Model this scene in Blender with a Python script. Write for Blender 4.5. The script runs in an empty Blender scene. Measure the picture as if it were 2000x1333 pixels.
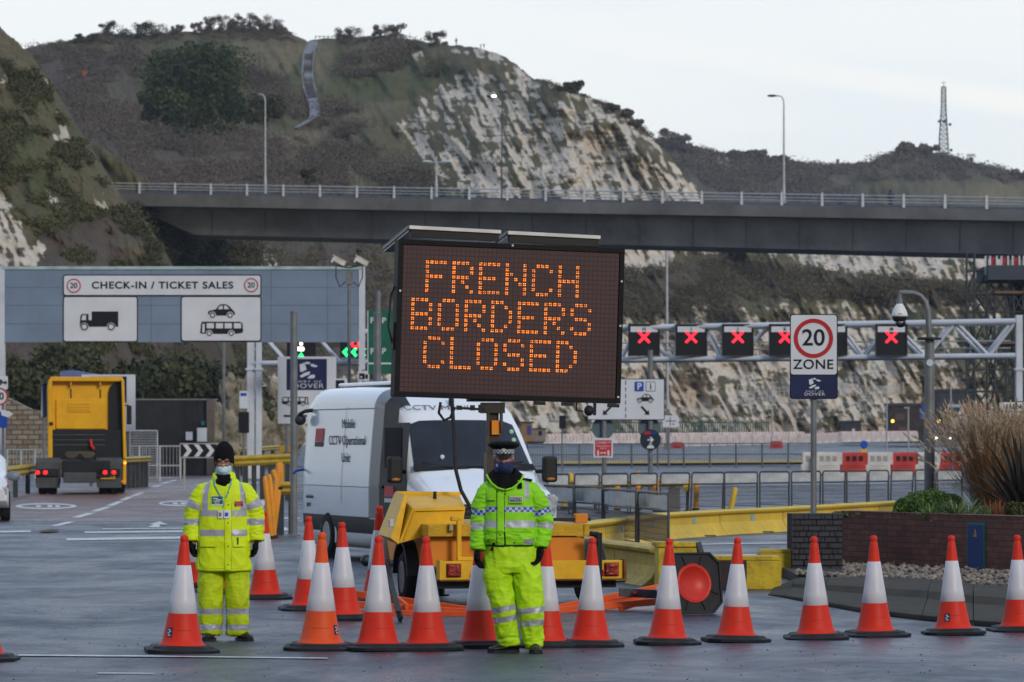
import bpy, bmesh, math, random
import numpy as np
from mathutils import Vector, Matrix, Euler, noise as mnoise
random.seed(7); RNG = np.random.default_rng(11)
S = bpy.context.scene
COL = S.collection
R = math.radians
# ------------------------------------------------------------------ camera
F = 7500.0; HC = 1.8; PX0 = 1000.0; HY = 860.0        # focal length in photograph pixels, eye height, horizon row
cam_d = bpy.data.cameras.new('camera'); cam = bpy.data.objects.new('camera', cam_d); COL.objects.link(cam)
cam.location = (0, 0, HC); cam.rotation_euler = (R(90), 0, 0)
cam_d.sensor_width = 36; cam_d.lens = 135; cam_d.shift_y = (HY - 666.5) / 2000.0
cam_d.clip_start = 0.5; cam_d.clip_end = 12000
cam_d.dof.use_dof = True; cam_d.dof.focus_distance = 35.0; cam_d.dof.aperture_fstop = 7.1
S.camera = cam
# ------------------------------------------------------------------ sky, sun, exposure
SUN_EL, SUN_AZ = 24.0, 150.0     # degrees; azimuth measured clockwise from the view direction
w = bpy.data.worlds.new('World'); S.world = w; w.use_nodes = True
nt = w.node_tree; N = nt.nodes; L = nt.links
for n in list(N): N.remove(n)
out = N.new('ShaderNodeOutputWorld'); bg = N.new('ShaderNodeBackground'); bg.inputs['Strength'].default_value = 0.1
sky = N.new('ShaderNodeTexSky'); sky.sky_type = 'NISHITA'; sky.sun_disc = False
sky.sun_elevation = R(SUN_EL); sky.sun_rotation = R(SUN_AZ); sky.air_density = 1.4; sky.dust_density = 2.0
tc = N.new('ShaderNodeTexCoord')
sep = N.new('ShaderNodeSeparateXYZ'); L.new(tc.outputs['Generated'], sep.inputs[0])
mp = N.new('ShaderNodeMapping'); mp.inputs['Scale'].default_value = (5, 5, 30); mp.inputs['Rotation'].default_value = (0, R(3.0), 0)
L.new(tc.outputs['Generated'], mp.inputs[0])
no = N.new('ShaderNodeTexNoise'); no.inputs['Scale'].default_value = 1.3; no.inputs['Detail'].default_value = 6; no.inputs['Roughness'].default_value = .5
L.new(mp.outputs[0], no.inputs['Vector'])
cr = N.new('ShaderNodeValToRGB')
cr.color_ramp.elements[0].position = .32; cr.color_ramp.elements[0].color = (.55, .55, .55, 1)
cr.color_ramp.elements[1].position = .62; cr.color_ramp.elements[1].color = (1, 1, 1, 1)
L.new(no.outputs['Fac'], cr.inputs[0])
# clouds: veil of bright grey-white, a little darker and bluer away from the bright band
cc = N.new('ShaderNodeMix'); cc.data_type = 'RGBA'
cc.inputs['A'].default_value = (8.7, 9.9, 11.0, 1); cc.inputs['B'].default_value = (10.5, 10.8, 11.1, 1)
L.new(cr.outputs[0], cc.inputs['Factor'])
# bright low cloud streak
st = N.new('ShaderNodeMath'); st.operation = 'MULTIPLY_ADD'; st.inputs[1].default_value = .16; L.new(sep.outputs['X'], st.inputs[0]); L.new(sep.outputs['Z'], st.inputs[2])
st2 = N.new('ShaderNodeMath'); st2.operation = 'SUBTRACT'; L.new(st.outputs[0], st2.inputs[0]); st2.inputs[1].default_value = .1075
st3 = N.new('ShaderNodeMath'); st3.operation = 'ABSOLUTE'; L.new(st2.outputs[0], st3.inputs[0])
st4 = N.new('ShaderNodeMapRange'); st4.interpolation_type = 'SMOOTHERSTEP'; st4.inputs['From Min'].default_value = .0005; st4.inputs['From Max'].default_value = .005; st4.inputs['To Min'].default_value = .8; st4.inputs['To Max'].default_value = 0
L.new(st3.outputs[0], st4.inputs['Value'])
cb = N.new('ShaderNodeMix'); cb.data_type = 'RGBA'; cb.inputs['B'].default_value = (11.6, 11.4, 11.1, 1)
sx = N.new('ShaderNodeMapRange'); sx.inputs['From Min'].default_value = .0; sx.inputs['From Max'].default_value = .13; sx.inputs['To Max'].default_value = .9; L.new(sep.outputs['X'], sx.inputs['Value'])
sm = N.new('ShaderNodeMath'); sm.operation = 'MULTIPLY'; L.new(st4.outputs['Result'], sm.inputs[0]); L.new(sx.outputs[0], sm.inputs[1]); L.new(sm.outputs[0], cb.inputs['Factor']); L.new(cc.outputs['Result'], cb.inputs['A'])
hb = N.new('ShaderNodeMapRange'); hb.interpolation_type = 'SMOOTHSTEP'; hb.inputs['From Min'].default_value = .10; hb.inputs['From Max'].default_value = .42; L.new(sep.outputs['Z'], hb.inputs['Value'])
hc = N.new('ShaderNodeMix'); hc.data_type = 'RGBA'; hc.inputs['B'].default_value = (6.4, 8.3, 11.6, 1); L.new(hb.outputs[0], hc.inputs['Factor']); L.new(cb.outputs['Result'], hc.inputs['A'])
mx = N.new('ShaderNodeMix'); mx.data_type = 'RGBA'; mx.inputs['Factor'].default_value = .85
L.new(sky.outputs[0], mx.inputs['A']); L.new(hc.outputs['Result'], mx.inputs['B'])
bk = N.new('ShaderNodeMapRange'); bk.interpolation_type = 'SMOOTHSTEP'; bk.inputs['From Min'].default_value = -.9; bk.inputs['From Max'].default_value = .75; bk.inputs['To Min'].default_value = .42; bk.inputs['To Max'].default_value = 1; L.new(sep.outputs['Y'], bk.inputs['Value'])
bm_ = N.new('ShaderNodeVectorMath'); bm_.operation = 'SCALE'; L.new(mx.outputs['Result'], bm_.inputs[0]); L.new(bk.outputs[0], bm_.inputs['Scale']); L.new(bm_.outputs[0], bg.inputs['Color']); L.new(bg.outputs[0], out.inputs[0])
sd = bpy.data.lights.new('sun', 'SUN'); sd.energy = 1.7; sd.angle = R(12); sd.color = (1, .90, .78)
so = bpy.data.objects.new('sun', sd); COL.objects.link(so)
a = R(SUN_AZ); e = R(SUN_EL)
so.rotation_euler = Vector((math.sin(a) * math.cos(e), math.cos(a) * math.cos(e), math.sin(e))).to_track_quat('Z', 'Y').to_euler()
so.location = (0, -20, 60)
vs = S.view_settings; S.display_settings.display_device = 'sRGB'
vs.view_transform = 'Standard'; vs.look = 'None'; vs.gamma = 1; vs.use_curve_mapping = False; vs.exposure = 0.0
S.render.resolution_x = 1024; S.render.resolution_y = 682
S.cycles.max_bounces = 5; S.cycles.diffuse_bounces = 2; S.cycles.glossy_bounces = 3; S.cycles.transmission_bounces = 3; S.cycles.volume_bounces = 0
S.cycles.transparent_max_bounces = 6
S.cycles.caustics_reflective = False; S.cycles.caustics_refractive = False
S.cycles.use_denoising = True

# ------------------------------------------------------------------ ground level and picture-to-place mapping
ZY = [0, 70, 130, 200, 375, 500, 900, 9000]; ZZ = [0, 0, .08, .42, 1.35, 2.1, 3, 3]
def zg(Y): return float(np.interp(Y, ZY, ZZ))
def P(px, py, Y): return Vector(((px - PX0) * Y / F, Y, HC + (HY - py) * Y / F))
def sc(Y): return F / Y
def gY(py):
    lo, hi = 8.0, 700.0
    for _ in range(50):
        m = (lo + hi) / 2
        if HY + (HC - zg(m)) * F / m > py: lo = m
        else: hi = m
    return lo
def G(px, py):
    Y = gY(py); return Vector(((px - PX0) * Y / F, Y, zg(Y)))
def GX(px, Y): return Vector(((px - PX0) * Y / F, Y, zg(Y)))
# ------------------------------------------------------------------ materials
MATS = {}
def mat(name, col, rough=.55, metal=0.0, var=.12, vs=3.0, bump=.0, bs=40.0, emit=0.0, dirt=.0, col2=None, spec=.3, coat=0.0, alpha=1.0):
    if name in MATS: return MATS[name]
    m = bpy.data.materials.new(name); m.use_nodes = True; t = m.node_tree; n = t.nodes; l = t.links
    b = n['Principled BSDF']; b.inputs['Roughness'].default_value = rough; b.inputs['Metallic'].default_value = metal
    b.inputs['Specular IOR Level'].default_value = spec; b.inputs['Coat Weight'].default_value = coat; b.inputs['Coat Roughness'].default_value = .08
    c = n.new('ShaderNodeTexCoord'); q = n.new('ShaderNodeTexNoise'); q.inputs['Scale'].default_value = vs; q.inputs['Detail'].default_value = 5
    l.new(c.outputs['Object'], q.inputs['Vector'])
    lo = [max(0, x * (1 - var)) for x in col]; hi = [min(1, x * (1 + var)) for x in col]
    if col2 is not None: hi = list(col2)
    r = n.new('ShaderNodeMix'); r.data_type = 'RGBA'; r.inputs['A'].default_value = (*lo, 1); r.inputs['B'].default_value = (*hi, 1)
    mr = n.new('ShaderNodeMapRange'); mr.inputs['From Min'].default_value = .35; mr.inputs['From Max'].default_value = .65; l.new(q.outputs['Fac'], mr.inputs['Value'])
    l.new(mr.outputs[0], r.inputs['Factor']); last = r.outputs['Result']
    if dirt > 0:
        d = n.new('ShaderNodeTexNoise'); d.inputs['Scale'].default_value = vs * 2.3; d.inputs['Detail'].default_value = 8; d.inputs['Roughness'].default_value = .7
        l.new(c.outputs['Object'], d.inputs['Vector'])
        dr = n.new('ShaderNodeMapRange'); dr.inputs['From Min'].default_value = .5; dr.inputs['From Max'].default_value = .72; dr.inputs['To Max'].default_value = dirt; l.new(d.outputs['Fac'], dr.inputs['Value'])
        dm = n.new('ShaderNodeMix'); dm.data_type = 'RGBA'; dm.inputs['B'].default_value = (.05, .045, .04, 1); l.new(dr.outputs[0], dm.inputs['Factor']); l.new(last, dm.inputs['A']); last = dm.outputs['Result']
    l.new(last, b.inputs['Base Color'])
    rr = n.new('ShaderNodeMapRange'); rr.inputs['To Min'].default_value = max(.02, rough - .08); rr.inputs['To Max'].default_value = min(1, rough + .1); l.new(q.outputs['Fac'], rr.inputs['Value']); l.new(rr.outputs[0], b.inputs['Roughness'])
    if bump > 0:
        h = n.new('ShaderNodeTexNoise'); h.inputs['Scale'].default_value = bs; h.inputs['Detail'].default_value = 4; l.new(c.outputs['Object'], h.inputs['Vector'])
        bp = n.new('ShaderNodeBump'); bp.inputs['Strength'].default_value = bump; bp.inputs['Distance'].default_value = .02; l.new(h.outputs['Fac'], bp.inputs['Height']); l.new(bp.outputs[0], b.inputs['Normal'])
    if emit > 0:
        b.inputs['Emission Color'].default_value = (*col, 1); b.inputs['Emission Strength'].default_value = emit
    if alpha < 1: b.inputs['Alpha'].default_value = alpha
    MATS[name] = m; return m
def nodes_of(m):
    return m.node_tree.nodes, m.node_tree.links, m.node_tree.nodes['Principled BSDF']
# ------------------------------------------------------------------ mesh builder
class MB:
    def __init__(s): s.v = []; s.f = []; s.m = []; s.sm = []
    def add(s, vs, fs, mi=0, smooth=False):
        o = len(s.v); s.v += [tuple(p) for p in vs]
        for f in fs: s.f.append([i + o for i in f]); s.m.append(mi); s.sm.append(smooth)
        return s
    def box(s, c, sz, mi=0, rot=None):
        x, y, z = sz[0] / 2, sz[1] / 2, sz[2] / 2; c = Vector(c)
        vs = [Vector(p) for p in ((-x,-y,-z),(x,-y,-z),(x,y,-z),(-x,y,-z),(-x,-y,z),(x,-y,z),(x,y,z),(-x,y,z))]
        if rot is not None: vs = [rot @ p for p in vs]
        return s.add([p + c for p in vs], [(0,3,2,1),(4,5,6,7),(0,1,5,4),(1,2,6,5),(2,3,7,6),(3,0,4,7)], mi)
    def bx(s, x0, x1, y0, y1, z0, z1, mi=0): return s.box(((x0+x1)/2,(y0+y1)/2,(z0+z1)/2), (abs(x1-x0),abs(y1-y0),abs(z1-z0)), mi)
    def tube(s, a, b, r0, r1=None, n=10, mi=0, caps=True): return s.path([a, b], [r0, r0 if r1 is None else r1], n, mi, caps)
    def path(s, pts, rs, n=10, mi=0, caps=True, flat=1.0):
        pts = [Vector(p) for p in pts]
        if not hasattr(rs, '__len__'): rs = [rs] * len(pts)
        t0 = (pts[1] - pts[0]).normalized(); up = Vector((0, 0, 1)) if abs(t0.z) < .9 else Vector((1, 0, 0))
        u = t0.cross(up).normalized(); rings = []
        for i, p in enumerate(pts):
            t = (pts[min(i+1, len(pts)-1)] - pts[max(i-1, 0)]).normalized()
            u = (u - t * u.dot(t)).normalized(); v = t.cross(u)
            rings.append([p + (u * math.cos(2*math.pi*k/n) + v * math.sin(2*math.pi*k/n) * flat) * rs[i] for k in range(n)])
        return s.loft(rings, mi, caps, True)
    def loft(s, rings, mi=0, caps=True, smooth=True, closed=True):
        n = len(rings[0]); vs = [p for r in rings for p in r]; fs = []
        for i in range(len(rings) - 1):
            for k in range(n if closed else n - 1):
                a = i*n + k; b = i*n + (k+1) % n; fs.append((a, b, b + n, a + n))
        s.add(vs, fs, mi, smooth)
        if caps:
            s.add(rings[0], [tuple(reversed(range(n)))], mi, False); s.add(rings[-1], [tuple(range(n))], mi, False)
        return s
    def lathe(s, prof, n=32, c=(0, 0, 0), mi=0, axis='z', smooth=True, caps=False, oct=None):
        rings = []
        for r, z in prof:
            ring = []
            for k in range(n):
                a = 2*math.pi*(k + .5)/n; x, y = r*math.cos(a), r*math.sin(a)
                p = (x, y, z) if axis == 'z' else ((x, z, y) if axis == 'y' else (z, x, y))
                ring.append((p[0]+c[0], p[1]+c[1], p[2]+c[2]))
            rings.append(ring)
        return s.loft(rings, mi, caps, smooth)
    def prism(s, poly, y0, y1, mi=0):           # polygon in x,z extruded along y
        n = len(poly); vs = [(p[0], y0, p[1]) for p in poly] + [(p[0], y1, p[1]) for p in poly]
        return s.add(vs, [tuple(range(n)), tuple(reversed(range(n, 2*n)))] + [(i, i+n, (i+1) % n + n, (i+1) % n) for i in range(n)], mi)
    def ell(s, c, r, n=16, mi=0, rot=None):
        rings = []
        for i in range(1, n // 2 + 4):
            t = math.pi * i / (n // 2 + 4)
            ring = []
            for k in range(n):
                a = 2*math.pi*k/n; p = Vector((r[0]*math.sin(t)*math.cos(a), r[1]*math.sin(t)*math.sin(a), r[2]*math.cos(t)))
                if rot is not None: p = rot @ p
                ring.append(p + Vector(c))
            rings.append(ring)
        return s.loft(rings, mi, True, True)
    def ring(s, c, r, t, y0, y1, n=40, mi=0):   # flat annulus facing -y
        vs = []; fs = []
        for k in range(n):
            a = 2*math.pi*k/n
            for rr in (r, r - t):
                for y in (y0, y1): vs.append((c[0]+rr*math.cos(a), y, c[1]+rr*math.sin(a)))
        for k in range(n):
            a = 4*k; b = 4*((k+1) % n)
            fs += [(a, b, b+2, a+2), (a+1, a+3, b+3, b+1), (a, a+1, b+1, b), (a+2, b+2, b+3, a+3)]
        return s.add(vs, fs, mi)
    def disc(s, c, r, y0, y1, n=40, mi=0): return s.prism([(c[0]+r*math.cos(-2*math.pi*k/n), c[1]+r*math.sin(-2*math.pi*k/n)) for k in range(n)], y0, y1, mi)
    def move(s, M):
        s.v = [tuple(M @ Vector(p)) for p in s.v]; return s
    def build(s, name, mats, parent=None, bevel=0, loc=None, fixn=True):
        me = bpy.data.meshes.new(name); me.from_pydata(s.v, [], s.f)
        if not isinstance(mats, (list, tuple)): mats = [mats]
        for m in mats: me.materials.append(m)
        me.polygons.foreach_set('material_index', s.m); me.polygons.foreach_set('use_smooth', s.sm)
        if fixn:
            b = bmesh.new(); b.from_mesh(me); bmesh.ops.recalc_face_normals(b, faces=b.faces); b.to_mesh(me); b.free()
        me.update(); o = bpy.data.objects.new(name, me); COL.objects.link(o)
        if parent is not None: o.parent = parent
        if loc is not None: o.location = loc
        if bevel: md = o.modifiers.new('bevel', 'BEVEL'); md.width = bevel; md.segments = 2; md.limit_method = 'ANGLE'; md.angle_limit = R(40)
        return o
def rr(x0, x1, z0, z1, r, k=5):                 # rounded rectangle outline
    pts = []
    for cx, cz, a0 in ((x1-r, z1-r, 0), (x0+r, z1-r, 90), (x0+r, z0+r, 180), (x1-r, z0+r, 270)):
        for i in range(k+1):
            a = R(a0 + 90*i/k); pts.append((cx + r*math.cos(a), cz + r*math.sin(a)))
    return pts[::-1]
def tag(o, label=None, cat=None, group=None, kind=None):
    if label: o['label'] = label
    if cat: o['category'] = cat
    if group: o['group'] = group
    if kind: o['kind'] = kind
    return o
def thing(name, label, cat, loc=(0,0,0), rz=0.0, group=None, scale=1.0):
    o = bpy.data.objects.new(name, None); COL.objects.link(o); o.empty_display_size = .2
    o.location = loc; o.rotation_euler = (0, 0, rz); o.scale = (scale,)*3
    return tag(o, label, cat, group)
def dup(root, loc, rz=0.0, label=None, group=None, scale=1.0, parent=None):
    r = root.copy(); COL.objects.link(r); r.location = loc; r.rotation_euler = (0, 0, rz); r.scale = (scale,)*3
    if label: r['label'] = label
    if group: r['group'] = group
    for ch in list(root.children):
        c = ch.copy(); COL.objects.link(c); c.parent = r
        for g in list(ch.children):
            d = g.copy(); COL.objects.link(d); d.parent = c
    return r
def text(body, size, m, parent, loc, name='lettering', bold=.0, align='CENTER', rot=(R(90),0,0), ext=.002, sx=1.0, space=1.0):
    c = bpy.data.curves.new('t', 'FONT'); c.body = body; c.size = size; c.align_x = align; c.align_y = 'CENTER'; c.offset = bold*size; c.extrude = ext; c.space_character = space
    o = bpy.data.objects.new('t', c); COL.objects.link(o)
    me = bpy.data.meshes.new_from_object(o.evaluated_get(bpy.context.evaluated_depsgraph_get())); bpy.data.objects.remove(o); me.name = name
    me.materials.clear(); me.materials.append(m)
    q = bpy.data.objects.new(name, me); COL.objects.link(q); q.parent = parent; q.location = loc; q.rotation_euler = rot; q.scale = (sx, 1, 1)
    return q
def fast_mesh(name, V, Q, mats, parent=None, smooth=False, attrs=None, mi=None):
    me = bpy.data.meshes.new(name); V = np.ascontiguousarray(V, dtype=np.float32); Q = np.ascontiguousarray(Q, dtype=np.int32); k = Q.shape[1]
    me.vertices.add(len(V)); me.vertices.foreach_set('co', V.ravel())
    me.loops.add(Q.size); me.loops.foreach_set('vertex_index', Q.ravel())
    me.polygons.add(len(Q)); me.polygons.foreach_set('loop_start', np.arange(0, Q.size, k, dtype=np.int32))
    for m in (mats if isinstance(mats, (list, tuple)) else [mats]): me.materials.append(m)
    if mi is not None: me.polygons.foreach_set('material_index', np.asarray(mi, dtype=np.int32))
    me.polygons.foreach_set('use_smooth', np.full(len(Q), smooth, dtype=bool))
    for an, av in (attrs or {}).items():
        at = me.attributes.new(an, 'FLOAT', 'POINT'); at.data.foreach_set('value', np.asarray(av, dtype=np.float32).ravel())
    me.update(calc_edges=True); me.validate()
    o = bpy.data.objects.new(name, me); COL.objects.link(o)
    if parent is not None: o.parent = parent
    return o
# numpy noise
def vnoise(x, y, seed=0):
    xi = np.floor(x).astype(np.int64); yi = np.floor(y).astype(np.int64); xf = x - xi; yf = y - yi
    u = xf*xf*(3-2*xf); v = yf*yf*(3-2*yf)
    def h(a, b):
        n = (a*374761393 + b*668265263 + seed*1442695041) & 0xffffffff
        n = ((n ^ (n >> 13)) * 1274126177) & 0xffffffff
        return ((n ^ (n >> 16)) & 0xffff) / 65535.0
    return (h(xi, yi)*(1-u) + h(xi+1, yi)*u)*(1-v) + (h(xi, yi+1)*(1-u) + h(xi+1, yi+1)*u)*v
def fbm(x, y, o=4, seed=0):
    s = 0; a = .5; t = 0
    for i in range(o): s = s + a*vnoise(x*2**i, y*2**i, seed+i*17); t += a; a *= .5
    return s/t
def inpoly(px, py, poly):
    c = np.zeros(px.shape, bool); j = len(poly)-1
    for i in range(len(poly)):
        xi, yi = poly[i]; xj, yj = poly[j]
        if yi != yj: c ^= ((yi > py) != (yj > py)) & (px < (xj-xi)*(py-yi)/(yj-yi) + xi)
        j = i
    return c
# ================================================================== LAND
def add_attr_mix(m, base_a, base_b, attrs):
    """veg colours mixed by noise, then attribute-driven layers [(attr, colourA, colourB, noise scale, sharp)]"""
    n, l, b = nodes_of(m); b.inputs['Roughness'].default_value = .95; b.inputs['Specular IOR Level'].default_value = .15
    c = n.new('ShaderNodeTexCoord')
    def nz(scale, det=6, ro=.62):
        q = n.new('ShaderNodeTexNoise'); q.inputs['Scale'].default_value = scale; q.inputs['Detail'].default_value = det; q.inputs['Roughness'].default_value = ro; l.new(c.outputs['Object'], q.inputs['Vector']); return q.outputs['Fac']
    def ramp(v, a, bb):
        mr = n.new('ShaderNodeMapRange'); mr.inputs['From Min'].default_value = a; mr.inputs['From Max'].default_value = bb; l.new(v, mr.inputs['Value']); return mr.outputs[0]
    def mixc(f, a, bb):
        x = n.new('ShaderNodeMix'); x.data_type = 'RGBA'
        for k, v in (('A', a), ('B', bb)):
            if isinstance(v, tuple): x.inputs[k].default_value = (*v, 1)
            else: l.new(v, x.inputs[k])
        l.new(f, x.inputs['Factor']); return x.outputs['Result']
    last = mixc(ramp(nz(.06), .38, .62), base_a, base_b)
    last = mixc(ramp(nz(.9, 8, .7), .4, .8), last, (.05, .048, .038))
    for an, ca, cb2, s, wd in attrs:
        at = n.new('ShaderNodeAttribute'); at.attribute_name = an
        q = nz(s, 7, .65); ad = n.new('ShaderNodeMath'); ad.operation = 'MULTIPLY_ADD'; l.new(q, ad.inputs[0]); ad.inputs[1].default_value = .7; l.new(at.outputs['Fac'], ad.inputs[2])
        f = ramp(ad.outputs[0], .85 - wd, .85 + wd)
        last = mixc(f, last, mixc(ramp(nz(s*2.5, 6), .35, .65), ca, cb2))
    l.new(last, b.inputs['Base Color'])
    bp = n.new('ShaderNodeBump'); bp.inputs['Strength'].default_value = .5; bp.inputs['Distance'].default_value = .6
    l.new(nz(.8, 9, .72), bp.inputs['Height']); l.new(bp.outputs[0], b.inputs['Normal'])
M_HILL = bpy.data.materials.new('hill_ground'); M_HILL.use_nodes = True
add_attr_mix(M_HILL, (.090, .088, .040), (.145, .122, .064), [('green', (.070, .080, .030), (.10, .105, .048), .15, .18), ('dry', (.19, .155, .09), (.13, .11, .06), .2, .2), ('scrub', (.075, .060, .048), (.11, .085, .068), .3, .15), ('chalk', (.66, .58, .48), (.48, .42, .34), .35, .12)])

SH = {}
def sheet(name, sil, x0, x1, nx, ny, Yb, Yt, pw, amp, layers, zb=-2.0, cx=(40, 10), seed=0):
    px = np.linspace(x0, x1, nx); sx = [p[0] for p in sil]; sy = [p[1] for p in sil]
    ys = np.interp(px, sx, sy) + (fbm(px/9, px*0, 4, seed+5) - .5)*7
    yb_Y = np.interp(px, *zip(*Yb)); yt_Y = np.interp(px, *zip(*Yt))
    ybp = HY + (HC - zb)*F/yb_Y
    t = np.linspace(0, 1, ny)[:, None]
    PY = ybp[None]*(1-t) + ys[None]*t; PXg = np.repeat(px[None], ny, 0)
    Yd = yb_Y[None] + (yt_Y - yb_Y)[None]*t**pw
    # gullies and ledges: real relief, running down the slope to the right
    ca, sa = math.cos(R(62)), math.sin(R(62))
    al = PXg*ca + PY*sa; ac = -PXg*sa + PY*ca
    n1 = fbm(al/cx[0], ac/cx[1], 4, seed+1); n2 = fbm(PXg/90, PY/60, 3, seed+2); n3 = fbm(PXg/7, PY/7, 3, seed+3); n4 = fbm(al/24, ac/6.5, 4, seed+8); n5 = np.abs(fbm(al/120, ac/26, 3, seed+11)-.5)*2
    win = np.clip(np.minimum(1, (1-t)*14 + .25), 0, 1)
    lay = {}
    def blur(a, k):
        for _ in range(k):
            a = (a + np.roll(a, 1, 0) + np.roll(a, -1, 0) + np.roll(a, 1, 1) + np.roll(a, -1, 1))/5
        return a
    for an, polys in layers.items():
        m = np.zeros(PXg.shape)
        for wgt, poly in polys: m = np.maximum(m, inpoly(PXg, PY, poly)*wgt)
        lay[an] = blur(m, 7)
    ch = lay.get('chalk', 0*PXg)
    Yd = Yd + amp*win*((n1-.5)*(.30 + .30*(ch > .2)) + (n2-.5)*2.2 + (n3-.5)*.16 + (n5-.5)*.75)
    lay['chalk'] = np.where(ch > .02, ch*.80 + (n4 - .5)*1.5 + (n1-.5)*.7 + (n3-.5)*.35 + (n2-.5)*.5 + (fbm(PXg/26, PY/4.5, 3, seed+19)-.5)*.7, -1)
    for k in ('green', 'dry', 'scrub'):
        if k in lay: lay[k] = np.where(lay[k] > .02, lay[k] + (n2-.5)*1.0 + (n3-.5)*.5, -1)
    X = (PXg-PX0)*Yd/F; Z = HC + (HY-PY)*Yd/F
    # the land goes on behind the crest
    top = np.stack([X[-1], Yd[-1], Z[-1]], 1); back = top.copy(); back[:, 1] += 60; back[:, 2] -= 6; back2 = back.copy(); back2[:, 1] += 60; back2[:, 2] = 0
    V = np.stack([X, Yd, Z], 2).reshape(-1, 3); V = np.concatenate([V, back, back2])
    nyy = ny + 2
    i = np.arange(nyy-1)[:, None]*nx + np.arange(nx-1)[None]; i = i.ravel(); Q = np.stack([i, i+1, i+nx+1, i+nx], 1)
    at = {k: np.concatenate([v.ravel(), v[-1], v[-1]]) for k, v in lay.items()}
    for k in ('chalk', 'green', 'dry', 'scrub'):
        if k not in at: at[k] = np.full(len(V), -1.0)
    o = fast_mesh(name, V, Q, M_HILL, smooth=True, attrs=at); tag(o, kind='structure')
    SH[name] = (px, PY, Yd, ys); return o
def on_sheet(name, x, y):      # depth of a sheet where the eye's ray through (x,y) meets it
    px, PY, Yd, ys = SH[name]; j = int(np.clip(np.searchsorted(px, x), 1, len(px)-1)); col = PY[:, j]
    return float(np.interp(-y, -col, Yd[:, j]))
sil1 = [(-200,130),(40,95),(110,83),(160,76),(210,68),(300,70),(335,64),(375,63),(420,60),(450,58),(520,60),(560,62),(600,82),(625,76),(660,74),(720,72),(760,74),(800,79),(870,88),(930,92),(970,103),(1000,120),(1040,152),(1090,168),(1130,180),(1200,208),(1240,235),(1260,255),(1290,285),(1320,320),(1345,350),(1370,376),(1450,400),(1600,415),(1800,425),(2000,430),(2500,440)]
sheet('hill_cliff', sil1, -200, 2300, 1000, 330, [(-200,330),(500,340),(900,400),(1300,440),(2300,470)], [(-200,640),(500,650),(800,620),(1100,540),(1400,520),(2300,540)], 1.25, 7.0, {
    'chalk': [(.66, [(885,86),(960,96),(1045,150),(1130,172),(1200,203),(1255,250),(1300,300),(1375,376),(1390,420),(930,420),(870,380),(830,320),(775,250),(790,222),(860,165),(930,128),(990,160),(960,120),(860,100)]),
              (.95, [(1180,440),(1310,440),(1322,500),(1290,538),(1180,530)]), (.5, [(1310,440),(1560,440),(1540,500),(1400,500),(1320,490)]),
              (.9, [(1540,440),(1980,440),(1960,545),(1700,548),(1560,515)]), (.42, [(1180,600),(1950,560),(1950,870),(1650,870),(1180,700)]),
              (.82, [(950,700),(1180,645),(1500,650),(1750,700),(1800,760),(1760,800),(1720,880),(950,880)]),
              (.62, [(430,770),(470,725),(560,715),(600,740),(950,700),(950,880),(430,880)]), (.8, [(500,465),(522,470),(545,525),(515,530)]), (.5, [(440,470),(470,480),(460,510)]),
              (.45, [(780,100),(840,95),(830,125),(770,130)]), (.3, [(270,400),(290,402),(288,430)])],
    'green': [(.75, [(560,110),(590,90),(585,240),(540,230)]), (.7, [(615,90),(780,95),(900,130),(820,200),(640,190)]), (.7, [(350,245),(460,245),(460,256),(350,258)]), (.55, [(1180,620),(1500,560),(1950,640),(1950,700),(1500,650),(1180,650)]), (.5, [(560,300),(760,300),(860,400),(600,420)])],
    'dry': [(.7, [(230,120),(460,80),(560,70),(600,95),(560,150),(470,150),(300,150)]), (.6, [(610,80),(660,80),(640,180),(615,170)]), (.6, [(640,215),(800,190),(900,150),(860,210),(700,250)]), (.6, [(480,260),(640,255),(700,330),(760,420),(560,420)]), (.4, [(1250,560),(1600,540),(1800,620),(1500,640)])],
    'scrub': [(.7, [(40,80),(240,120),(300,230),(480,250),(560,330),(480,470),(260,430),(100,200)]), (.65, [(260,440),(760,450),(760,720),(260,860)]), (.75, [(1200,520),(1320,520),(1400,505),(1560,520),(1900,560),(1960,610),(1500,575),(1400,640),(1200,620)])]}, seed=3)
sil2 = [(1150,400),(1240,330),(1290,268),(1330,285),(1400,298),(1460,306),(1540,314),(1600,322),(1640,321),(1700,316),(1740,299),(1800,297),(1850,302),(1900,318),(1950,332),(2000,342),(2300,365)]
sheet('hill_far', sil2, 1150, 2350, 300, 90, [(1150,760),(2350,760)], [(1150,1150),(2350,1150)], 1.0, 14.0, {
    'chalk': [(.55, [(1340,292),(1400,300),(1520,320),(1500,335),(1400,325)])],
    'dry': [(.8, [(1580,350),(1700,350),(1780,352),(2100,352),(2350,380),(2350,430),(1900,400),(1760,370)]), (.5, [(1450,340),(1700,360),(1700,400),(1450,390)])],
    'green': [(.8, [(1400,370),(1440,372),(1440,395),(1400,395)])],
    'scrub': [(.9, [(1200,270),(1700,310),(2350,340),(2350,355),(1700,350),(1500,400),(1200,420)])]}, seed=40)
sil0 = [(-300,-260),(-60,-30),(0,52),(60,108),(110,180),(150,255),(185,310),(215,355),(240,388),(290,440),(330,520),(370,640),(400,780),(440,890)]
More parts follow.
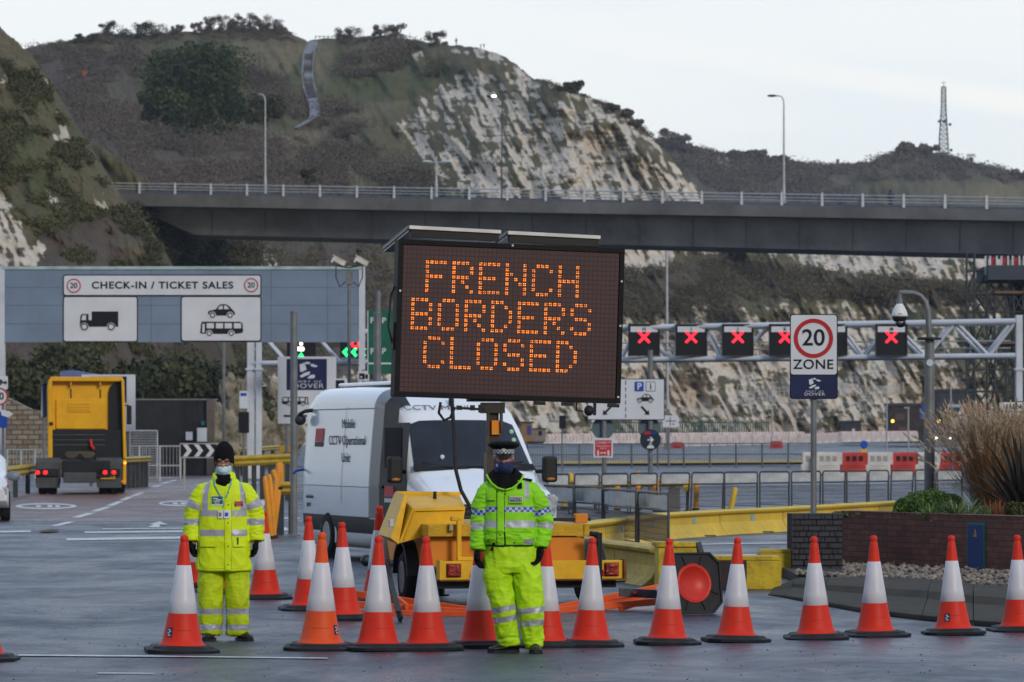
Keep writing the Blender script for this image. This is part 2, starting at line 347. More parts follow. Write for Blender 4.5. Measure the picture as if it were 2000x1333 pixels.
sheet('hill_near', sil0, -300, 440, 330, 330, [(-300,180),(0,188),(440,230)], [(-300,290),(0,280),(440,262)], 1.0, 3.0, {
    'chalk': [(.8, [(75,140),(92,150),(100,175),(80,160)]), (.9, [(108,215),(128,240),(142,300),(150,320),(138,322),(120,290),(104,266),(118,262)]), (.9, [(150,270),(165,285),(178,315),(165,310)]), (.5, [(0,130),(25,150),(20,170),(0,165)]), (.85, [(-60,350),(5,365),(40,430),(45,470),(62,490),(85,470),(90,500),(60,525),(0,520),(-60,480)]), (.8, [(185,388),(215,400),(232,420),(215,418),(190,402)]), (.8, [(85,370),(120,400),(118,410),(92,390)]), (.5, [(195,360),(215,380),(205,382)])],
    'green': [(.7, [(0,200),(60,240),(120,330),(180,440),(120,470),(40,360),(0,340)]), (.5, [(60,110),(110,190),(190,330),(240,400),(180,400),(100,280)])],
    'scrub': [(.75, [(60,480),(120,420),(240,400),(440,600),(440,900),(-300,900),(-300,560)])]}, seed=70)
silm = [(120,300),(165,275),(200,288),(240,318),(290,360),(330,430),(360,560),(400,900)]
sheet('hill_spur', silm, 120, 400, 120, 90, [(120,308),(400,312)], [(120,335),(400,318)], 1.0, 2.5, {'green': [(.6, [(120,240),(480,400),(480,560),(120,560)])], 'dry': [(.6, [(160,270),(260,320),(330,400),(250,370)])]}, seed=90)
# ------------------------------------------------------------------ ground
M_ASPH = bpy.data.materials.new('wet_asphalt'); M_ASPH.use_nodes = True
def asphalt(m, ca, cb):
    n, l, b = nodes_of(m); c = n.new('ShaderNodeTexCoord')
    def nz(sx, sy, det=5, ro=.6, dist=0.0):
        mp = n.new('ShaderNodeMapping'); mp.inputs['Scale'].default_value = (sx, sy, 1); l.new(c.outputs['Object'], mp.inputs[0])
        q = n.new('ShaderNodeTexNoise'); q.inputs['Scale'].default_value = 1; q.inputs['Detail'].default_value = det; q.inputs['Roughness'].default_value = ro; q.inputs['Distortion'].default_value = dist; l.new(mp.outputs[0], q.inputs['Vector']); return q.outputs['Fac']
    def ramp(v, a, bb, c0=0.0, c1=1.0):
        mr = n.new('ShaderNodeMapRange'); mr.inputs['From Min'].default_value = a; mr.inputs['From Max'].default_value = bb; mr.inputs['To Min'].default_value = c0; mr.inputs['To Max'].default_value = c1; l.new(v, mr.inputs['Value']); return mr.outputs[0]
    x = n.new('ShaderNodeMix'); x.data_type = 'RGBA'; x.inputs['A'].default_value = (*ca, 1); x.inputs['B'].default_value = (*cb, 1); l.new(ramp(nz(.35, .16), .35, .65), x.inputs['Factor'])
    y = n.new('ShaderNodeMix'); y.data_type = 'RGBA'; y.blend_type = 'MULTIPLY'; l.new(x.outputs['Result'], y.inputs['A']); y.inputs['Factor'].default_value = 1
    g = n.new('ShaderNodeCombineColor'); f1 = ramp(nz(55, 55, 2, .8), .3, .7, .45, 1.6); f2 = ramp(nz(7, 4, 6, .75), .35, .65, .68, 1.35); fm_ = n.new('ShaderNodeMath'); fm_.operation = 'MULTIPLY'; l.new(f1, fm_.inputs[0]); l.new(f2, fm_.inputs[1]); fine = fm_.outputs[0]
    for k in range(3): l.new(fine, g.inputs[k])
    l.new(g.outputs[0], y.inputs['B']); l.new(y.outputs['Result'], b.inputs['Base Color'])
    ro = n.new('ShaderNodeMath'); ro.operation = 'MULTIPLY_ADD'; l.new(ramp(nz(.55, .30, 9, .78, .4), .36, .64), ro.inputs[0]); ro.inputs[1].default_value = .34; ro.inputs[2].default_value = .22
    l.new(ro.outputs[0], b.inputs['Roughness']); b.inputs['Specular IOR Level'].default_value = .42
    bp = n.new('ShaderNodeBump'); bp.inputs['Strength'].default_value = .8; bp.inputs['Distance'].default_value = .008; l.new(nz(70, 70, 3, .7), bp.inputs['Height'])
    bp2 = n.new('ShaderNodeBump'); bp2.inputs['Strength'].default_value = .4; bp2.inputs['Distance'].default_value = .008; l.new(nz(14, 9, 5, .7), bp2.inputs['Height']); l.new(bp.outputs[0], bp2.inputs['Normal'])
    l.new(bp2.outputs[0], b.inputs['Normal'])
asphalt(M_ASPH, (.011, .017, .030), (.036, .050, .074))  # blue of the reflected sky is put into the base colour
M_RED = bpy.data.materials.new('red_asphalt'); M_RED.use_nodes = True; asphalt(M_RED, (.10, .055, .050), (.13, .075, .068))
ygs = [-60, 0, 20, 40, 55, 70, 85, 100, 115, 130, 150, 175, 200, 240, 280, 320, 375, 430, 500, 700, 900, 2000, 5000, 9000]
V = []; Q = []
for i, y in enumerate(ygs):
    for x in (-4000, -300, -60, 60, 300, 4000): V.append((x, y, zg(y)))
for i in range(len(ygs)-1):
    for k in range(5): a = i*6+k; Q.append((a, a+1, a+7, a+6))
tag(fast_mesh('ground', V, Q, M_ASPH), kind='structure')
LIFT = [.004]
def gsheet(name, pix, m, lift=.004, sub=1):   # ground patch through picture corners
    mb = MB(); pts = [G(x, y) for x, y in pix]; c = len(pts)
    mb.add([(p.x, p.y, p.z + lift) for p in pts], [tuple(range(c))], 0); return mb.build(name, m)
# reddish surfacing of the approach lanes, in strips that follow the ground
def strip_poly(name, left, right, m, lift):
    mb = MB(); rows = []
    for (xa, ya), (xb, yb) in zip(left, right):
        a = G(xa, ya); b = G(xb, yb); rows += [[(a.x, a.y, a.z+lift), (b.x, b.y, b.z+lift)]]
    for i in range(len(rows)-1): mb.add(rows[i]+rows[i+1], [(0,1,3,2)], 0)
    return mb.build(name, m)
tag(strip_poly('red_lane', [(-60,1018),(-60,985),(30,965),(120,950),(250,938),(330,930)], [(520,1020),(517,985),(512,965),(506,950),(500,938),(480,930)], M_RED, .005), kind='structure')
M_LINE = mat('road_marking', (.60, .60, .58), .5, var=.2, vs=6, dirt=.55)
def gline(mb, a, b, w, lift=.010):
    a = G(*a); b = G(*b); d = (b-a); d.z = 0; d.normalize(); n = Vector((-d.y, d.x, 0))*w/2
    k = max(1, int((b-a).length/8)); 
    for i in range(k):
        p = a.lerp(b, i/k); q = a.lerp(b, (i+1)/k); p.z = zg(p.y)+lift; q.z = zg(q.y)+lift
        mb.add([p-n, q-n, q+n, p+n], [(0,1,2,3)], 0)
mk = MB()
def gq(mb, L_, lift=.010):
    q = [G(*p) for p in L_]; mb.add([(p.x, p.y, p.z+lift) for p in q], [tuple(range(len(q)))], 0)
def gh(mb, x0, y0, x1, y1, h, lift=.010):
    k = max(1, int(abs(x1-x0)/60))
    for i in range(k):
        a, b = i/k, (i+1)/k; xa, xb = x0+(x1-x0)*a, x0+(x1-x0)*b; ya, yb = y0+(y1-y0)*a, y0+(y1-y0)*b; gq(mb, [(xa,ya+h/2),(xb,yb+h/2),(xb,yb-h/2),(xa,ya-h/2)], lift)
gh(mk, 36,1282,300,1284,2.2); gh(mk, 300,1284,640,1288,1.7); gh(mk, 130,1055,378,1051,4.2); gh(mk, 165,1041,380,1039,3.0); gh(mk, 200,1034.5,380,1033,1.6); gh(mk, 0,1040,60,1039,3.2)
gh(mk, 190,1317,300,1318,1.2); gh(mk, 60,960,96,960,2.0); gh(mk, 455,963,508,960,2.0); gh(mk, 380,947,505,944,1.8); gh(mk, 500,1012,585,1014,2.2); gh(mk, 508,1030,560,1033,2.4); gh(mk, 655,1048,760,1052,1.6); gh(mk, 1340,1140,1400,1148,2); gh(mk, 1360,1120,1545,1117,2); gh(mk, 1340,1087,1520,1084,1.5); gh(mk, 1330,1065,1545,1062,1.5)
for a, b in (((105,1029),(140,1020)), ((148,1012),(178,1003)), ((184,1000),(212,991)), ((214,989),(236,980)), ((239,978),(256,971)), ((259,970),(278,963)), ((279,961),(296,955)), ((300,952),(314,948)), ((316,946),(330,942)), ((332,941),(345,938))): gline(mk, a, b, .2)
gline(mk, (500,1000),(525,965),.2); gline(mk, (530,1040),(560,1034),.3)
for (x0, x1, y0, y1) in ((30,150,984,996), (310,392,979,990)):
    cx, cy, rx, ry = (x0+x1)/2, (y0+y1)/2, (x1-x0)/2, (y1-y0)/2
    for k in range(28):
        a, b = 2*math.pi*k/28, 2*math.pi*(k+1)/28; E_ = lambda t, r1, r2: (cx+r1*math.cos(t), cy+r2*math.sin(t)); gq(mk, [E_(a,rx,ry), E_(b,rx,ry), E_(b,rx*.82,ry*.58), E_(a,rx*.82,ry*.58)], .013)
    for dx in (-.32, .05, .3): gq(mk, [(cx+dx*rx, cy+ry*.35),(cx+dx*rx+9, cy+ry*.35),(cx+dx*rx+9, cy-ry*.35),(cx+dx*rx, cy-ry*.35)], .013)
# arrow head pointing ahead
ar = [G(x, y) for x, y in ((288,1032),(312,1032),(312,1026),(328,1027),(312,1020),(290,1026),(300,1026))]
mk.add([(p.x, p.y, p.z+.016) for p in ar], [tuple(range(7))], 0)
tag(mk.build('road_markings', M_LINE), kind='structure')

# ================================================================== BRIDGE
M_CONC = mat('bridge_concrete', (.19,.185,.18), .85, var=.22, vs=.35, bump=.3, bs=4, dirt=.3)
M_CONC2 = mat('bridge_girder', (.28,.275,.265), .85, var=.22, vs=.3, bump=.3, bs=4, dirt=.35)
M_GALV = mat('galvanised_steel', (.42,.44,.46), .45, .5, var=.15, vs=4)
M_DSTEEL = mat('dark_steel', (.045,.05,.055), .5, .3, var=.2)
M_RAILW = mat('pale_rail', (.50,.53,.57), .5, .2, var=.1)
M_BLUEKERB = mat('blue_grey_band', (.12,.15,.20), .6)
def bY(px): return 300 - (px-250)*50/1750
def brow(py0, py1): return lambda px: py0 + (px-250)*(py1-py0)/1750
xs = [200+ 35*i for i in range(66)]
def row(f, back=0.0): return [P(x, f(x), bY(x)) + Vector((.03*back, back, 0)) for x in xs]
tp = brow(378, 410); sl = brow(402, 432); gb = brow(452, 494)
br = thing('bridge', 'long grey concrete road bridge with steel railing crossing in front of the cliff', 'bridge', (0, 270, 0))
def off(rows): return [[p - Vector((0, 270, 0)) for p in r] for r in rows]
mb = MB(); prof = [row(tp), row(tp, 11), row(sl, 11), row(sl, 1.1), row(sl)]
rings = [list(r) for r in zip(*off(prof))]; mb.loft(rings, 0, True, False); mb.build('deck_slab', M_CONC, br)
mb = MB(); sl2 = lambda x: sl(x)+.3
gb_ = gb; gb = lambda x: sl(x)+.6 + (gb_(x)-sl(x))*min(1, max(0, (x-255)/115))
prof = [row(sl2, 1.6), row(sl2, 9.5), row(gb, 9.0), row(gb, 2.2)]
rings = [list(r) for i, r in enumerate(zip(*off(prof))) if xs[i] > 250]; mb.loft(rings, 0, True, False)
for i, x in enumerate(xs):                      # vertical joints of the girder face
    if x > 380 and i % 3 == 0:
        a = P(x, sl(x)+1, bY(x)) + Vector((0, 1.55-270, 0)); b = P(x, gb(x)-1, bY(x)) + Vector((0, 2.12-270, 0)); mb.tube(a, b, .025, n=4, mi=1)
mb.build('girder', [M_CONC2, M_CONC], br)
mb = MB(); kt = lambda x: tp(x)-5
prof = [row(tp, .25), row(kt, .25), row(kt, .5), row(tp, .5)]; mb.loft([list(r) for r in zip(*off(prof))], 0, True, False); mb.build('kerb_band', M_BLUEKERB, br)
rail = MB()
for k, (o1, r) in enumerate(((20, .045), (14, .035), (9, .035))):
    f = lambda x, o1=o1: tp(x) - o1*(1+.15*(x-250)/1750); rail.path(off([row(f, .3)])[0], r, 5)
rail.build('hand_rail', M_RAILW, br)
rail2 = MB(); f = lambda x: tp(x)-15; rail2.path(off([row(f, 10.4)])[0], .05, 5); f = lambda x: tp(x)-8; rail2.path(off([row(f, 10.4)])[0], .05, 5)
for x in range(220, 2450, 28): rail2.bx(*(lambda q: (q.x-.05, q.x+.05, q.y-.05, q.y+.05, q.z, q.z+.75))(P(x, tp(x), bY(x))+Vector((0,10.4-270,0))))
rail2.build('far_hand_rail', M_GALV, br)
px = 272.0; first = None
while px < 2300:
    q = P(px, tp(px)+3, bY(px)) + Vector((0, .15-270, 0)); h = 1.02
    if first is None:
        mb = MB(); mb.prism([(-.10,0),(.10,0),(.06,h),(-.06,h)], -.05, .08); first = mb.build('rail_post', M_RAILW, br); o = first
    else: o = first.copy(); COL.objects.link(o)
    o.location = q; px += 69.5 + (px-272)*.0075
# lamp posts standing on the bridge
def lamp_post(label, px, pytop, Y, pybase, arm, rad=.09, m=None, lit=False, back=6.0):
    base = P(px, pybase, Y); h = (pybase-pytop)/sc(Y)
    t = thing('street_lamp', label, 'street lamp', base)
    m = m or M_GALV
    mb = MB(); mb.tube((0,0,-.5),(0,0,1.2), rad*1.5, rad*1.4); mb.tube((0,0,1.2),(0,0,h-.5), rad, rad*.6); mb.build('pole', m, t)
    if arm == 'single':
        mb = MB(); mb.path([(0,0,h-.55),(-.05,0,h-.25),(-.2,0,h-.05),(-.6,0,h)], rad*.55, 8); mb.build('arm', m, t)
        mb = MB(); mb.ell((-.85,0,h-.02),(.36,.14,.09)); mb.build('lamp_head', M_DSTEEL, t)
    else:
        mb = MB(); mb.tube((-.75,0,h-.3),(.75,0,h-.3), .05); mb.tube((0,0,h-.6),(0,0,h+.15), .07); mb.build('arm', m, t)
        for s in (-1, 1):
            mb = MB(); mb.ell((s*.7,0,h-.22),(.38,.16,.08)); mb.build('lamp_head', mat('lamp_white', (.6,.63,.66), .4), t)
    return t
lamp_post('slender single-arm lamp post on the bridge above the check-in sign', 518, 184, 306, 376, 'single')
lamp_post('short double-headed lamp post standing on the bridge before the chalk cliff', 852, 310, 290, 384, 'double')
lamp_post('tall slender single-arm lamp post on the bridge seen against the sky', 1531, 187, 275, 402, 'single')
t = lamp_post('thin dark lamp post with a lit lamp in front of the white cliff', 980, 188, 300, 386, 'single', rad=.05, m=M_DSTEEL)
mb = MB(); mb.ell((-.62,-.12,(386-188)/sc(300)-.02), (.2,.08,.08)); mb.build('lamp', mat('warm_lamp', (1,.93,.75), emit=6), t)
# ================================================================== VEGETATION
def leaf_mat(name, ca, cb, rough=.7, trans=0.0):
    if name in MATS: return MATS[name]
    m = bpy.data.materials.new(name); m.use_nodes = True; n, l, b = nodes_of(m)
    a = n.new('ShaderNodeAttribute'); a.attribute_name = 'tone'
    x = n.new('ShaderNodeMix'); x.data_type = 'RGBA'; x.inputs['A'].default_value = (*ca, 1); x.inputs['B'].default_value = (*cb, 1)
    l.new(a.outputs['Fac'], x.inputs['Factor']); l.new(x.outputs['Result'], b.inputs['Base Color']); b.inputs['Roughness'].default_value = rough; b.inputs['Specular IOR Level'].default_value = .25
    MATS[name] = m; return m
M_TWIG = leaf_mat('bare_twigs', (.075,.063,.050), (.150,.122,.094))
M_SCRUB = leaf_mat('hill_scrub', (.062,.058,.034), (.140,.118,.072))
M_EVER = leaf_mat('evergreen_leaves', (.018,.034,.014), (.075,.10,.035))
M_DKGRN = leaf_mat('dark_ivy_leaves', (.016,.024,.012), (.075,.080,.032))
M_BARK = mat('bark', (.07,.055,.045), .9, var=.3, vs=5, bump=.4)
def cloud(cs, rs, n, size, seed=0, aspect=.55, shell=.45, tone=None):
    """many small leaf-sized faces spread through ellipsoids; cs (k,3), rs (k,3), n faces each"""
    g = np.random.default_rng(seed); cs = np.asarray(cs, float); rs = np.asarray(rs, float); k = len(cs)
    d = g.normal(size=(k*n, 3)); d /= np.linalg.norm(d, axis=1)[:, None]
    rad = (shell + (1-shell)*g.random(k*n)**.6)[:, None]
    idx = np.repeat(np.arange(k), n); C = cs[idx] + d*rad*rs[idx]
    u = g.normal(size=C.shape); u /= np.linalg.norm(u, axis=1)[:, None]; v = np.cross(u, g.normal(size=C.shape)); v /= np.linalg.norm(v, axis=1)[:, None]
    s = (size*(.5 + g.random(k*n)))[:, None]; u = u*s; v = v*s*aspect
    V = np.stack([C-u-v, C+u-v, C+u+v, C-u+v], 1).reshape(-1, 3); Q = np.arange(len(V)).reshape(-1, 4)
    bt = g.random(k)[idx]*.7 if tone is None else np.asarray(tone)[idx]*.7
    T = np.repeat(np.clip(bt + g.random(k*n)*.35, 0, 1), 4)
    return V, Q, T
def merge(L_):
    Vs, Qs, Ts = [], [], []; o = 0
    for V, Q, T in L_: Vs.append(V); Qs.append(Q + o); Ts.append(T); o += len(V)
    return np.concatenate(Vs), np.concatenate(Qs), np.concatenate(Ts)
# scrub growing on the hills: ground cover nobody could count
def scatter(name, sheetn, polys, n, rmin, rmax, faces, size, m, seed, zf=.6):
    g = np.random.default_rng(seed); cs = []; rs = []
    for poly, wgt in polys:
        xs_ = [p[0] for p in poly]; ys_ = [p[1] for p in poly]; k = 0; tries = 0
        while k < int(n*wgt) and tries < n*20:
            tries += 1; x = g.uniform(min(xs_), max(xs_)); y = g.uniform(min(ys_), max(ys_))
            if not inpoly(np.array([x]), np.array([y]), poly)[0]: continue
            if fbm(np.array([x/38.]), np.array([y/26.]), 2, seed)[0] < .47: continue
            sx_ = SH[sheetn]; j = int(np.clip(np.searchsorted(sx_[0], x), 0, len(sx_[0])-1))
            if y < sx_[3][j] + 3: continue
            Y = on_sheet(sheetn, x, y); r = rmin*.6 + (rmax-rmin*.6)*g.random()**2.2
            p = P(x, y, Y - r*.1); cs.append(p); rs.append((r*g.uniform(.9,1.6), r*.8, r*zf*g.uniform(.7,1.1))); k += 1
    ca_ = np.array([c[:] for c in cs]); tn = np.clip((fbm(ca_[:,0]/6+50, ca_[:,2]/4+50, 3, seed+3)-.3)*2.2*.75 + g.random(len(cs))*.3, 0, 1)
    V, Q, T = cloud(cs, rs, faces, size, seed, tone=tn, shell=.1)
    return tag(fast_mesh(name, V, Q, m, attrs={'tone': T}), kind='stuff')
tag(scatter('hillside_scrub', 'hill_cliff', [([(45,95),(250,75),(300,140),(480,120),(300,230),(480,255),(570,330),(480,380),(260,380),(120,300)], 1.0), ([(470,130),(580,180),(580,240),(480,240)], .35), ([(690,110),(760,80),(820,95),(720,150),(670,140)], .18), ([(640,200),(700,220),(700,260),(640,260)], .1), ([(480,260),(760,290),(900,380),(480,380)], .35)], 1900, 1.1, 3.6, 170, .10, M_TWIG, 5), 'brown leafless bushes massed over the left side of the big hill', 'scrub')
tag(scatter('slope_scrub', 'hill_cliff', [([(1200,525),(1320,522),(1400,508),(1560,522),(1900,560),(1960,600),(1500,580),(1400,635),(1200,610)], 1.0), ([(250,455),(760,460),(760,690),(440,720),(250,720)], 1.0), ([(780,95),(870,120),(860,150),(760,140)], .1)], 1000, .9, 3.0, 150, .09, M_SCRUB, 9), 'dull green and brown scrub on the slopes seen under the bridge', 'scrub')
tag(scatter('far_hill_scrub', 'hill_far', [([(1240,300),(1290,270),(1400,305),(1700,325),(1760,300),(1900,320),(2000,345),(2000,355),(1600,350),(1700,395),(1420,380)], 1.0)], 900, 2.5, 6.0, 130, .24, M_TWIG, 12), 'dark scrub covering the far hill behind the bridge', 'scrub')
tag(scatter('cliff_ivy', 'hill_near', [([(-40,200),(60,230),(150,400),(240,400),(420,600),(440,860),(60,860),(90,520),(60,440),(-40,340)], 1.0), ([(-20,90),(60,130),(150,280),(200,360),(100,300)], .3)], 2600, .2, .95, 90, .07, leaf_mat('cliff_leaves', (.042,.046,.018), (.105,.105,.042)), 15), 'dark creeping greenery over the near left cliff', 'ivy')
def tree(name, label, px, pybase, Y, wd, ht, m, nb=9, faces=260, size=.2, seed=0, cat='tree', group=None, trunk=.35, shape=1.0, cseg=None, lean=0):
    g = random.Random(seed); base = P(px, pybase, Y); t = thing(name, label, cat, base, group=group)
    cs = []; rs = []; mb = MB(); th = ht*trunk
    r0 = max(.06, wd*.035); mb.path([(0,0,-.5),(0,0,th*.6),(lean*.2,0,th*1.3),(lean*.4,0,ht*.75)], [r0*1.3, r0, r0*.7, r0*.25], 8)
    for i in range(nb):
        a = g.uniform(0, 6.28); f = g.uniform(0, .95)**.6; hz = g.uniform(0, 1)
        rad = wd/2*f*(1-.55*hz*shape); c = Vector((rad*math.cos(a)+lean*hz*.5, rad*math.sin(a)*.8, th + (ht-th)*(.06 + .82*hz))); cs.append(c)
        q = (g.uniform(.16, .30) if nb > 20 else g.uniform(.09,.22))*wd; rs.append((q, q*.8, q*.75))
        mb.path([(0,0,th*.5+ (c.z-th)*.4), c*.55+Vector((0,0,th*.2)), c], [r0*.5, r0*.3, r0*.12], 5)
    mb.build('trunk', M_BARK, t)
    V, Q, T = cloud(cs, rs, faces, size, seed, shell=.15); fast_mesh('crown', V, Q, m, t, attrs={'tone': T}); return t
E = 'trees along the skyline'
tree('evergreen_tree', 'big round dark evergreen tree on the brown hillside left of the steps', 378, 243, 470, 11.5, 9.6, M_EVER, 60, 480, .17, 3, trunk=.01, shape=.35)
tree('evergreen_tree', 'dark evergreen clump at the lower left of the big round tree', 305, 240, 468, 5.5, 4.6, M_EVER, 14, 300, .16, 61, trunk=.02, shape=.3)
tree('evergreen_tree', 'dark green bushes between the big evergreen and the steps', 520, 240, 466, 6.0, 3.4, M_DKGRN, 14, 300, .15, 62, trunk=.02, shape=.3)
tree('evergreen_tree', 'small dark evergreen bush beside the foot of the big evergreen tree', 455, 246, 466, 4.5, 3.6, M_EVER, 10, 260, .18, 4, trunk=.1)
tree('evergreen_tree', 'tiny dark evergreen by the bridge rail below the hill steps', 603, 362, 380, 2.3, 1.7, M_DKGRN, 6, 200, .1, 5, trunk=.1)
sky_trees = [(212,70,3.0,2.4,'pointed dark tree on the skyline near the left cliff'), (155,84,2.0,1.4,'small rounded bush low on the left skyline'), (182,80,1.8,1.2,'tiny bush on the left skyline beside the pointed tree'), (268,72,5.5,1.9,'long flat-topped evergreen on the skyline above the red chimney'), (305,70,4.6,2.2,'tall flat-topped evergreen on the skyline left of the round bush'),
  (346,66,2.4,1.5,'round isolated bush on the skyline'), (381,63,1.9,1.6,'small wind-bent tree on the skyline right of the round bush'), (412,61,3.4,2.3,'bare spreading tree left of the tallest skyline clump'), (448,58,3.8,3.2,'tallest bare tree of the skyline clump'), (478,60,3.6,2.8,'dense bare tree right of the tallest skyline tree'), (510,60,3.2,2.4,'bare tree near the right end of the skyline clump'), (537,62,3.4,2.0,'last low bush of the skyline clump before the steps'),
  (680,72,3.4,1.4,'low dark bush on the crest right of the steps'), (745,73,2.8,2.0,'dark bush on the crest, left one of the pair above the green slope'), (775,74,4.2,2.1,'wide dark bush on the crest, right one of the pair above the green slope'), (853,84,3.0,2.0,'lone bare bush near the cliff edge beside the standing figure')]
for i, (px, py, wd, ht, lb) in enumerate(sky_trees):
    Y = on_sheet('hill_cliff', px, py+6) + 1; tree('hilltop_tree', lb, px, py+7, Y, wd*1.25, ht+.7, M_TWIG if i > 4 else M_DKGRN, 20, 130, .08, 20+i, trunk=.04, group=E, shape=.3)
for i, (px, py, wd, ht, lb) in enumerate([(1115,176,3.4,1.5,'dark windswept bush clinging to the cliff edge'), (1196,214,2.0,.9,'small dark bush on the upper cliff edge'), (1222,226,2.2,1.0,'dark bush halfway down the cliff edge'), (1243,246,2.4,1.0,'lowest dark bush on the cliff edge'), (1316,292,5.0,3.6,'bare rounded tree in the notch right of the white cliff'), (1345,300,3.6,1.8,'low bare tree right of the notch on the far hill')]):
    sn = 'hill_cliff' if i < 4 else 'hill_far'; Y = on_sheet(sn, px, py+8); 
    if i >= 4: wd *= 1.9; ht *= 1.9
    tree('cliff_edge_tree', lb, px, py+3, Y, wd, ht, M_TWIG if i != 0 else M_DKGRN, 10, 200, .14 if i < 4 else .26, 50+i, trunk=.15, group='bushes along the cliff edge', shape=.3)
for i, (px, py, wd, ht, lb) in enumerate([(1760,299,9,3.2,'first bump of scrub on the far hill crest left of the mast'), (1800,297,10,2.6,'wide scrubby bush left of the lattice mast'), (1480,308,7,2.6,'ragged bush on the far ridge left of the tall lamp post'), (1520,313,6,2.0,'ragged bush on the far ridge behind the tall lamp post'), (1990,345,6,2.2,'bush at the right end of the far ridge'), (1435,304,6,2.0,'low bush on the far ridge near the notch')]):
    tree('ridge_bush', lb, px, py+4, on_sheet('hill_far', px, py+7), wd, ht, M_TWIG, 10, 160, .34, 70+i, trunk=.15, group='bushes on the far ridge', shape=.2)
# dark trees standing below the overhead check-in sign
for i, (px, wd, ht, lb) in enumerate([(60,5.4,5.2,'dark evergreen behind the left end of the stone wall'), (165,6.0,5.4,'dark evergreen rising behind the yellow lorry cab'), (275,5.6,5.0,'dark evergreen between the lorry and the black hoarding'), (350,5.6,5.3,'dark evergreen above the middle of the black hoarding'), (420,4.8,5.0,'dark evergreen above the right end of the black hoarding'), (115,5.0,6.0,'taller dull green tree behind the stone wall')]):
    tree('roadside_evergreen', lb, px, 905, 192+i*2, wd, ht, M_DKGRN, 22, 420, .13, 90+i, trunk=.1, group='dark evergreens behind the hoarding', shape=.25)
# steps and path up the hill
def hill_strip(name, pts, m, thick=.25):
    mb = MB(); L0 = []
    for x, y, wd in pts:
        Y = on_sheet('hill_cliff', x, y) - 1.6; wd *= .62; c = P(x, y, Y); L0.append([c+Vector((-wd/2,0,0)), c+Vector((wd/2,0,0)), c+Vector((wd/2,.6,-.2)), c+Vector((-wd/2,.6,-.2))])
    mb.loft(L0, 0, True, False); return mb.build(name, m)
M_PATH = mat('path_gravel', (.19,.20,.23), .8, var=.25, vs=2); M_STEPD = mat('step_dark_board', (.10,.10,.10), .8)  # pale grey path, plain dark grey step treads
hp = [(612,79,2.2),(608,92,2.6),(603,106,2.7),(601,130,2.7),(600,155,2.8),(603,172,2.8),(609,190,2.7),(613,202,2.6),(615,216,2.4),(614,226,2.2),(604,235,1.5),(590,243,1.1),(577,250,.8)]
tag(hill_strip('hill_path', hp, M_PATH), 'pale stepped footpath climbing the green hill', 'path', kind='structure')
st_ = thing('hill_steps', 'long flight of dark steps in the middle of the hillside path', 'steps', P(600,150,on_sheet('hill_cliff',600,150)-2))
for k in range(34):
    f = k/33; y = 106 + 84*f; x = np.interp(y, [80,92,106,130,155,172,190,202], [612,608,603,601,600,603,609,613])+1; Y = on_sheet('hill_cliff', x, y) - 1.95
    c = P(x, y, Y) - st_.location; mb = MB(); mb.box(c, (1.45, .5, .13 if y < 158 else .06), 0); mb.build('tread', M_STEPD, st_)
mb = MB()
for s in (-1, 1):
    pts = []
    for y in (88,110,130,150,168,184):
        x = np.interp(y, [80,92,106,130,155,172,190,202], [612,608,603,601,600,603,609,613]); Y = on_sheet('hill_cliff', x, y) - 2.1; pts.append(P(x, y, Y) - st_.location + Vector((s*.85, 0, .4)))
    mb.path(pts, .03, 5)
mb.build('hand_rail', M_RAILW, st_)
# brick house remains and garden wall on the hill
Yh = on_sheet('hill_cliff', 165, 150) - 3
hs = thing('hillside_house', 'orange brick chimney and grey roof showing among bare trees on the left hill', 'house', P(165,160,Yh))
mb = MB(); mb.bx(-.35,.35,-.4,.4,-.4,1.7); mb.bx(-.45,.45,-.5,.5,1.45,1.65); mb.bx(-.15,.25,-.4,.3,-1.4,-.4); mb.build('chimney', mat('orange_brick', (.30,.10,.055), .8, var=.25, vs=4), hs)
mb = MB(); mb.prism([(-2.8,.9),(-.6,.2),(.4,.1),(.4,-.6),(-2.8,-.6)], .2, 2); mb.build('roof', mat('slate_roof', (.16,.17,.19), .7), hs)
mb = MB(); mb.bx(.25,.75,-.5,.1,-.3,.5); mb.build('wall', mat('white_render', (.55,.55,.55), .7), hs)
Yh = on_sheet('hill_cliff', 430, 256) - 2.5
t = thing('garden_wall', 'low red brick garden wall below the big evergreen tree', 'wall', P(430,262,Yh))
mb = MB(); mb.bx(-2.6,1.6,0,.5,-.1,.35); mb.bx(1.3,1.8,-.1,.6,-.1,.7); mb.build('wall', MATS['orange_brick'], t)

# low bushes along the crest and round the bridge's left end
def band(name, label, sn, segs, rmin, rmax, faces, size, m, seed):
    g = np.random.default_rng(seed); cs = []; rs = []
    for x0, x1, n, up in segs:
        for _ in range(n):
            x = g.uniform(x0, x1); px_, PY_, Yd_, ys_ = SH[sn]; y = float(np.interp(x, px_, ys_)) + up*g.uniform(-.2, 1); r = g.uniform(rmin, rmax); Y = on_sheet(sn, x, y+6) + 1; cs.append(P(x, y+3, Y)); rs.append((r*1.5, r, r*.8))
    V, Q, T = cloud(cs, rs, faces, size, seed, shell=.05); tag(fast_mesh(name, V, Q, m, attrs={'tone': T}), label, 'scrub', kind='stuff')
band('crest_scrub', 'low dark bushes running along the crest of the big hill', 'hill_cliff', [(95,350,110,14),(400,575,80,16),(665,800,30,8),(1060,1290,40,5)], .35, .95, 130, .08, M_TWIG, 31)
band('far_crest_scrub', 'low bushes along the far ridge line', 'hill_far', [(1290,1700,70,5),(1720,2000,60,7)], .9, 2.2, 120, .2, M_TWIG, 33)
g = np.random.default_rng(44); cs = []; rs = []
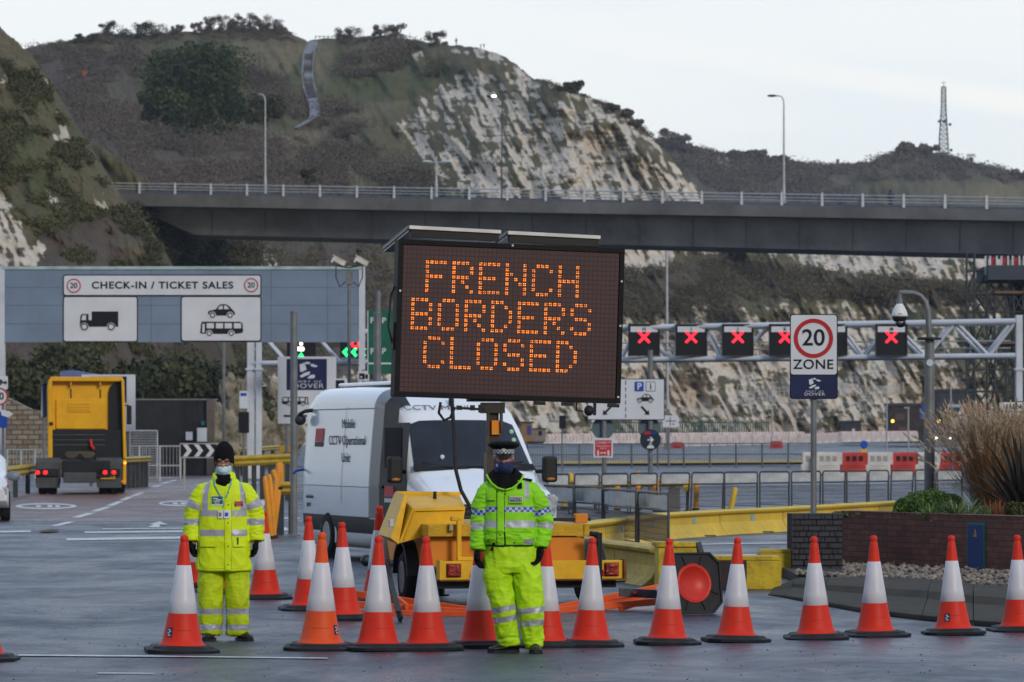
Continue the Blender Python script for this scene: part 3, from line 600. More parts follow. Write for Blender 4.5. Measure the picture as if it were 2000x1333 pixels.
for _ in range(150):
    x = g.uniform(225, 500); y0_ = np.interp(x, [225,300,380,500], [392,408,462,470]); y = g.uniform(y0_, 530 + 20*g.random()); r = g.uniform(.5, 1.5); cs.append(P(x, y, g.uniform(296,304) + (x-225)*.06)); rs.append((r*1.2, r, r*.8))
V, Q, T = cloud(cs, rs, 190, .085, 45, shell=.1); tag(fast_mesh('bank_scrub', V, Q, leaf_mat('bank_leaves', (.04,.04,.022), (.115,.10,.055)), attrs={'tone': T}), 'brown green thicket on the bank at the left end of the bridge', 'scrub', kind='stuff')
# ================================================================== FAR THINGS
# lattice mast and radar on the far hill
Ym = on_sheet('hill_far', 1843, 306); mm = thing('lattice_mast', 'tall lattice radio mast with dishes on the far right hill', 'radio mast', P(1843,300,Ym)); s_ = Ym/F
mb = MB(); hz = [0, 30, 60, 90, 110, 120, 130]; wz = [9, 8, 6, 4.5, 4.2, 4.0, 4.0]
for i in range(len(hz)-1):
    for sx_ in (-1, 1):
        for sy_ in (-1, 1):
            mb.tube((sx_*wz[i]*s_, sy_*wz[i]*s_, hz[i]*s_), (sx_*wz[i+1]*s_, sy_*wz[i+1]*s_, hz[i+1]*s_), .12, n=5)
for k in range(15):
    z = 130*k/14; z2 = 130*(k+1)/14; wd = np.interp(z, hz, wz); w2 = np.interp(min(z2,130), hz, wz)
    for sy_ in (-1, 1):
        if k < 14: mb.tube((-wd*s_, sy_*wd*s_, z*s_), (w2*s_, sy_*w2*s_, z2*s_), .07, n=4); mb.tube((wd*s_, sy_*wd*s_, z*s_), (-w2*s_, sy_*w2*s_, z2*s_), .07, n=4)
        mb.tube((-wd*s_, sy_*wd*s_, z*s_), (wd*s_, sy_*wd*s_, z*s_), .06, n=4)
mb.build('lattice', M_DSTEEL, mm)
mb = MB(); mb.tube((0,0,128*s_), (0,0,142*s_), .14, .05, 6); mb.tube((-5*s_,0,138*s_), (5*s_,0,138*s_), .06, n=4); mb.build('aerial', M_DSTEEL, mm)
for x, z, r in ((-9, 62, .45), (1, 62, .5), (12, 56, .45), (14, 6, .45)):
    mb = MB(); mb.lathe([(.05,-.25),(r,-.15),(r,.25),(.05,.3)], 12, (x*s_, -.8, z*s_), axis='y', caps=True); mb.build('dish', M_DSTEEL, mm)
Yr = on_sheet('hill_far', 1897, 322); rd = thing('radar_scanner', 'small radar scanner on a platform right of the lattice mast', 'radar', P(1897,318,Yr)); q = Yr/F
mb = MB(); mb.bx(-3*q,3*q,-.4,.4,-.5,8*q); mb.bx(-4.5*q,4.5*q,-.6,.6,8*q,9.5*q)
for x in (-7,7): mb.tube((x*q,0,-.5), (x*.5*q,0,9*q), .08)
mb.build('tower', M_DSTEEL, rd); mb = MB(); mb.bx(-9*q,8*q,-.2,.2,12*q,17*q); mb.tube((0,0,9*q),(0,0,13*q), .2); mb.build('antenna', M_GALV, rd)
t = thing('crest_hut', 'tiny hut on the far ridge between tall lamp post and mast', 'hut', P(1636,318,on_sheet('hill_far',1636,324))); q = .14
mb = MB(); mb.bx(-.45,.45,-.3,.3,-.3,.7); mb.prism([(-.55,.7),(.55,.7),(.4,1.0),(-.4,1.0)], -.4, .4); mb.build('walls', mat('hut_brown', (.12,.08,.06), .8), t)
# people far away
def tiny_person(label, px, py, Y, h, col, sit=False):
    t = thing('person', label, 'person', P(px, py, Y)); k = h/1.75
    mb = MB()
    mb.path([(-.1,0,0),(-.1,0,.45),(-.09,0,.88)], [.06,.07,.1], 8); mb.path([(.1,.02,0),(.1,0,.45),(.09,0,.88)], [.06,.07,.1], 8)
    mb.path([(0,0,.8),(0,0,1.1),(0,0,1.35),(0,0,1.46),(0,0,1.52)], [.17,.17,.2,.1,.06], 10); mb.ell((0,0,1.64), (.09,.1,.12), 10)
    for s in (-1,1): mb.path([(s*.2,0,1.38),(s*.27,0,1.1),(s*.25,-.05,.85)], [.06,.055,.04], 8)
    mb.move(Matrix.Scale(k, 4)); mb.build('body', mat(col, dict(dark_clothes=(.02,.02,.025), navy_clothes=(.02,.03,.07))[col], .8), t); return t
tiny_person('dark figure standing on the cliff top beside the lone bush', 891, 88, on_sheet('hill_cliff', 891, 92), 1.1, 'dark_clothes')
tiny_person('left one of two tiny figures at the cliff edge', 939, 94, on_sheet('hill_cliff', 939, 98), .62, 'dark_clothes')
tiny_person('right one of two tiny figures at the cliff edge', 945, 94, on_sheet('hill_cliff', 945, 98), .7, 'dark_clothes')
tiny_person('person in dark navy walking along the bridge behind the railing', 1739, 410, bY(1739)+2.5, 1.35, 'navy_clothes')
# hill crest fence by the top of the steps
t = thing('crest_fence', 'short dark post-and-rail fence at the top of the hill steps', 'fence', P(635,76,on_sheet('hill_cliff',635,80)))
mb = MB()
for i in range(5): mb.bx(-1.6+i*.7-.05,-1.6+i*.7+.05,-.05,.05,-.4,.55)
mb.bx(-1.7,1.4,-.03,.03,.3,.4); mb.build('post_and_rail', M_DSTEEL, t)
# netting canopy on the lower cliff
t = thing('rockfall_net', 'pale rockfall netting stretched along the lower chalk cliff', 'netting', P(1600,770,400))
mb = MB(); o = P(1600,770,400)
def npnt(u, v):
    x = 1440 + 325*u; y = 748 + 5*math.sin(u*9) + (8 if u < .6 else 8-22*(u-.6)) + v*(28 - 8*u) + 4*math.sin(u*25)*v; return P(x, y, 402 - 5*v) - o
for k in range(40): mb.tube(npnt(k/39, 0), npnt(k/39, 1), .035, n=4)
for j in range(6):
    for k in range(24): mb.tube(npnt(k/24, j/5), npnt((k+1)/24, j/5), .03, n=4)
mb.build('netting', mat('net_pale', (.46,.42,.38), .8), t)
# green palisade fence below the cliff
t = thing('palisade_fence', 'green palisade fence along the foot of the chalk cliff', 'fence', P(1340,850,372))
o = P(1340,850,372); mb = MB()
for k in range(76):
    p = P(1178+4.3*k, 850, 372) - o; mb.bx(p.x-.055,p.x+.055,-.03,.03,-.2,1.45)
    if k % 12 == 0: mb.bx(p.x-.08,p.x+.08,.03,.15,-.2,1.5)
mb.bx(-8.2,8.2,.02,.06,.2,.3); mb.bx(-8.2,8.2,.02,.06,1.15,1.25); mb.build('pales', mat('palisade_green', (.045,.09,.075), .6), t)
# red and white barrier runs across the far car park
M_WBR = mat('white_plastic', (.62,.60,.58), .5, var=.12, vs=2, dirt=.25); M_WBK = mat('red_plastic', (.50,.045,.04), .45, var=.2, vs=2, dirt=.2); M_HOLE = mat('barrier_hole', (.03,.01,.01), .8)
def far_module():
    t = thing('water_barrier', 'far white barrier with red bands in the long rows across the car park', 'barrier', group='far striped barriers across the car park')
    mb = MB(); mb.prism([(-1,0),(1,0),(1,.3),(.97,.75),(-.97,.75),(-1,.3)], -.2, .2); mb.path([(-1,0,.78),(1,0,.78)], .13, 8, 0)
    for x in (-.8,-.45,-.05,.35,.75): mb.path([(x-.05,0,.78),(x+.03,0,.78)], .145, 8, 1); mb.add([(x-.06,-.206,.2),(x+.0,-.206,.2),(x+.05,-.206,.66),(x-.01,-.206,.66)], [(0,1,2,3)], 1)
    mb.build('body', [M_WBR, M_WBK], t); return t
fm = far_module(); used = False
def runbars(x0, y0, x1, y1, Ya, Yb):
    global used
    a = P(x0,y0,Ya); b = P(x1,y1,Yb); n = int((b-a).length/2.03); rz = math.atan2(b.y-a.y, b.x-a.x)
    for i in range(n):
        p = a.lerp(b, (i+.5)/n)
        if not used: fm.location = p; fm.rotation_euler = (0,0,rz); used = True
        else: dup(fm, p, rz)
runbars(1030,868,1570,862,345,365); runbars(1290,873,1560,868,330,350); runbars(1560,868,1800,858,335,372); runbars(1640,864,1790,862,325,340)
def red_block(label, px, py):
    t = thing('water_barrier', label, 'barrier', P(px,py,326)); mb = MB(); mb.prism([(-.55,0),(.55,0),(.5,.5),(.42,.62),(-.42,.62),(-.5,.5)], -.3, .3); mb.build('body', M_WBK, t, .03); mb = MB(); mb.bx(-.3,.3,-.31,-.29,.15,.25); mb.build('slot', M_HOLE, t)
red_block('single red barrier block lying left of the second far striped row', 1323, 878); red_block('single red barrier block at the right end of the far striped rows', 1516, 876)
# dark sheds under the cliff on the right
M_SHED = mat('dark_brick', (.045,.035,.037), .85, var=.25, vs=2, bump=.2); M_SHED2 = mat('navy_cladding', (.03,.037,.05), .6); M_DGL = mat('dark_glass', (.01,.012,.016), .12, var=.05)
def shed(label, px0, px1, py0, py1, Y, m, door=None, roof=.25):
    a = P(px0,py1,Y); b = P(px1,py0,Y); t = thing('shed', label, 'building', ((a.x+b.x)/2, Y, a.z)); wx = (b.x-a.x)/2; h = b.z-a.z
    mb = MB(); mb.bx(-wx,wx,0,5,-.5,h); mb.build('wall', m, t); mb = MB(); mb.bx(-wx-.15,wx+.15,-.15,5.15,h,h+roof); mb.build('roof', M_DSTEEL, t)
    for i, (dx, w_, z0, h_, cm, nm) in enumerate(door or []):
        mb = MB(); mb.bx(dx-w_/2,dx+w_/2,-.04,.0,z0,z0+h_); mb.build(nm, cm, t)
    return t
M_BLUED = mat('blue_door', (.03,.05,.25), .5); M_BRD = mat('brown_panel', (.10,.065,.06), .8)
shed('dark brick building under the cliff with a bright yellow lamp', 1740, 1830, 793, 855, 352, M_SHED, [(-1.3,.9,1.6,.6,M_BRD,'window'),(-.9,1.0,.0,1.0,M_BRD,'door'),(1.9,.55,.1,.9,M_BLUED,'door')])
shed('dark blue building with flat roof behind the sign posts on the right', 1834, 1905, 765, 852, 368, M_SHED2, [(-.8,.8,2.0,.6,M_DGL,'window'),(.9,.8,2.0,.6,M_DGL,'window')])
shed('small dark kiosk at the foot of the chalk cliff', 1652, 1682, 824, 856, 366, M_SHED2, [(0,.25,.5,.4,mat('notice_white',(.6,.6,.62),.6),'notice')], .1)
shed('small tan cabin with a blue door beside the van roof', 1018, 1040, 826, 852, 340, mat('tan_render', (.28,.17,.08), .8), [(.2,.35,.1,.85,M_BLUED,'door')], .1)
shed('grey concrete store behind the left gantry leg', 1040, 1066, 838, 852, 344, mat('grey_render', (.22,.21,.2), .8), [(.1,.3,.05,.4,M_DGL,'door')], .06)
for px, lb in ((1743,'round yellow lamp glowing on the dark brick building'), (1833,'round yellow lamp glowing right of the camera pole')):
    t = thing('wall_lamp', lb, 'lamp', P(px, 823, 350.5)); mb = MB(); mb.ell((0,-.2,0), (.14,.1,.14)); mb.build('lens', mat('yellow_lamp', (1,.62,.06), emit=3), t); mb = MB(); mb.bx(-.08,.08,-.1,.9,-.08,.08); mb.build('bracket', M_DSTEEL, t)
t = thing('parked_car', 'distant car with white headlamps on beyond the camera pole', 'car', P(1842,872,300)); 
mb = MB(); mb.prism([(-.85,.2),(.85,.2),(.88,.75),(.7,.85),(.55,1.25),(-.55,1.25),(-.7,.85),(-.88,.75)], 0, 3.6); mb.build('body', mat('car_grey', (.18,.19,.2), .3, coat=.5), t, .05)
mb = MB(); mb.prism([(-.62,.86),(.62,.86),(.5,1.2),(-.5,1.2)], -.03, .0); mb.build('windscreen', M_DGL, t)
for s in (-1,1):
    mb = MB(); mb.ell((s*.6,-.02,.62),(.15,.05,.1)); mb.build('headlight', mat('headlamp_white', (1,.95,.85), emit=7), t)
    mb = MB(); mb.lathe([(.05,-.1),(.32,-.1),(.32,.1),(.05,.1)], 16, (s*.75,.7,.32), axis='x', caps=True); mb.build('wheel', M_DSTEEL, t)
# scaffold around a bridge pier on the far right
t = thing('scaffold_tower', 'tall scaffold tower with red netting on its deck at the far right', 'scaffold', P(1940,850,232)); o = t.location.copy(); g = random.Random(4)
mb = MB(); xsx = [1888,1903,1928,1943,1965,1980,1998,2020,2050]; zz = [850,800,765,722,690,672,610,575,530]
for yo in (0, 1.5, 3.0):
    for x in xsx: a = P(x, 855, 232+yo)-o; b = P(x, 492+g.uniform(0,14) if x < 1930 else 560, 232+yo)-o; mb.tube(a, b, .075, n=5)
    for y in zz: mb.tube(P(1886,y,232+yo)-o, P(2060,y,232+yo)-o, .065, n=5); 
    for k in range(len(zz)-1):
        for j in range(len(xsx)-1):
            if g.random() < .75: mb.tube(P(xsx[j],zz[k],232+yo)-o, P(xsx[j+1],zz[k+1],232+yo)-o, .06, n=4)
            if g.random() < .3: mb.tube(P(xsx[j+1],zz[k],232+yo)-o, P(xsx[j],zz[k+1],232+yo)-o, .06, n=4)
mb.build('scaffold_poles', M_DSTEEL, t)
for y in (574,672,765,690,610):
    for x0, x1 in ((1888,1926),(1942,1998),(2000,2060)):
        if g.random() < .8: a = P(x0,y,232)-o; b = P(x1,y-5,232)-o; mb = MB(); mb.bx(a.x,b.x,-.3,3.3,a.z,b.z); mb.build('board', mat('scaffold_board', (.16,.10,.07), .8), t)
mb = MB(); a = P(1926,548,232)-o; b = P(2080,536,232)-o; mb.bx(a.x,b.x,-1,5,a.z,b.z+.5); a = P(1926,538,232)-o; b = P(2080,502,232)-o; mb.bx(a.x,b.x,-.2,-.05,a.z,a.z+.25)
a = P(1975,640,236)-o; b = P(2060,545,236)-o; mb.bx(a.x,b.x,3,5,a.z,b.z); mb.build('deck', mat('deck_blue_grey', (.045,.055,.075), .7), t)
mb = MB()
for k in range(8):
    p = P(1928+22*k,538,232)-o; 
    for dx in (-.14,.14): mb.bx(p.x+dx-.05,p.x+dx+.05,-.35,-.25,p.z,p.z+1.15)
mb.build('post', M_RAILW, t)
mb = MB()
for k in range(8): p = P(1934+22*k,535,232)-o; mb.bx(p.x,p.x+.42,-.24,-.22,p.z+.25,p.z+1.0)
mb.build('red_netting', mat('red_netting', (.30,.03,.045), .8, var=.4, vs=6), t)
# ================================================================== GANTRIES AND SIGNS
M_SGW = mat('sign_white', (.60,.64,.70), .4, var=.05, vs=1.5); M_SGB = mat('sign_black', (.010,.011,.016), .5, var=.05, spec=.2)
M_SGR = mat('sign_red', (.42,.015,.02), .4, var=.06); M_SGN = mat('sign_navy', (.012,.018,.075), .35, var=.08); M_SGBL = mat('sign_blue', (.012,.07,.42), .35, var=.06)
M_POST = mat('post_grey', (.17,.18,.19), .5, .3, var=.15, vs=4, dirt=.25); M_GWH = mat('gantry_paint', (.55,.60,.67), .45, var=.08, vs=1, dirt=.12)
M_SPK = mat('lamp_black', (.012,.012,.014), .6)
def zpl(px, py, Y, o): q = P(px, py, Y); return (q.x-o.x, q.z-o.z)
class Flat:
    """helper placing flat sign artwork in picture measure on an upright plate at depth Y; the plate is a part of `root`"""
    def __init__(s, root, Y, origin, y0): s.r = root; s.Y = Y; s.o = origin; s.k = Y/F; s.y = y0
    def q(s, px, py): return zpl(px, py, s.Y, s.o)
    def poly(s, name, pts, m, d=.004, th=.004): mb = MB(); mb.prism([s.q(*p) for p in pts], s.y-d-th, s.y-d); return mb.build(name, m, s.r)
    def polys(s, name, L_, m, d=.004, th=.004):
        mb = MB(); 
        for pts in L_: mb.prism([s.q(*p) for p in pts], s.y-d-th, s.y-d)
        return mb.build(name, m, s.r)
    def rrect(s, name, x0, y0, x1, y1, r, m, d=.004, th=.004):
        a = s.q(x0, y1); b = s.q(x1, y0); mb = MB(); mb.prism(rr(a[0], b[0], a[1], b[1], r*s.k), s.y-d-th, s.y-d); return mb.build(name, m, s.r)
    def ring(s, name, x, y, r, t, m, d=.004): mb = MB(); mb.ring(s.q(x,y), r*s.k, t*s.k, s.y-d-.004, s.y-d); return mb.build(name, m, s.r)
    def disc(s, name, x, y, r, m, d=.004, th=.004): mb = MB(); mb.disc(s.q(x,y), r*s.k, s.y-d-th, s.y-d); return mb.build(name, m, s.r)
    def text(s, body, x, y, h, m, d=.004, bold=.02, sx=1.0, align='CENTER', space=1.0): q = s.q(x, y); return text(body, h*s.k/.69, m, s.r, (q[0], s.y-d-.003, q[1]), bold=bold, sx=sx, align=align, space=space)
def rrp(x0,y0,x1,y1,r):          # picture-space rounded rectangle
    return [(a, -b) for a, b in rr(x0, x1, -y1, -y0, r, 4)]
def cir(x,y,r,n=20): return [(x+r*math.cos(2*math.pi*k/n), y+r*math.sin(2*math.pi*k/n)) for k in range(n)]
def car_shape(f, name, cx, by, wd, m, mw, d):
    k = wd/60; P_ = lambda L_: [(cx + x*k, by + y*k) for x, y in L_]
    f.poly(name, P_([(-29,-6),(-28,-13),(-12,-17),(-6,-25),(-1,-28),(10,-28),(17,-24),(24,-16),(29,-11),(30,-5),(22,-3),(-22,-3)]), m, d)
    f.poly('window', P_([(-8,-17),(-3,-24),(3,-25),(3,-17)]), mw, d+.004); f.poly('window', P_([(6,-17),(6,-25),(11,-25),(17,-17)]), mw, d+.004)
    for x in (-19, 19): f.disc('tyre', cx+x*k, by-4*k, 7.5*k, mw, d+.004); f.disc('wheel', cx+x*k, by-4*k, 6*k, m, d+.010); f.disc('hub', cx+x*k, by-4*k, 3.6*k, mw, d+.016)
def bus_shape(f, cx, by, wd, m, mw, d, flip=1):
    k = wd/84; X = lambda x: cx + flip*x*k; PP = lambda L_: [(X(x), by + y*k) for x, y in L_]
    f.poly('bus', PP([(-42,-4),(-40,-24),(-38,-27),(36,-27),(41,-24),(42,-8),(40,-5),(28,-3),(-28,-3)]), m, d)
    f.poly('window', PP([(-38,-6),(-37,-23),(-33,-23),(-33,-6)]), mw, d+.004)
    for x in (-29,-11,6,24): f.poly('window', PP([(x,-14),(x,-24),(x+14,-24),(x+14,-14)]), mw, d+.004)
    for x in (-24, 19): f.disc('tyre', X(x), by-4*k, 6.5*k, mw, d+.004); f.disc('wheel', X(x), by-4*k, 5*k, m, d+.010); f.disc('hub', X(x), by-4*k, 3*k, mw, d+.016)
def port_logo(f, x0, y0, x1, y1, m, d, words=True):
    h = y1-y0; xm = (x0+x1)/2; w_ = min(x1-x0, h*1.15); X0, X1 = x0, x1; x0 = xm-w_/2; x1 = xm+w_/2; q = lambda L_: [(x0+a*w_, y0+b*h) for a, b in L_]
    f.poly('wave_mark', q([(.30,.18),(.44,.12),(.50,.34),(.36,.42),(.32,.40)]), m, d)
    f.poly('wave_mark', q([(.42,.13),(.52,.09),(.60,.11),(.58,.17),(.50,.16),(.44,.19)]), m, d)
    f.poly('wave_mark', q([(.60,.17),(.68,.16),(.74,.20),(.80,.21),(.78,.26),(.70,.26),(.62,.23)]), m, d)
    f.poly('wave_mark', q([(.30,.55),(.42,.46),(.52,.42),(.60,.40),(.57,.50),(.48,.54),(.36,.60)]), m, d)
    f.poly('wave_mark', q([(.52,.62),(.60,.52),(.70,.50),(.74,.55),(.70,.62),(.60,.63)]), m, d)
    if words:
        f.text('PORT OF', (x0+x1)/2+w_*.04, y0+h*.73, h*.065, m, d, 0, 1.8, space=1.3); f.text('DOVER', (x0+x1)/2+w_*.04, y0+h*.87, h*.14, m, d, 0, 1.4, space=1.12)
def roundel(f, x, y, r, txt, h, d=.006, mw=M_SGW):
    f.ring('red_ring', x, y, r, r*.17, M_SGR, d); f.text(txt, x, y, h, M_SGB, d, .022, 1.0)
# ---- overhead check-in sign gantry
Yg = 130.0; o = Vector(((355-PX0)*Yg/F, Yg, zg(Yg)))
gt = thing('overhead_sign_gantry', 'blue-grey overhead board on white posts reading CHECK-IN / TICKET SALES', 'sign gantry', o)
M_PANEL = mat('panel_blue_grey', (.17,.235,.33), .5, var=.10, vs=.6, dirt=.12); M_PANEL2 = mat('panel_joint', (.11,.15,.22), .6)
f = Flat(gt, Yg, o, -.12)
a = f.q(8, 669); b = f.q(700, 527); mb = MB(); mb.bx(a[0], b[0], -.12, .12, a[1], b[1]); 
for yy in (562,597,633):
    q = f.q(8, yy); mb.bx(a[0], b[0], -.124, -.119, q[1]-.012, q[1]+.012, 1)
for xx in (180,296,410,530,640): q = f.q(xx, 600); mb.bx(q[0]-.012, q[0]+.012, -.125, -.118, a[1], b[1], 1)
mb.build('board', [M_PANEL, M_PANEL2], gt)
mb = MB(); c = f.q(4, 521); e_ = f.q(706, 527); mb.bx(c[0], e_[0], -.16, .16, e_[1], c[1]); mb.build('top_beam', mat('beam_pale_teal', (.33,.46,.47), .6, var=.2, vs=2, dirt=.2), gt)
for x0, x1 in ((-2,10),(701,713)):
    a = f.q(x0, 0)[0]; b = f.q(x1, 0)[0]; mb = MB(); mb.bx(a, b, -.15, .12, 0, f.q(0, 521)[1]); mb.bx(a-.05, b+.05, -.2, .17, 0, .3); mb.build('post', M_GWH, gt, .01)
for x0, y0, x1, y1 in ((124,537,511,579),(124,579,270,669),(354,579,511,668)):
    f.rrect('sign_border', x0, y0, x1, y1, 5, M_SGB, .012, .02); f.rrect('sign_face', x0+2, y0+2.2, x1-2, y1-2.2, 4, M_SGW, .034)
f.text('CHECK-IN / TICKET SALES', 318, 558.5, 13, M_SGB, .04, .03, 1.13, space=1.12)
roundel(f, 145, 559, 14, '20', 10, .04); roundel(f, 491, 558, 14, '20', 10, .04)
f.poly('lorry', [(157,632),(158,618),(161,614),(174,614),(174,626),(180,626),(180,609),(232,609),(232,639),(157,639)], M_SGB, .04)
f.poly('window', [(160,626),(162,617),(169,616),(169,626)], M_SGW, .046)
for x in (166,218): f.disc('tyre', x, 639, 8, M_SGW, .046); f.disc('wheel', x, 639, 7, M_SGB, .052); f.disc('hub', x, 639, 4.6, M_SGW, .058)
car_shape(f, 'car', 433, 620, 54, M_SGB, M_SGW, .04); bus_shape(f, 433.5, 656, 84, M_SGB, M_SGW, .04)
# small signs on the gantry's left post
def plate(root, Y, o, x0, y0, x1, y1, m, r=2, yb=-.2, name='sign_face'):
    f = Flat(root, Y, o, yb); f.rrect(name, x0, y0, x1, y1, r, m, 0, .02); return f
def post_sign(label, Y, px, pyb, posts, ptop, rad=.045, cat='road sign', name='road_sign', base=None):
    o = GX(px, Y) if base is None else base; t = thing(name, label, cat, o)
    for x in posts:
        q = zpl(x, ptop, Y, o); mb = MB(); mb.tube((q[0],0,-.1), (q[0],0,q[1]), rad, n=12); mb.build('post', M_POST, t)
    return t, o
t, o = post_sign('camera symbol and 20 roundel plates on a post at the left edge', 126, 4, 0, [6], 735)
f = plate(t, 126, o, -12, 735, 16, 761, M_SGW, yb=-.08); f.text('9', 2, 748, 10, M_SGB, .022, .06); f.poly('arrow', [(6,746),(11,746),(11,743),(15,748),(11,753),(11,750),(6,750)], M_SGB, .022)
f.disc('sign_face', -1, 775, 17.5, M_SGW, 0, .02); f.ring('red_ring', -1, 775, 17.5, 3, M_SGR, .022); f.text('20', -1, 775, 13, M_SGB, .022, .03)
f.rrect('blue_panel', -14, 804, 15, 836, 1, M_SGBL, 0, .02); f.poly('arrow', [(2,800),(20,804),(27,809),(18,816),(4,812)], M_SGW, .022)
# ---- long white lane-signal gantry
def gat(px): return 158 - (px-495)*10/1495
Y0 = gat(1240); o = Vector(((1240-PX0)*Y0/F, Y0, zg(Y0)))
lg = thing('lane_signal_gantry', 'long white tubular truss gantry spanning the lanes behind the message board', 'gantry', o)
def gp(px, py, dy=0): return P(px, py, gat(px)) + Vector((0, dy, 0)) - o
def grow(y0, y1): return lambda x: y0 + (x-495)*(y1-y0)/1495
tY = grow(652, 628); bY_ = grow(710, 695)
mb = MB()
for dy in (0, 1.6):
    mb.tube(gp(485,tY(485),dy), gp(1990,tY(1990),dy), .115, n=12); mb.tube(gp(485,bY_(485),dy), gp(1990,bY_(1990),dy), .105, n=12)
nd = [(510,1),(560,0),(612,1),(664,0),(716,1),(768,0),(830,1),(890,0),(960,1),(1030,0),(1090,1),(1150,0),(1214,0),(1244,1),(1312,0),(1380,1),(1412,0),(1440,0),(1506,1),(1560,0),(1640,1),(1688,0),(1745,1),(1810,0),(1868,1),(1932,0),(1985,1)]
for dy in (0, 1.6):
    for (xa, ta), (xb, tb) in zip(nd[:-1], nd[1:]): mb.tube(gp(xa, (tY if ta else bY_)(xa), dy), gp(xb, (tY if tb else bY_)(xb), dy), .065, n=8)
for x in range(560, 1990, 120): mb.tube(gp(x,tY(x),0), gp(x,tY(x),1.6), .05, n=6); mb.tube(gp(x,bY_(x),0), gp(x,bY_(x),1.6), .05, n=6)
mb.build('truss', M_GWH, lg)
mb = MB()
for r_ in (668, 682): mb.tube(gp(1215,r_,1.8), gp(1985,r_-4,1.8), .03, n=5)
for x in range(1230,1990,52): mb.tube(gp(x,bY_(x),1.8), gp(x,664,1.8), .025, n=5)
mb.build('walkway_rail', M_GALV, lg)
for x0, x1 in ((483,497),(500,511),(1984,1997)):
    a = gp(x0,0).x; b = gp(x1,0).x; mb = MB(); zt = gp(x0, 668 if x0 < 600 else 616).z; yy = gat(x0)-Y0
    mb.bx(a, b, yy-.15, yy+.15, -.4, zt); mb.bx(a-.06, b+.06, yy-.2, yy+.2, gp(x0,722).z-.05, gp(x0,722).z+.05)
    if x0 == 500:
        for z in range(0, 6): mb.bx(a-.12, a, yy-.05, yy+.05, z+.3, z+.42)
    mb.build('post', M_GWH, lg, .015)
M_REDX = mat('red_lamp', (1,.02,.04), emit=2.2, var=0)
def lane_signal(label, px, letter, x=True, first=None):
    Y = gat(px) - .35; c = P(px, 636, Y); k = Y/F; t = thing('lane_signal', label, 'lane signal', P(px, 694, Y), group='red-cross lane signals hung on the gantry')
    w2 = 29.5*k; h = 59*k
    mb = MB(); mb.bx(-w2, w2, 0, .22, 0, h); mb.build('housing', M_SGB, t, .02)
    mb = MB()
    for (a, b, c_, d) in ((-w2,w2,h,h+.04),(-w2,w2,-.04,0),(-w2-.03,-w2,-.04,h+.04),(w2,w2+.03,-.04,h+.04)): mb.bx(a, b, -.06, .2, c_, d)
    mb.build('frame', M_DSTEEL, t)
    mb = MB(); mb.bx(-w2+.06, w2-.06, -.02, 0, h-14*k, h-3*k); mb.build('name_strip', M_SGW, t)
    text(letter, 9*k, M_SGB, t, (0, -.024, h-8.5*k), bold=.04)
    if x:
        mb = MB(); q = 9*k; cz = h-24*k; g = random.Random(int(px))
        for i in range(7):
            for s in (-1, 1):
                u = (i-3)/3*q
                if s == -1 and i == 3: continue
                mb.ell((u, -.02, cz+s*u), (.055,.03,.055), 8)
        for s in (-1, 1):
            R_ = Matrix.Rotation(s*R(45), 3, 'Y'); mb.box((0,-.01+.001*s,cz), (q*2.9, .02, .065), 0, R_)
        mb.build('red_cross', M_REDX, t)
    return t
for px, le, lb in ((1258,'H','lane signal lettered H with red cross, next to the message board'),(1350,'I','lane signal lettered I with red cross, second along the gantry'),(1441,'J','lane signal lettered J with red cross, third along the gantry'),(1533,'K','lane signal lettered K, half hidden by the 20 zone sign'),(1741,'M','lane signal lettered M with red cross behind the dome camera')): lane_signal(lb, px, le)
lane_signal('lane signal lettered L mostly hidden behind the 20 zone sign', 1624, 'L', x=False)
# lane signals with arrows on the left
M_GRN = mat('green_lamp', (.02,.95,.22), emit=1.8, var=0); M_WHL = mat('white_lamp', (1,.9,.82), emit=2.5, var=0)
def sig2(label, x0, x1, y0, y1, Y=155):
    k = Y/F; t = thing('lane_signal', label, 'lane signal', P((x0+x1)/2, y1, Y)); w2 = (x1-x0)/2*k; mb = MB(); mb.bx(-w2, w2, 0, .3, 0, (y1-y0)*k); mb.build('housing', M_SGB, t, .02)
    return t, Flat(t, Y, t.location.copy(), 0)
t, f = sig2('black lane signal with white figure and green arrow behind the tall grey post', 560, 617, 668, 697)
f.disc('white_light', 588, 672, 3.4, M_WHL, .002); f.rrect('white_light', 581, 678, 594, 686, 2, M_WHL, .002); f.poly('green_arrow', [(582,697),(588,688),(594,697)], M_GRN, .002)
t, f = sig2('black lane signal with green chevrons and a red light by the white camera post', 664, 716, 667, 698, 156)
for x in (668, 685, 702): f.poly('green_chevron', [(x,688),(x+9,679),(x+13,682),(x+8,688),(x+13,694),(x+9,698)], M_GRN, .002)
f.ring('red_light', 694, 672, 8.5, 5, M_REDX, .002)
# ---- port sign boards
def port_board(label, x0, y0, x1, y1, Y, bus, posts, cut=None):
    t, o = post_sign(label, Y, (x0+x1)/2, 0, posts, y0+5, .06); f = Flat(t, Y, o, -.08)
    f.rrect('sign_face', x0, y0, x1, y1, 2, M_SGW, 0, .05); w_ = x1-x0; h_ = y1-y0
    f.rrect('navy_panel', x0+w_*.15, y0+h_*.035, x0+w_*.84, y0+h_*.5, 1, M_SGN, .052); port_logo(f, x0+w_*.15, y0+h_*.035, x0+w_*.84, y0+h_*.5, M_SGW, .060)
    bus_shape(f, x0+w_*.30, y0+h_*.73, w_*.46, M_SGB, M_SGW, .052, flip=-1); f.rrect('bar', x0+w_*.1, y0+h_*.87, x0+w_*.5, y0+h_*.90, 0, M_SGB, .052)
    return t
port_board('white port sign with navy logo panel, half behind the tall grey post', 543, 697, 657, 828, 136, True, [560, 640])
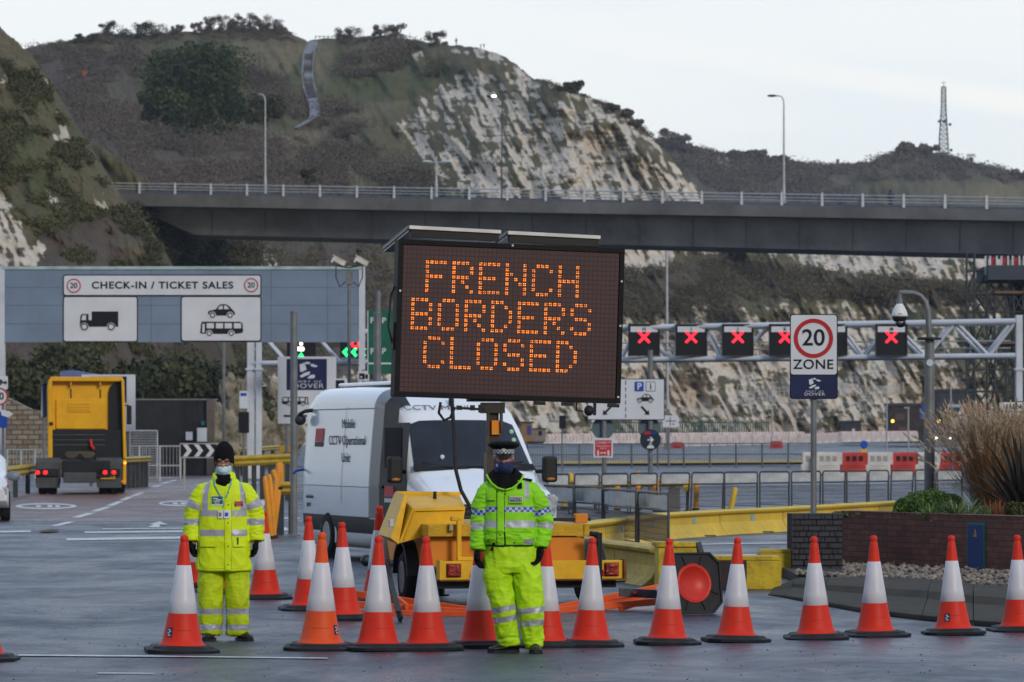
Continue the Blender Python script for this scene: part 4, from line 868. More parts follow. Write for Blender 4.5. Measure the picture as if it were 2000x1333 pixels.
port_board('white port sign showing right of the yellow lorry cab', 160, 732, 265, 843, 140, True, [178, 250])
t, o = post_sign('narrow blue-edged sign sticking out left of the lorry cab', 134, 96, 0, [86], 760, .05); plate(t, 134, o, 81, 754, 112, 815, M_SGN, yb=-.08); plate(t, 134, o, 81, 754, 84, 815, M_SGW, yb=-.10, name='edge_strip')
# green direction sign partly behind the message board
t, o = post_sign('tall green direction sign mostly hidden by the left edge of message board', 120, 775, 0, [735, 815], 612, .07); M_SGG = mat('sign_green', (.006,.11,.065), .4, var=.08)
f = Flat(t, 120, o, -.09); f.rrect('sign_face', 718, 607, 830, 731, 2, M_SGG, 0, .04)
f.text('F', 727, 627, 11, M_SGW, .044, .02); f.text('P', 750, 627, 11, M_SGW, .044, .02); f.text('F', 727, 687, 11, M_SGW, .044, .02); f.text('P', 750, 687, 11, M_SGW, .044, .02); f.rrect('rule', 718, 709, 830, 712, 0, M_SGW, .044); f.rrect('sign_edge', 718, 607, 719.5, 731, 0, M_SGW, .044)
f.text('Ferries', 775, 718, 5, M_SGG if False else M_SGW, .044, 0) if False else None
# ---- car and information direction sign
Y = 118.0; t, o = post_sign('white lane sign with blue P, car pictograms and diagonal arrows on two posts', Y, 1222, 0, [1180, 1270.5], 745, .075)
q = zpl(1270.5, 684, Y, o); mb = MB(); mb.tube((q[0],0.02,0), (q[0],.02,q[1]), .076, n=12); mb.build('post_extension', M_POST, t)
f = Flat(t, Y, o, -.1); f.rrect('sign_border', 1147, 740, 1298, 821, 3, M_SGB, 0, .02); f.rrect('sign_face', 1148.5, 741.5, 1296.5, 819.5, 2, M_SGW, .022)
f.rrect('parking_panel', 1239, 746, 1257, 765, 2, M_SGBL, .03); f.text('P', 1248.5, 755.5, 12, M_SGW, .036, .03)
f.rrect('info_border', 1261, 746, 1280, 765, 2, M_SGB, .03); f.rrect('info_face', 1262, 747, 1279, 764, 2, M_SGW, .036); f.text('i', 1270.5, 755.5, 12, M_SGB, .042, .02)
car_shape(f, 'car', 1260, 786, 34, M_SGB, M_SGW, .03); car_shape(f, 'car', 1180, 786, 34, M_SGB, M_SGW, .03)
f.poly('arrow', [(1177,811),(1178,801),(1181,804),(1191,794),(1194,797),(1184,807),(1187,810)], M_SGB, .03); f.poly('arrow', [(1268,811),(1267,801),(1264,804),(1254,793),(1251,796),(1261,807),(1258,810)], M_SGB, .03)
for k in range(6): f.rrect('divider', 1221, 744+13*k, 1222.6, 752+13*k, 0, M_SGB, .03)
M_TEALB = mat('sign_back_teal', (.09,.14,.17), .5)
for x in (1178, 1268):
    mb = MB(); q = zpl(x, 837, Y, o); mb.disc(q, 22*Y/F, .1, .14); mb.build('disc_back', M_TEALB, t)
f.rrect('notice_border', 1159, 856, 1197, 894, 1, M_SGW, 0, .02); f.rrect('notice_face', 1162, 860, 1194, 891, 1, mat('notice_red', (.50,.03,.035), .5), .022)
f.text('COVID-19', 1178, 865, 4, M_SGW, .03, .01, 1.1); f.text('Please keep your', 1178, 871.5, 2.6, M_SGW, .03, .01, 1.0); f.text('distance', 1178, 876, 2.6, M_SGW, .03, .01, 1.0)
for x in (1168, 1188): f.disc('figure_head', x, 880.5, 1.3, M_SGW, .03); f.poly('figure', [(x-2,882),(x+2,882),(x+1.5,890),(x-1.5,890)], M_SGW, .03)
f.poly('distance_arrow', [(1172,885),(1175,882.5),(1175,884.3),(1181,884.3),(1181,882.5),(1184,885),(1181,887.5),(1181,885.7),(1175,885.7),(1175,887.5)], M_SGW, .03)
f.disc('round_plate', 1270, 859.5, 20.5, M_SGN if False else mat('plate_dark_blue', (.012,.022,.035), .4), 0, .03)
f.rrect('red_mark', 1258, 843, 1270, 849, 1, M_SGR, .034); f.text('TDC', 1276, 846, 5, M_SGBL, .034, .02)
f.poly('arrow', [(1264,858.3),(1272,858.3),(1268.5,855),(1271,853.5),(1277,859.5),(1271,865.5),(1268.5,864),(1272,860.8),(1264,860.8)], M_SGW, .034); f.poly('small_car', [(1264,873),(1266,870),(1274,870),(1277,873),(1277,876),(1263,876)], M_SGW, .034); f.rrect('small_mark', 1268, 866.5, 1273, 868.5, 0, M_SGW, .034)
# small plate beside the lamp post
t, o = post_sign('small white plate sign low on the slim column right of the parking sign', 200, 1310, 0, [1306], 800, .06); f = plate(t, 200, o, 1294, 812, 1325, 835, M_SGW, yb=-.1); f.rrect('bar', 1308, 815, 1309.5, 832, 0, M_SGB, .022); f.rrect('bar', 1300, 822, 1320, 823.5, 0, M_SGB, .030); f.disc('dot', 1315, 829, 1.6, M_SGB, .022)
# tall slim column behind the bridge
t = thing('lighting_column', 'tall slim grey column rising to the bridge right of the message board', 'column', GX(1304, 320)); mb = MB(); mb.path([(0,0,0),(-.05,0,8),(-.08,0,17)], [.16,.13,.10], 12); mb.build('column', M_GALV, t); mb = MB(); mb.bx(-.3,.3,-.3,.3,0,.5); mb.build('base', M_CONC, t, .03)
# ---- tall grey posts by the van
def bare_post(label, px, Y, top, rad, top2=None):
    o = GX(px, Y); t = thing('steel_post', label, 'post', o); q = zpl(px, top, Y, o)[1]
    mb = MB(); mb.tube((0,0,0),(0,0,q), rad, n=20)
    mb.build('shaft', M_POST, t); mb = MB(); mb.lathe([(rad*1.02,q-.02),(rad*1.08,q),(rad*.6,q+.02)], 20, caps=True); mb.build('cap', M_POST, t)
    if top2: q2 = zpl(px, top2, Y, o)[1]; mb = MB(); mb.tube((.02,0,q),(.02,0,q2), rad*.62, n=16); mb.build('upper_shaft', M_POST, t)
    mb = MB(); mb.bx(-rad*1.8,rad*1.8,-rad*1.8,rad*1.8,0,.03); mb.build('base_plate', M_POST, t)
bare_post('thick plain grey steel post left of the white van', 574, 72, 609, .068)
bare_post('grey steel post with a thinner top behind the white van', 737, 78, 611, .075, 568)
bare_post('slender grey lamp stem below the check-in sign above the hoarding', 437, 165, 660, .07)
# traffic camera pole with two white cameras
o = GX(682, 122); t = thing('camera_pole', 'grey pole topped by two white box cameras in front of the check-in board', 'camera pole', o); f = Flat(t, 122, o, 0)
mb = MB(); z1 = f.q(0,545)[1]; mb.tube((0,0,0),(0,0,z1), .06); mb.build('pole', M_POST, t)
mb = MB(); mb.bx(-.12,.12,-.1,.1,f.q(0,556)[1],f.q(0,530)[1]); mb.path([(0,0,z1),(0,0,f.q(0,528)[1])], .07); mb.build('junction_box', M_POST, t)
mb = MB()
for s in (-1,1): mb.path([(s*.12,0,z1-.1),(s*.3,0,z1-.25),(s*.42,0,z1+.05),(s*.42,0,z1+.42)], .02, 6)
mb.path([(-.4,0,z1+.42),(0,0,z1+.35),(.35,0,z1+.42)], .025, 6); mb.build('cable', M_SPK, t)
for x, s in ((-.32,1),(.40,1)):
    Rm = Matrix.Rotation(R(28), 3, 'Y'); mb = MB(); mb.box((x,0,z1+.55), (.42,.16,.14), 0, Rm); mb.box((x+.02,0,z1+.64), (.50,.2,.03), 0, Rm); mb.build('camera', mat('camera_cream', (.6,.58,.52), .4), t, .015); mb = MB(); mb.box((x-.20,-.0,z1+.60), (.06,.18,.18), 0, Rm); mb.build('hood', M_SGW, t, .01)
mb = MB(); mb.ell((.30,0,z1+.92), (.1,.1,.1)); mb.tube((.3,0,z1+.4),(.3,0,z1+.85), .06); mb.build('dome', M_DSTEEL, t)
# speed camera plate and small signs on white post
t, o = post_sign('small camera symbol plate over a red-edged triangle beside the van roof', 124, 710, 0, [710], 722, .05); f = plate(t, 124, o, 699, 725, 722, 746, M_SGW, yb=-.2); f.rrect('camera_body', 702, 730, 713, 741, 1, M_SGB, .022); f.poly('camera_lens', [(714,733),(719,731),(719,741),(714,739)], M_SGB, .022); f.disc('lens_dot', 706, 737, 2, M_SGW, .030)
f.poly('warning_triangle', [(696,758),(710,744),(724,758)], M_SGR, 0, .02); f.poly('triangle_face', [(702,756),(710,748.5),(718,756)], M_SGW, .022)
t, o = post_sign('small black square sign in a pale frame left of the van roof', 127, 664, 0, [664], 735, .04); f = plate(t, 127, o, 653, 740, 676, 765, M_SGW, yb=-.1); f.rrect('black_face', 656, 743, 673, 765, 1, M_SGB, .022)
# signs at the far right edge
t, o = post_sign('large white sign headed ABNORMAL LOADS with red roundels behind the plume grass', 78, 2000, 0, [1975, 2040], 790, .06); f = Flat(t, 78, o, -.08)
f.rrect('sign_border', 1949, 784, 2080, 870, 4, M_SGB, 0, .02); f.rrect('sign_face', 1951, 786, 2078, 868, 3, M_SGW, .022); f.rrect('rule', 1950, 803, 2079, 804.5, 0, M_SGB, .030); f.text('ABNORMAL LOADS', 2023, 795, 9, M_SGB, .030, .02, .95)
for x in (1962, 1985, 2010): f.ring('red_ring', x, 825, 12, 2.4, M_SGR, .030)
f.text('3.2m', 1985, 822, 6, M_SGB, .030, .01, .8); f.text('10-6', 1985, 836, 5, M_SGB, .030, .01, .8)
t, o = post_sign('red-bordered inverted triangle sign reading GIVE WAY above the plume grass', 108, 1914, 0, [1914], 800, .045); f = Flat(t, 108, o, -.08)
f.poly('red_triangle', [(1903,793),(1925,793),(1914,826)], M_SGR, 0, .02); f.poly('triangle_face', [(1905.5,796),(1922.5,796),(1914,820)], M_SGW, .022); f.text('GIVE', 1914, 800.5, 5, M_SGB, .030, .03, .9); f.text('WAY', 1914, 809, 4, M_SGB, .030, .03, .8)
t, o = post_sign('pale triangular warning sign with orange flash left of the GIVE WAY sign', 150, 1880, 0, [1879], 790, .05); f = Flat(t, 150, o, -.08); f.poly('sign_face', [(1866,818),(1878,794),(1890,818)], M_SGW, 0, .02); f.text('SLOW', 1878, 812, 4, M_SGB, .022, .02, .8)
f.poly('orange_flash', [(1879,790),(1891,787),(1891,806),(1888,812)], mat('flash_orange', (.40,.09,.03), .5), .03)
t, o = post_sign('long pale blue board and white plate low behind the plume grass', 160, 1875, 0, [1860, 1890], 785, .05); f = plate(t, 160, o, 1850, 790, 1885, 796, mat('pale_blue_board', (.35,.42,.5), .5)); f.rrect('white_plate', 1856, 817, 1900, 845, 1, M_SGW, 0, .02)
t, o = post_sign('small blue rectangular sign just left of the dome camera pole', 180, 1806, 0, [1807], 790, .05); f = plate(t, 180, o, 1796, 806, 1815, 818, M_SGBL, yb=-.1); f.poly('small_plate', [(1800,790),(1806,790),(1806,804),(1800,804)], M_SGBL, 0, .02)
for px, top, lb, Y in ((1732,760,'thin lamp column left of the dark brick building',300),(1774,798,'short thin pole in front of the dark brick building',300),(1857,740,'thin lamp column above the dark blue building',300),(1508,740,'thin column in front of the rockfall netting',340)):
    o = GX(px, Y); t = thing('slim_column', lb, 'column', o, group='thin columns on the right'); mb = MB(); mb.tube((0,0,-.2),(0,0,zpl(px,top,Y,o)[1]), .07, .05, 8); mb.build('column', M_GALV, t); mb = MB(); zt = zpl(px,top,Y,o)[1]; mb.bx(-.3,.1,-.1,.1,zt,zt+.1); mb.build('head', M_GALV, t)
t = thing('keep_left_bollard', 'small yellow bollard with blue disc behind the white barrier', 'bollard', GX(1687,215)); mb = MB(); mb.bx(-.17,.17,-.1,.1,-.1,.8); mb.build('body', mat('bollard_yellow', (.65,.42,.03), .5), t, .04); mb = MB(); mb.disc((0,1.05), .22, -.12, -.05); mb.bx(-.08,.08,-.05,.05,.8,1.0); mb.build('blue_disc', M_SGBL, t)
for px, lb in ((1062,'small black signal box on a thin post near the tan cabin'),):
    pass
t, o = post_sign('black rectangular signal back on a thin post behind the message board pole', 180, 1098, 0, [1098], 812, .04, 'signal', 'signal_back'); plate(t, 180, o, 1092, 812, 1105, 838, M_SGB, yb=-.1, name='signal_box')
t, o = post_sign('black signal box on a post left of the white gantry leg', 150, 476, 0, [476], 806, .05, 'signal', 'signal_back'); plate(t, 150, o, 466, 805, 487, 846, M_SGB, yb=-.1, name='signal_box'); f = plate(t, 150, o, 468, 764, 484, 798, M_SGW, yb=-.1, name='pale_plate'); f.rrect('blue_mark', 470, 768, 482, 774, 1, M_SGBL, .022)
# ================================================================== LORRY, HOARDING, BARRIERS
M_YEL = mat('lorry_yellow', (.74,.385,.002), .45, var=.08, vs=2, coat=.1, dirt=.12); M_BLK = mat('lorry_black', (.010,.012,.016), .6, var=.2, vs=5, spec=.25); M_TYRE = mat('tyre_rubber', (.016,.016,.018), .85, var=.2, spec=.2)
M_TAIL = mat('tail_lamp_lit', (1,.02,.02), emit=1.3, var=0); M_AMB = mat('amber_lamp', (1,.28,.02), emit=3, var=0); M_LGREY = mat('lorry_grey', (.06,.065,.07), .6, var=.2, vs=3, dirt=.3)
Yt = 122.0; o = GX(168, Yt); k = Yt/F
tr = thing('lorry_cab', 'yellow lorry tractor unit driving away, seen from behind without trailer', 'lorry', o, R(6.2))
def T(px, py): return ((px-168)*k, (968-py)*k)
def tb(name, x0, y0, x1, y1, ya, yb, m, bev=.02, par=None):
    a = T(x0, y1); b = T(x1, y0); mb = MB(); mb.bx(a[0], b[0], ya, yb, a[1], b[1]); return mb.build(name, m, par or tr, bev)
mb = MB(); pl = [T(*p) for p in ((93,898),(90,760),(93,742),(99,737),(236,736),(243,742),(245,800),(247,900))]; mb.prism(pl, 2.2, 4.4); cabb = mb.build('cab', M_YEL, tr, .05)
mb = MB(); mb.prism([T(*p) for p in ((93,897),(92,760),(95,740),(101,739),(102,897))], 1.75, 2.2); mb.build('side_fairing', M_YEL, tr, .03)
mb = MB(); mb.prism([T(*p) for p in ((237,740),(243,744),(245,820),(248,900),(241,898),(239,800))], 1.75, 2.2); mb.build('side_fairing', M_YEL, tr, .03)
tb('roof_lip', 98, 736, 240, 745, 1.9, 2.3, M_YEL)
for x in (138, 196): tb('roof_strut', x-1.5, 742, x+1.5, 754, 1.95, 2.2, M_YEL, .01); tb('seam', x-1.2, 760, x+1.2, 778, 2.17, 2.2, M_BLK, .0)
mb = MB(); mb.prism([T(*p) for p in ((212,898),(212,768),(215,756),(222,749),(237,745),(240,898))], 2.1, 2.2); mb.build('dark_corner_panel', M_BLK, tr, .02)
tb('rear_window_panel', 108, 780, 207, 840, 2.13, 2.2, M_YEL, .03); tb('pressed_panel', 132, 786, 178, 806, 2.10, 2.13, M_YEL, .03)
for y in (790,796,801): tb('louvre', 134, y, 175, y+1.2, 2.09, 2.1, mat('louvre_yellow', (.5,.25,.005), .5), 0)
tb('black_lower_panel', 99, 841, 238, 900, 1.9, 2.3, M_BLK, .04)
for y in (850,860,870): tb('rib', 101, y, 205, y+2, 1.87, 1.9, M_LGREY, 0)
tb('badge', 96, 826, 103, 832, 1.7, 1.75, M_BLK, 0); 
mb = MB(); mb.path([(*[T(177,860)[0]], 1.8, T(177,860)[1]), (T(178,872)[0], 1.75, T(178,872)[1]), (T(184,880)[0], 1.7, T(184,880)[1])], .05, 8); mb.build('air_hose', mat('hose_red', (.5,.02,.02), .5), tr)
tb('chassis', 120, 902, 215, 935, .2, 5.5, M_BLK, .02); tb('chassis_rear', 124, 925, 188, 945, -.2, 0, M_LGREY, .03)
mb = MB(); mb.prism([T(*p) for p in ((126,890),(130,884),(180,884),(186,890),(178,898),(166,898),(156,888),(146,898),(134,898))], .3, 1.2); mb.build('fifth_wheel', mat('greasy_steel', (.08,.07,.05), .4, .5), tr, .02)
for s, x0, x1 in ((-1,70,118),(1,188,238)):
    a = T(x0, 0)[0]; b = T(x1, 0)[0]; rings = []
    for q in range(13):
        an = R(-20 + 220*q/12); yc, zc, r1 = 1.0, .55, .62; rings.append([(a, yc - r1*math.cos(an), zc + r1*math.sin(an)), (b, yc - r1*math.cos(an), zc + r1*math.sin(an)), (b, yc-(r1-.03)*math.cos(an), zc+(r1-.03)*math.sin(an)), (a, yc-(r1-.03)*math.cos(an), zc+(r1-.03)*math.sin(an))])
    mb = MB(); mb.loft(rings, 0, True, False); mb.build('mudguard', M_LGREY, tr)
    tb('mud_flap', x0+1, 905, x1-1, 955, .30, .34, M_LGREY, .0)
    tb('light_bar', x0+1, 918, x1-3, 932, .2, .3, M_BLK, .01)
    for dx in ((2, 17) if s < 0 else (15, 32)):
        q = T(x0+dx+2, 925); mb = MB(); mb.ell((q[0], .18, q[1]), (.075,.03,.07), 12); mb.build('tail_light', M_TAIL, tr)
    for dx in (8, 26):
        mb = MB(); c = T(x0+dx, 0)[0]+.1; mb.lathe([(.2,-.14),(.47,-.15),(.5,-.1),(.5,.1),(.47,.15),(.2,.14)], 28, (c, 1.0, .5), axis='x', caps=True); mb.build('wheel', M_TYRE, tr)
mb = MB(); c = T(236,0)[0]; mb.lathe([(.2,-.14),(.47,-.15),(.5,-.1),(.5,.1),(.47,.15),(.2,.14)], 28, (c, 3.9, .5), axis='x', caps=True); mb.build('wheel', M_TYRE, tr)
tb('number_plate', 196, 930, 225, 938, .22, .3, mat('plate_yellow', (.55,.38,.03), .5), 0)
text('GN16 XBC', .10, M_SGB, tr, (T(210,0)[0], .212, T(0,934)[1]), bold=.01, name='plate_lettering')
for x, y in ((244.5,907),(236.5,943)): q = T(x, y); mb = MB(); mb.ell((q[0], 1.72, q[1]), (.045,.03,.045), 10); mb.build('side_marker', M_AMB, tr)
mb = MB(); mb.bx(T(249,0)[0], T(259,0)[0], 3.9, 4.1, T(0,830)[1], T(0,792)[1]); mb.bx(T(245,0)[0], T(254,0)[0], 4.0, 4.05, T(0,793)[1], T(0,790)[1]); mb.build('mirror', M_BLK, tr, .03)
tb('side_skirt', 240, 900, 247, 950, 1.8, 3.6, M_YEL, .03)
# overhead blue roof behind lorry
t = thing('ticket_booth_roof', 'slim pale blue booth roof just visible above the lorry cab', 'booth', GX(155,175)); mb = MB(); q = lambda x, y: zpl(x, y, 175, t.location); mb.prism([q(122,727),(q(145,724)),q(185,731),q(186,738),q(122,738)], -1, 1.5); mb.build('roof', mat('roof_pale_blue', (.13,.17,.36), .5), t, .02)
mb = MB(); 
for x in (128,182): p_ = q(x, 738); mb.bx(p_[0]-.08, p_[0]+.08, -.5, -.3, 0, p_[1])
mb.build('post', M_GALV, t)
# gabion wall
M_STONE = bpy.data.materials.new('stone_blocks'); M_STONE.use_nodes = True
def brick_mat(m, c1, c2, mortar, w_, h_, ms, bump=.4, rot=True, rough=.85):
    n, l, b = nodes_of(m); c = n.new('ShaderNodeTexCoord'); s = n.new('ShaderNodeSeparateXYZ'); l.new(c.outputs['Object'], s.inputs[0]); cb = n.new('ShaderNodeCombineXYZ')
    ad = n.new('ShaderNodeMath'); ad.operation = 'ADD'; l.new(s.outputs['X'], ad.inputs[0]); l.new(s.outputs['Y'], ad.inputs[1]); l.new(ad.outputs[0], cb.inputs['X']); l.new(s.outputs['Z'], cb.inputs['Y'])
    br = n.new('ShaderNodeTexBrick'); br.inputs['Scale'].default_value = 1; br.inputs['Brick Width'].default_value = w_; br.inputs['Row Height'].default_value = h_; br.inputs['Mortar Size'].default_value = ms; br.inputs['Mortar Smooth'].default_value = .2
    br.inputs['Color1'].default_value = (*c1, 1); br.inputs['Color2'].default_value = (*c2, 1); br.inputs['Mortar'].default_value = (*mortar, 1); l.new(cb.outputs[0], br.inputs['Vector'])
    nz = n.new('ShaderNodeTexNoise'); nz.inputs['Scale'].default_value = 7; nz.inputs['Detail'].default_value = 6; l.new(c.outputs['Object'], nz.inputs['Vector']); mr = n.new('ShaderNodeMapRange'); mr.inputs['To Min'].default_value = .45; mr.inputs['To Max'].default_value = 1.45; l.new(nz.outputs['Fac'], mr.inputs['Value'])
    cc = n.new('ShaderNodeCombineColor'); [l.new(mr.outputs[0], cc.inputs[i]) for i in range(3)]
    mx = n.new('ShaderNodeMix'); mx.data_type = 'RGBA'; mx.blend_type = 'MULTIPLY'; mx.inputs['Factor'].default_value = 1; l.new(br.outputs['Color'], mx.inputs['A']); l.new(cc.outputs[0], mx.inputs['B']); l.new(mx.outputs['Result'], b.inputs['Base Color']); b.inputs['Roughness'].default_value = rough
    iv = n.new('ShaderNodeMath'); iv.operation = 'SUBTRACT'; iv.inputs[0].default_value = 1; l.new(br.outputs['Fac'], iv.inputs[1]); bp = n.new('ShaderNodeBump'); bp.inputs['Strength'].default_value = bump; bp.inputs['Distance'].default_value = .01; l.new(iv.outputs[0], bp.inputs['Height']); l.new(bp.outputs[0], b.inputs['Normal'])
brick_mat(M_STONE, (.32,.27,.20), (.16,.13,.10), (.08,.065,.05), .5, .22, .03)
o = GX(55, 172); t = thing('stone_retaining_wall', 'rough buff stone retaining wall left of the yellow lorry', 'wall', o); mb = MB(); q = lambda x, y: zpl(x, y, 172, o); mb.prism([q(-60,950),q(-60,772),q(15,778),q(60,800),q(110,805),q(130,950)], 0, 1.2); mb.build('stonework', M_STONE, t, .04)
# black hoarding
M_HOARD = mat('hoarding_black', (.016,.018,.022), .6, var=.3, vs=1.5, dirt=.1)
o = GX(340, 168); t = thing('site_hoarding', 'long black timber hoarding with pale top edge behind the railing', 'hoarding', o); q = lambda x, y: zpl(x, y, 168, o)
mb = MB(); a = q(262,940); b = q(412,782); mb.bx(a[0], b[0], 0, .15, 0, b[1])
for i in range(12): x = a[0] + (b[0]-a[0])*i/12; mb.bx(x-.01, x+.01, -.012, 0, 0, b[1])
mb.build('boards', M_HOARD, t); mb = MB(); mb.bx(a[0]-.05, b[0]+.3, -.05, .2, b[1], b[1]+.06); mb.build('top_edge', mat('hoard_edge', (.2,.2,.2), .7), t)
a = q(404,0)[0]; b2 = q(420,0)[0]; mb = MB(); mb.bx(a, b2, -.25, -.06, 0, b[1]+.05); mb.build('end_pier', mat('weathered_post', (.12,.105,.09), .8), t, .02)
for x0, y0, x1, y1, m in ((364,844,377,860,M_SGW),(386,836,405,863,M_SGW),(394,823,401,831,mat('teal_notice', (.01,.12,.2), .5))):
    a = q(x0,y1); b = q(x1,y0); mb = MB(); mb.bx(a[0], b[0], -.29, -.262, a[1], b[1]); mb.build('notice', m, t)
# rocks and stub wall by hoarding
M_ROCK = mat('chalk_rock', (.36,.31,.23), .9, col2=(.13,.12,.08), vs=1.6, bump=.9, bs=7, dirt=.5)
def rock(label, px, py, Y, w_, h, seed):
    o = P(px, py, Y); t = thing('chalk_outcrop', label, 'rock', o); g = random.Random(seed); b = bmesh.new(); bmesh.ops.create_icosphere(b, subdivisions=6, radius=1)
    for v in b.verts:
        n_ = mnoise.fractal(v.co*1.7 + Vector((seed*3.1,0,0)), 1, 2, 5)*.42 + mnoise.noise(Vector((v.co.x*5,v.co.y*5,v.co.z*1.6)))*.16 - abs(mnoise.noise(Vector((v.co.x*9,v.co.y*9,v.co.z*4+seed))))*.14 + mnoise.noise(v.co*22)*.035; v.co *= (1+n_); v.co = Vector((v.co.x*w_/2, v.co.y*w_*.4, (v.co.z*.5+.45)*h))
    me = bpy.data.meshes.new('rock_face'); b.to_mesh(me); b.free(); me.materials.append(M_ROCK); [setattr(p, 'use_smooth', True) for p in me.polygons]; r = bpy.data.objects.new('rock_face', me); COL.objects.link(r); r.parent = t
rock('tall pale chalk outcrop left of the white gantry leg', 470, 925, 195, 2.6, 5.2, 3); rock('low yellowish chalk outcrop at the end of the hoarding', 432, 915, 190, 1.8, 3.1, 5); rock('broken chalk outcrop right of the white gantry leg', 530, 925, 205, 3.0, 5.2, 8)
# chevron board
o = GX(388, 128); t = thing('chevron_sign', 'black and white chevron board pointing right beside the worker', 'road sign', o); f = Flat(t, 128, o, 0); f.rrect('frame', 351, 866, 440, 895, 1, M_GALV, 0, .04); f.rrect('black_face', 353, 868, 438, 893, 1, M_SGB, .042)
for i in range(4): x = 357+22*i; f.poly('chevron', [(x,868.5),(x+9,868.5),(x+18,880.5),(x+9,892.5),(x,892.5),(x+9,880.5)], M_SGW, .05)
for x in (360, 430): mb = MB(); a = f.q(x, 0)[0]; mb.bx(a-.03, a+.03, .01, .06, 0, f.q(0,890)[1]); mb.build('leg', M_GALV, t)
# railings
def railing(label, px0, px1, Y, ytop, sp, rails=(1,.5,.12), rad=.025, Y1=None, name='pedestrian_railing', m=None, infill=True, zoff=0):
    Y1 = Y1 or Y; a = GX(px0, Y); b = GX(px1, Y1); t = thing(name, label, 'railing', (a+b)/2); o = (a+b)/2; h = (HY + (HC-zg(Y))*F/Y - ytop)/sc(Y)
    mb = MB()
    for r_ in rails: mb.tube(a-o+Vector((0,0,h*r_)), b-o+Vector((0,0,h*r_)), rad, n=6)
    if infill:
        L_ = (b-a).length; n = int(L_/.13)
        for i in range(n): p = a.lerp(b, i/n)-o; mb.tube(p+Vector((0,0,h*rails[-1])), p+Vector((0,0,h*rails[0])), .009, n=4)
    mb.build('bars', m or M_GALV, t)
    n = max(2, int(abs(px1-px0)/sp)+1)
    for i in range(n): p = a.lerp(b, i/(n-1))-o; mb = MB(); mb.tube(p, p+Vector((0,0,h+.02)), rad*1.4, n=8); mb.build('post', m or M_GALV, t)
    return t
railing('grey tubular railing in front of the black hoarding', 232, 352, 150, 872, 37, (1,.45,.1), .035)
railing('low grey railing in front of the stone wall at the left', 14, 95, 158, 879, 27, (1,.3,.1), .035)
o = GX(281, 152); t = thing('mesh_gate', 'grey framed mesh gate standing before the hoarding', 'gate', o); f = Flat(t, 152, o, 0); mb = MB(); a = f.q(253,0)[0]; b = f.q(307,0)[0]; zt = f.q(0,842)[1]
for p_ in (((a,0,0),(a,0,zt)),((b,0,0),(b,0,zt)),((a,0,zt),(b,0,zt)),((a,0,.1),(b,0,.1))): mb.tube(*p_, .04, n=6)
mb.build('frame', M_GALV, t); mb = MB()
for i in range(14): x = a+(b-a)*i/13; mb.tube((x,0,.1),(x,0,zt), .010, n=4)
for i in range(20): z = .1+(zt-.1)*i/19; mb.tube((a,0,z),(b,0,z), .010, n=4)
mb.build('mesh', M_GALV, t)
# crash barriers (yellow)
M_CBY = mat('barrier_yellow', (.42,.30,.035), .5, var=.2, vs=3, dirt=.35); M_CBT = mat('barrier_teal_edge', (.20,.36,.28), .6)
def crash(label, px0, py0, px1, py1, Ya, Yb, hgt, n=6, m=M_CBY, rz=.16, postm=None):
    a = P(px0, py0, Ya); b = P(px1, py1, Yb); o = Vector(((a.x+b.x)/2, (a.y+b.y)/2, zg((Ya+Yb)/2))); t = thing('crash_barrier', label, 'crash barrier', o); d = (b-a).normalized(); nn = Vector((d.y, -d.x, 0)).normalized()
    prof = [(0,hgt/2),(.04,hgt*.36),(.07,hgt*.24),(.04,hgt*.1),(0,0),(.04,-hgt*.1),(.07,-hgt*.24),(.04,-hgt*.36),(0,-hgt/2),(-.02,-hgt/2),(-.02,hgt/2)]
    rings = [[p - o + nn*u + Vector((0,0,v-hgt/2)) for u, v in prof] for p in (a, b)]
    mb = MB(); mb.loft(rings, 0, True, False); mb.build('beam', m, t)
    for i in range(n):
        p = a.lerp(b, (i+.5)/n) - o - nn*.08; mb = MB(); mb.bx(p.x-.07, p.x+.07, p.y-.06, p.y+.06, zg(p.y+o.y)-o.z-.05, p.z-.05); mb.build('post', postm or M_DSTEEL, t)
    return t
crash('yellow crash barrier with pale green top edge running left behind the lorry', -40, 918, 70, 905, 98, 128, .34, 4)
crash('short yellow crash barrier just right of the lorry', 243, 893, 294, 891, 134, 138, .22, 6)
crash('long yellow crash barrier behind the worker ending at the grey post', 455, 891, 569, 886, 112, 112, .31, 7)
crash('pale yellow far crash barrier with orange end behind the worker', 466, 875, 545, 870, 165, 175, .22, 4)
crash('near yellow crash barrier disappearing behind the white van', 535, 941, 582, 941, 73, 73, .25, 2)
t = thing('end_block', 'orange-yellow block at the end of the far crash barrier', 'barrier end', GX(556, 160)); mb = MB(); q = zpl(0,871,160,t.location)[1]; mb.bx(-.22,.25,-.2,.2,q-.28,q); mb.bx(-.05,.05,-.05,.05,0,q-.28); mb.build('block', mat('end_orange', (.42,.24,.02), .5), t, .02)
tag(strip_poly('yellow_kerb', [(232,906),(300,907),(460,904)], [(232,912),(300,911),(460,908)], mat('kerb_yellow', (.42,.26,.03), .6, dirt=.3), .03), kind='structure')
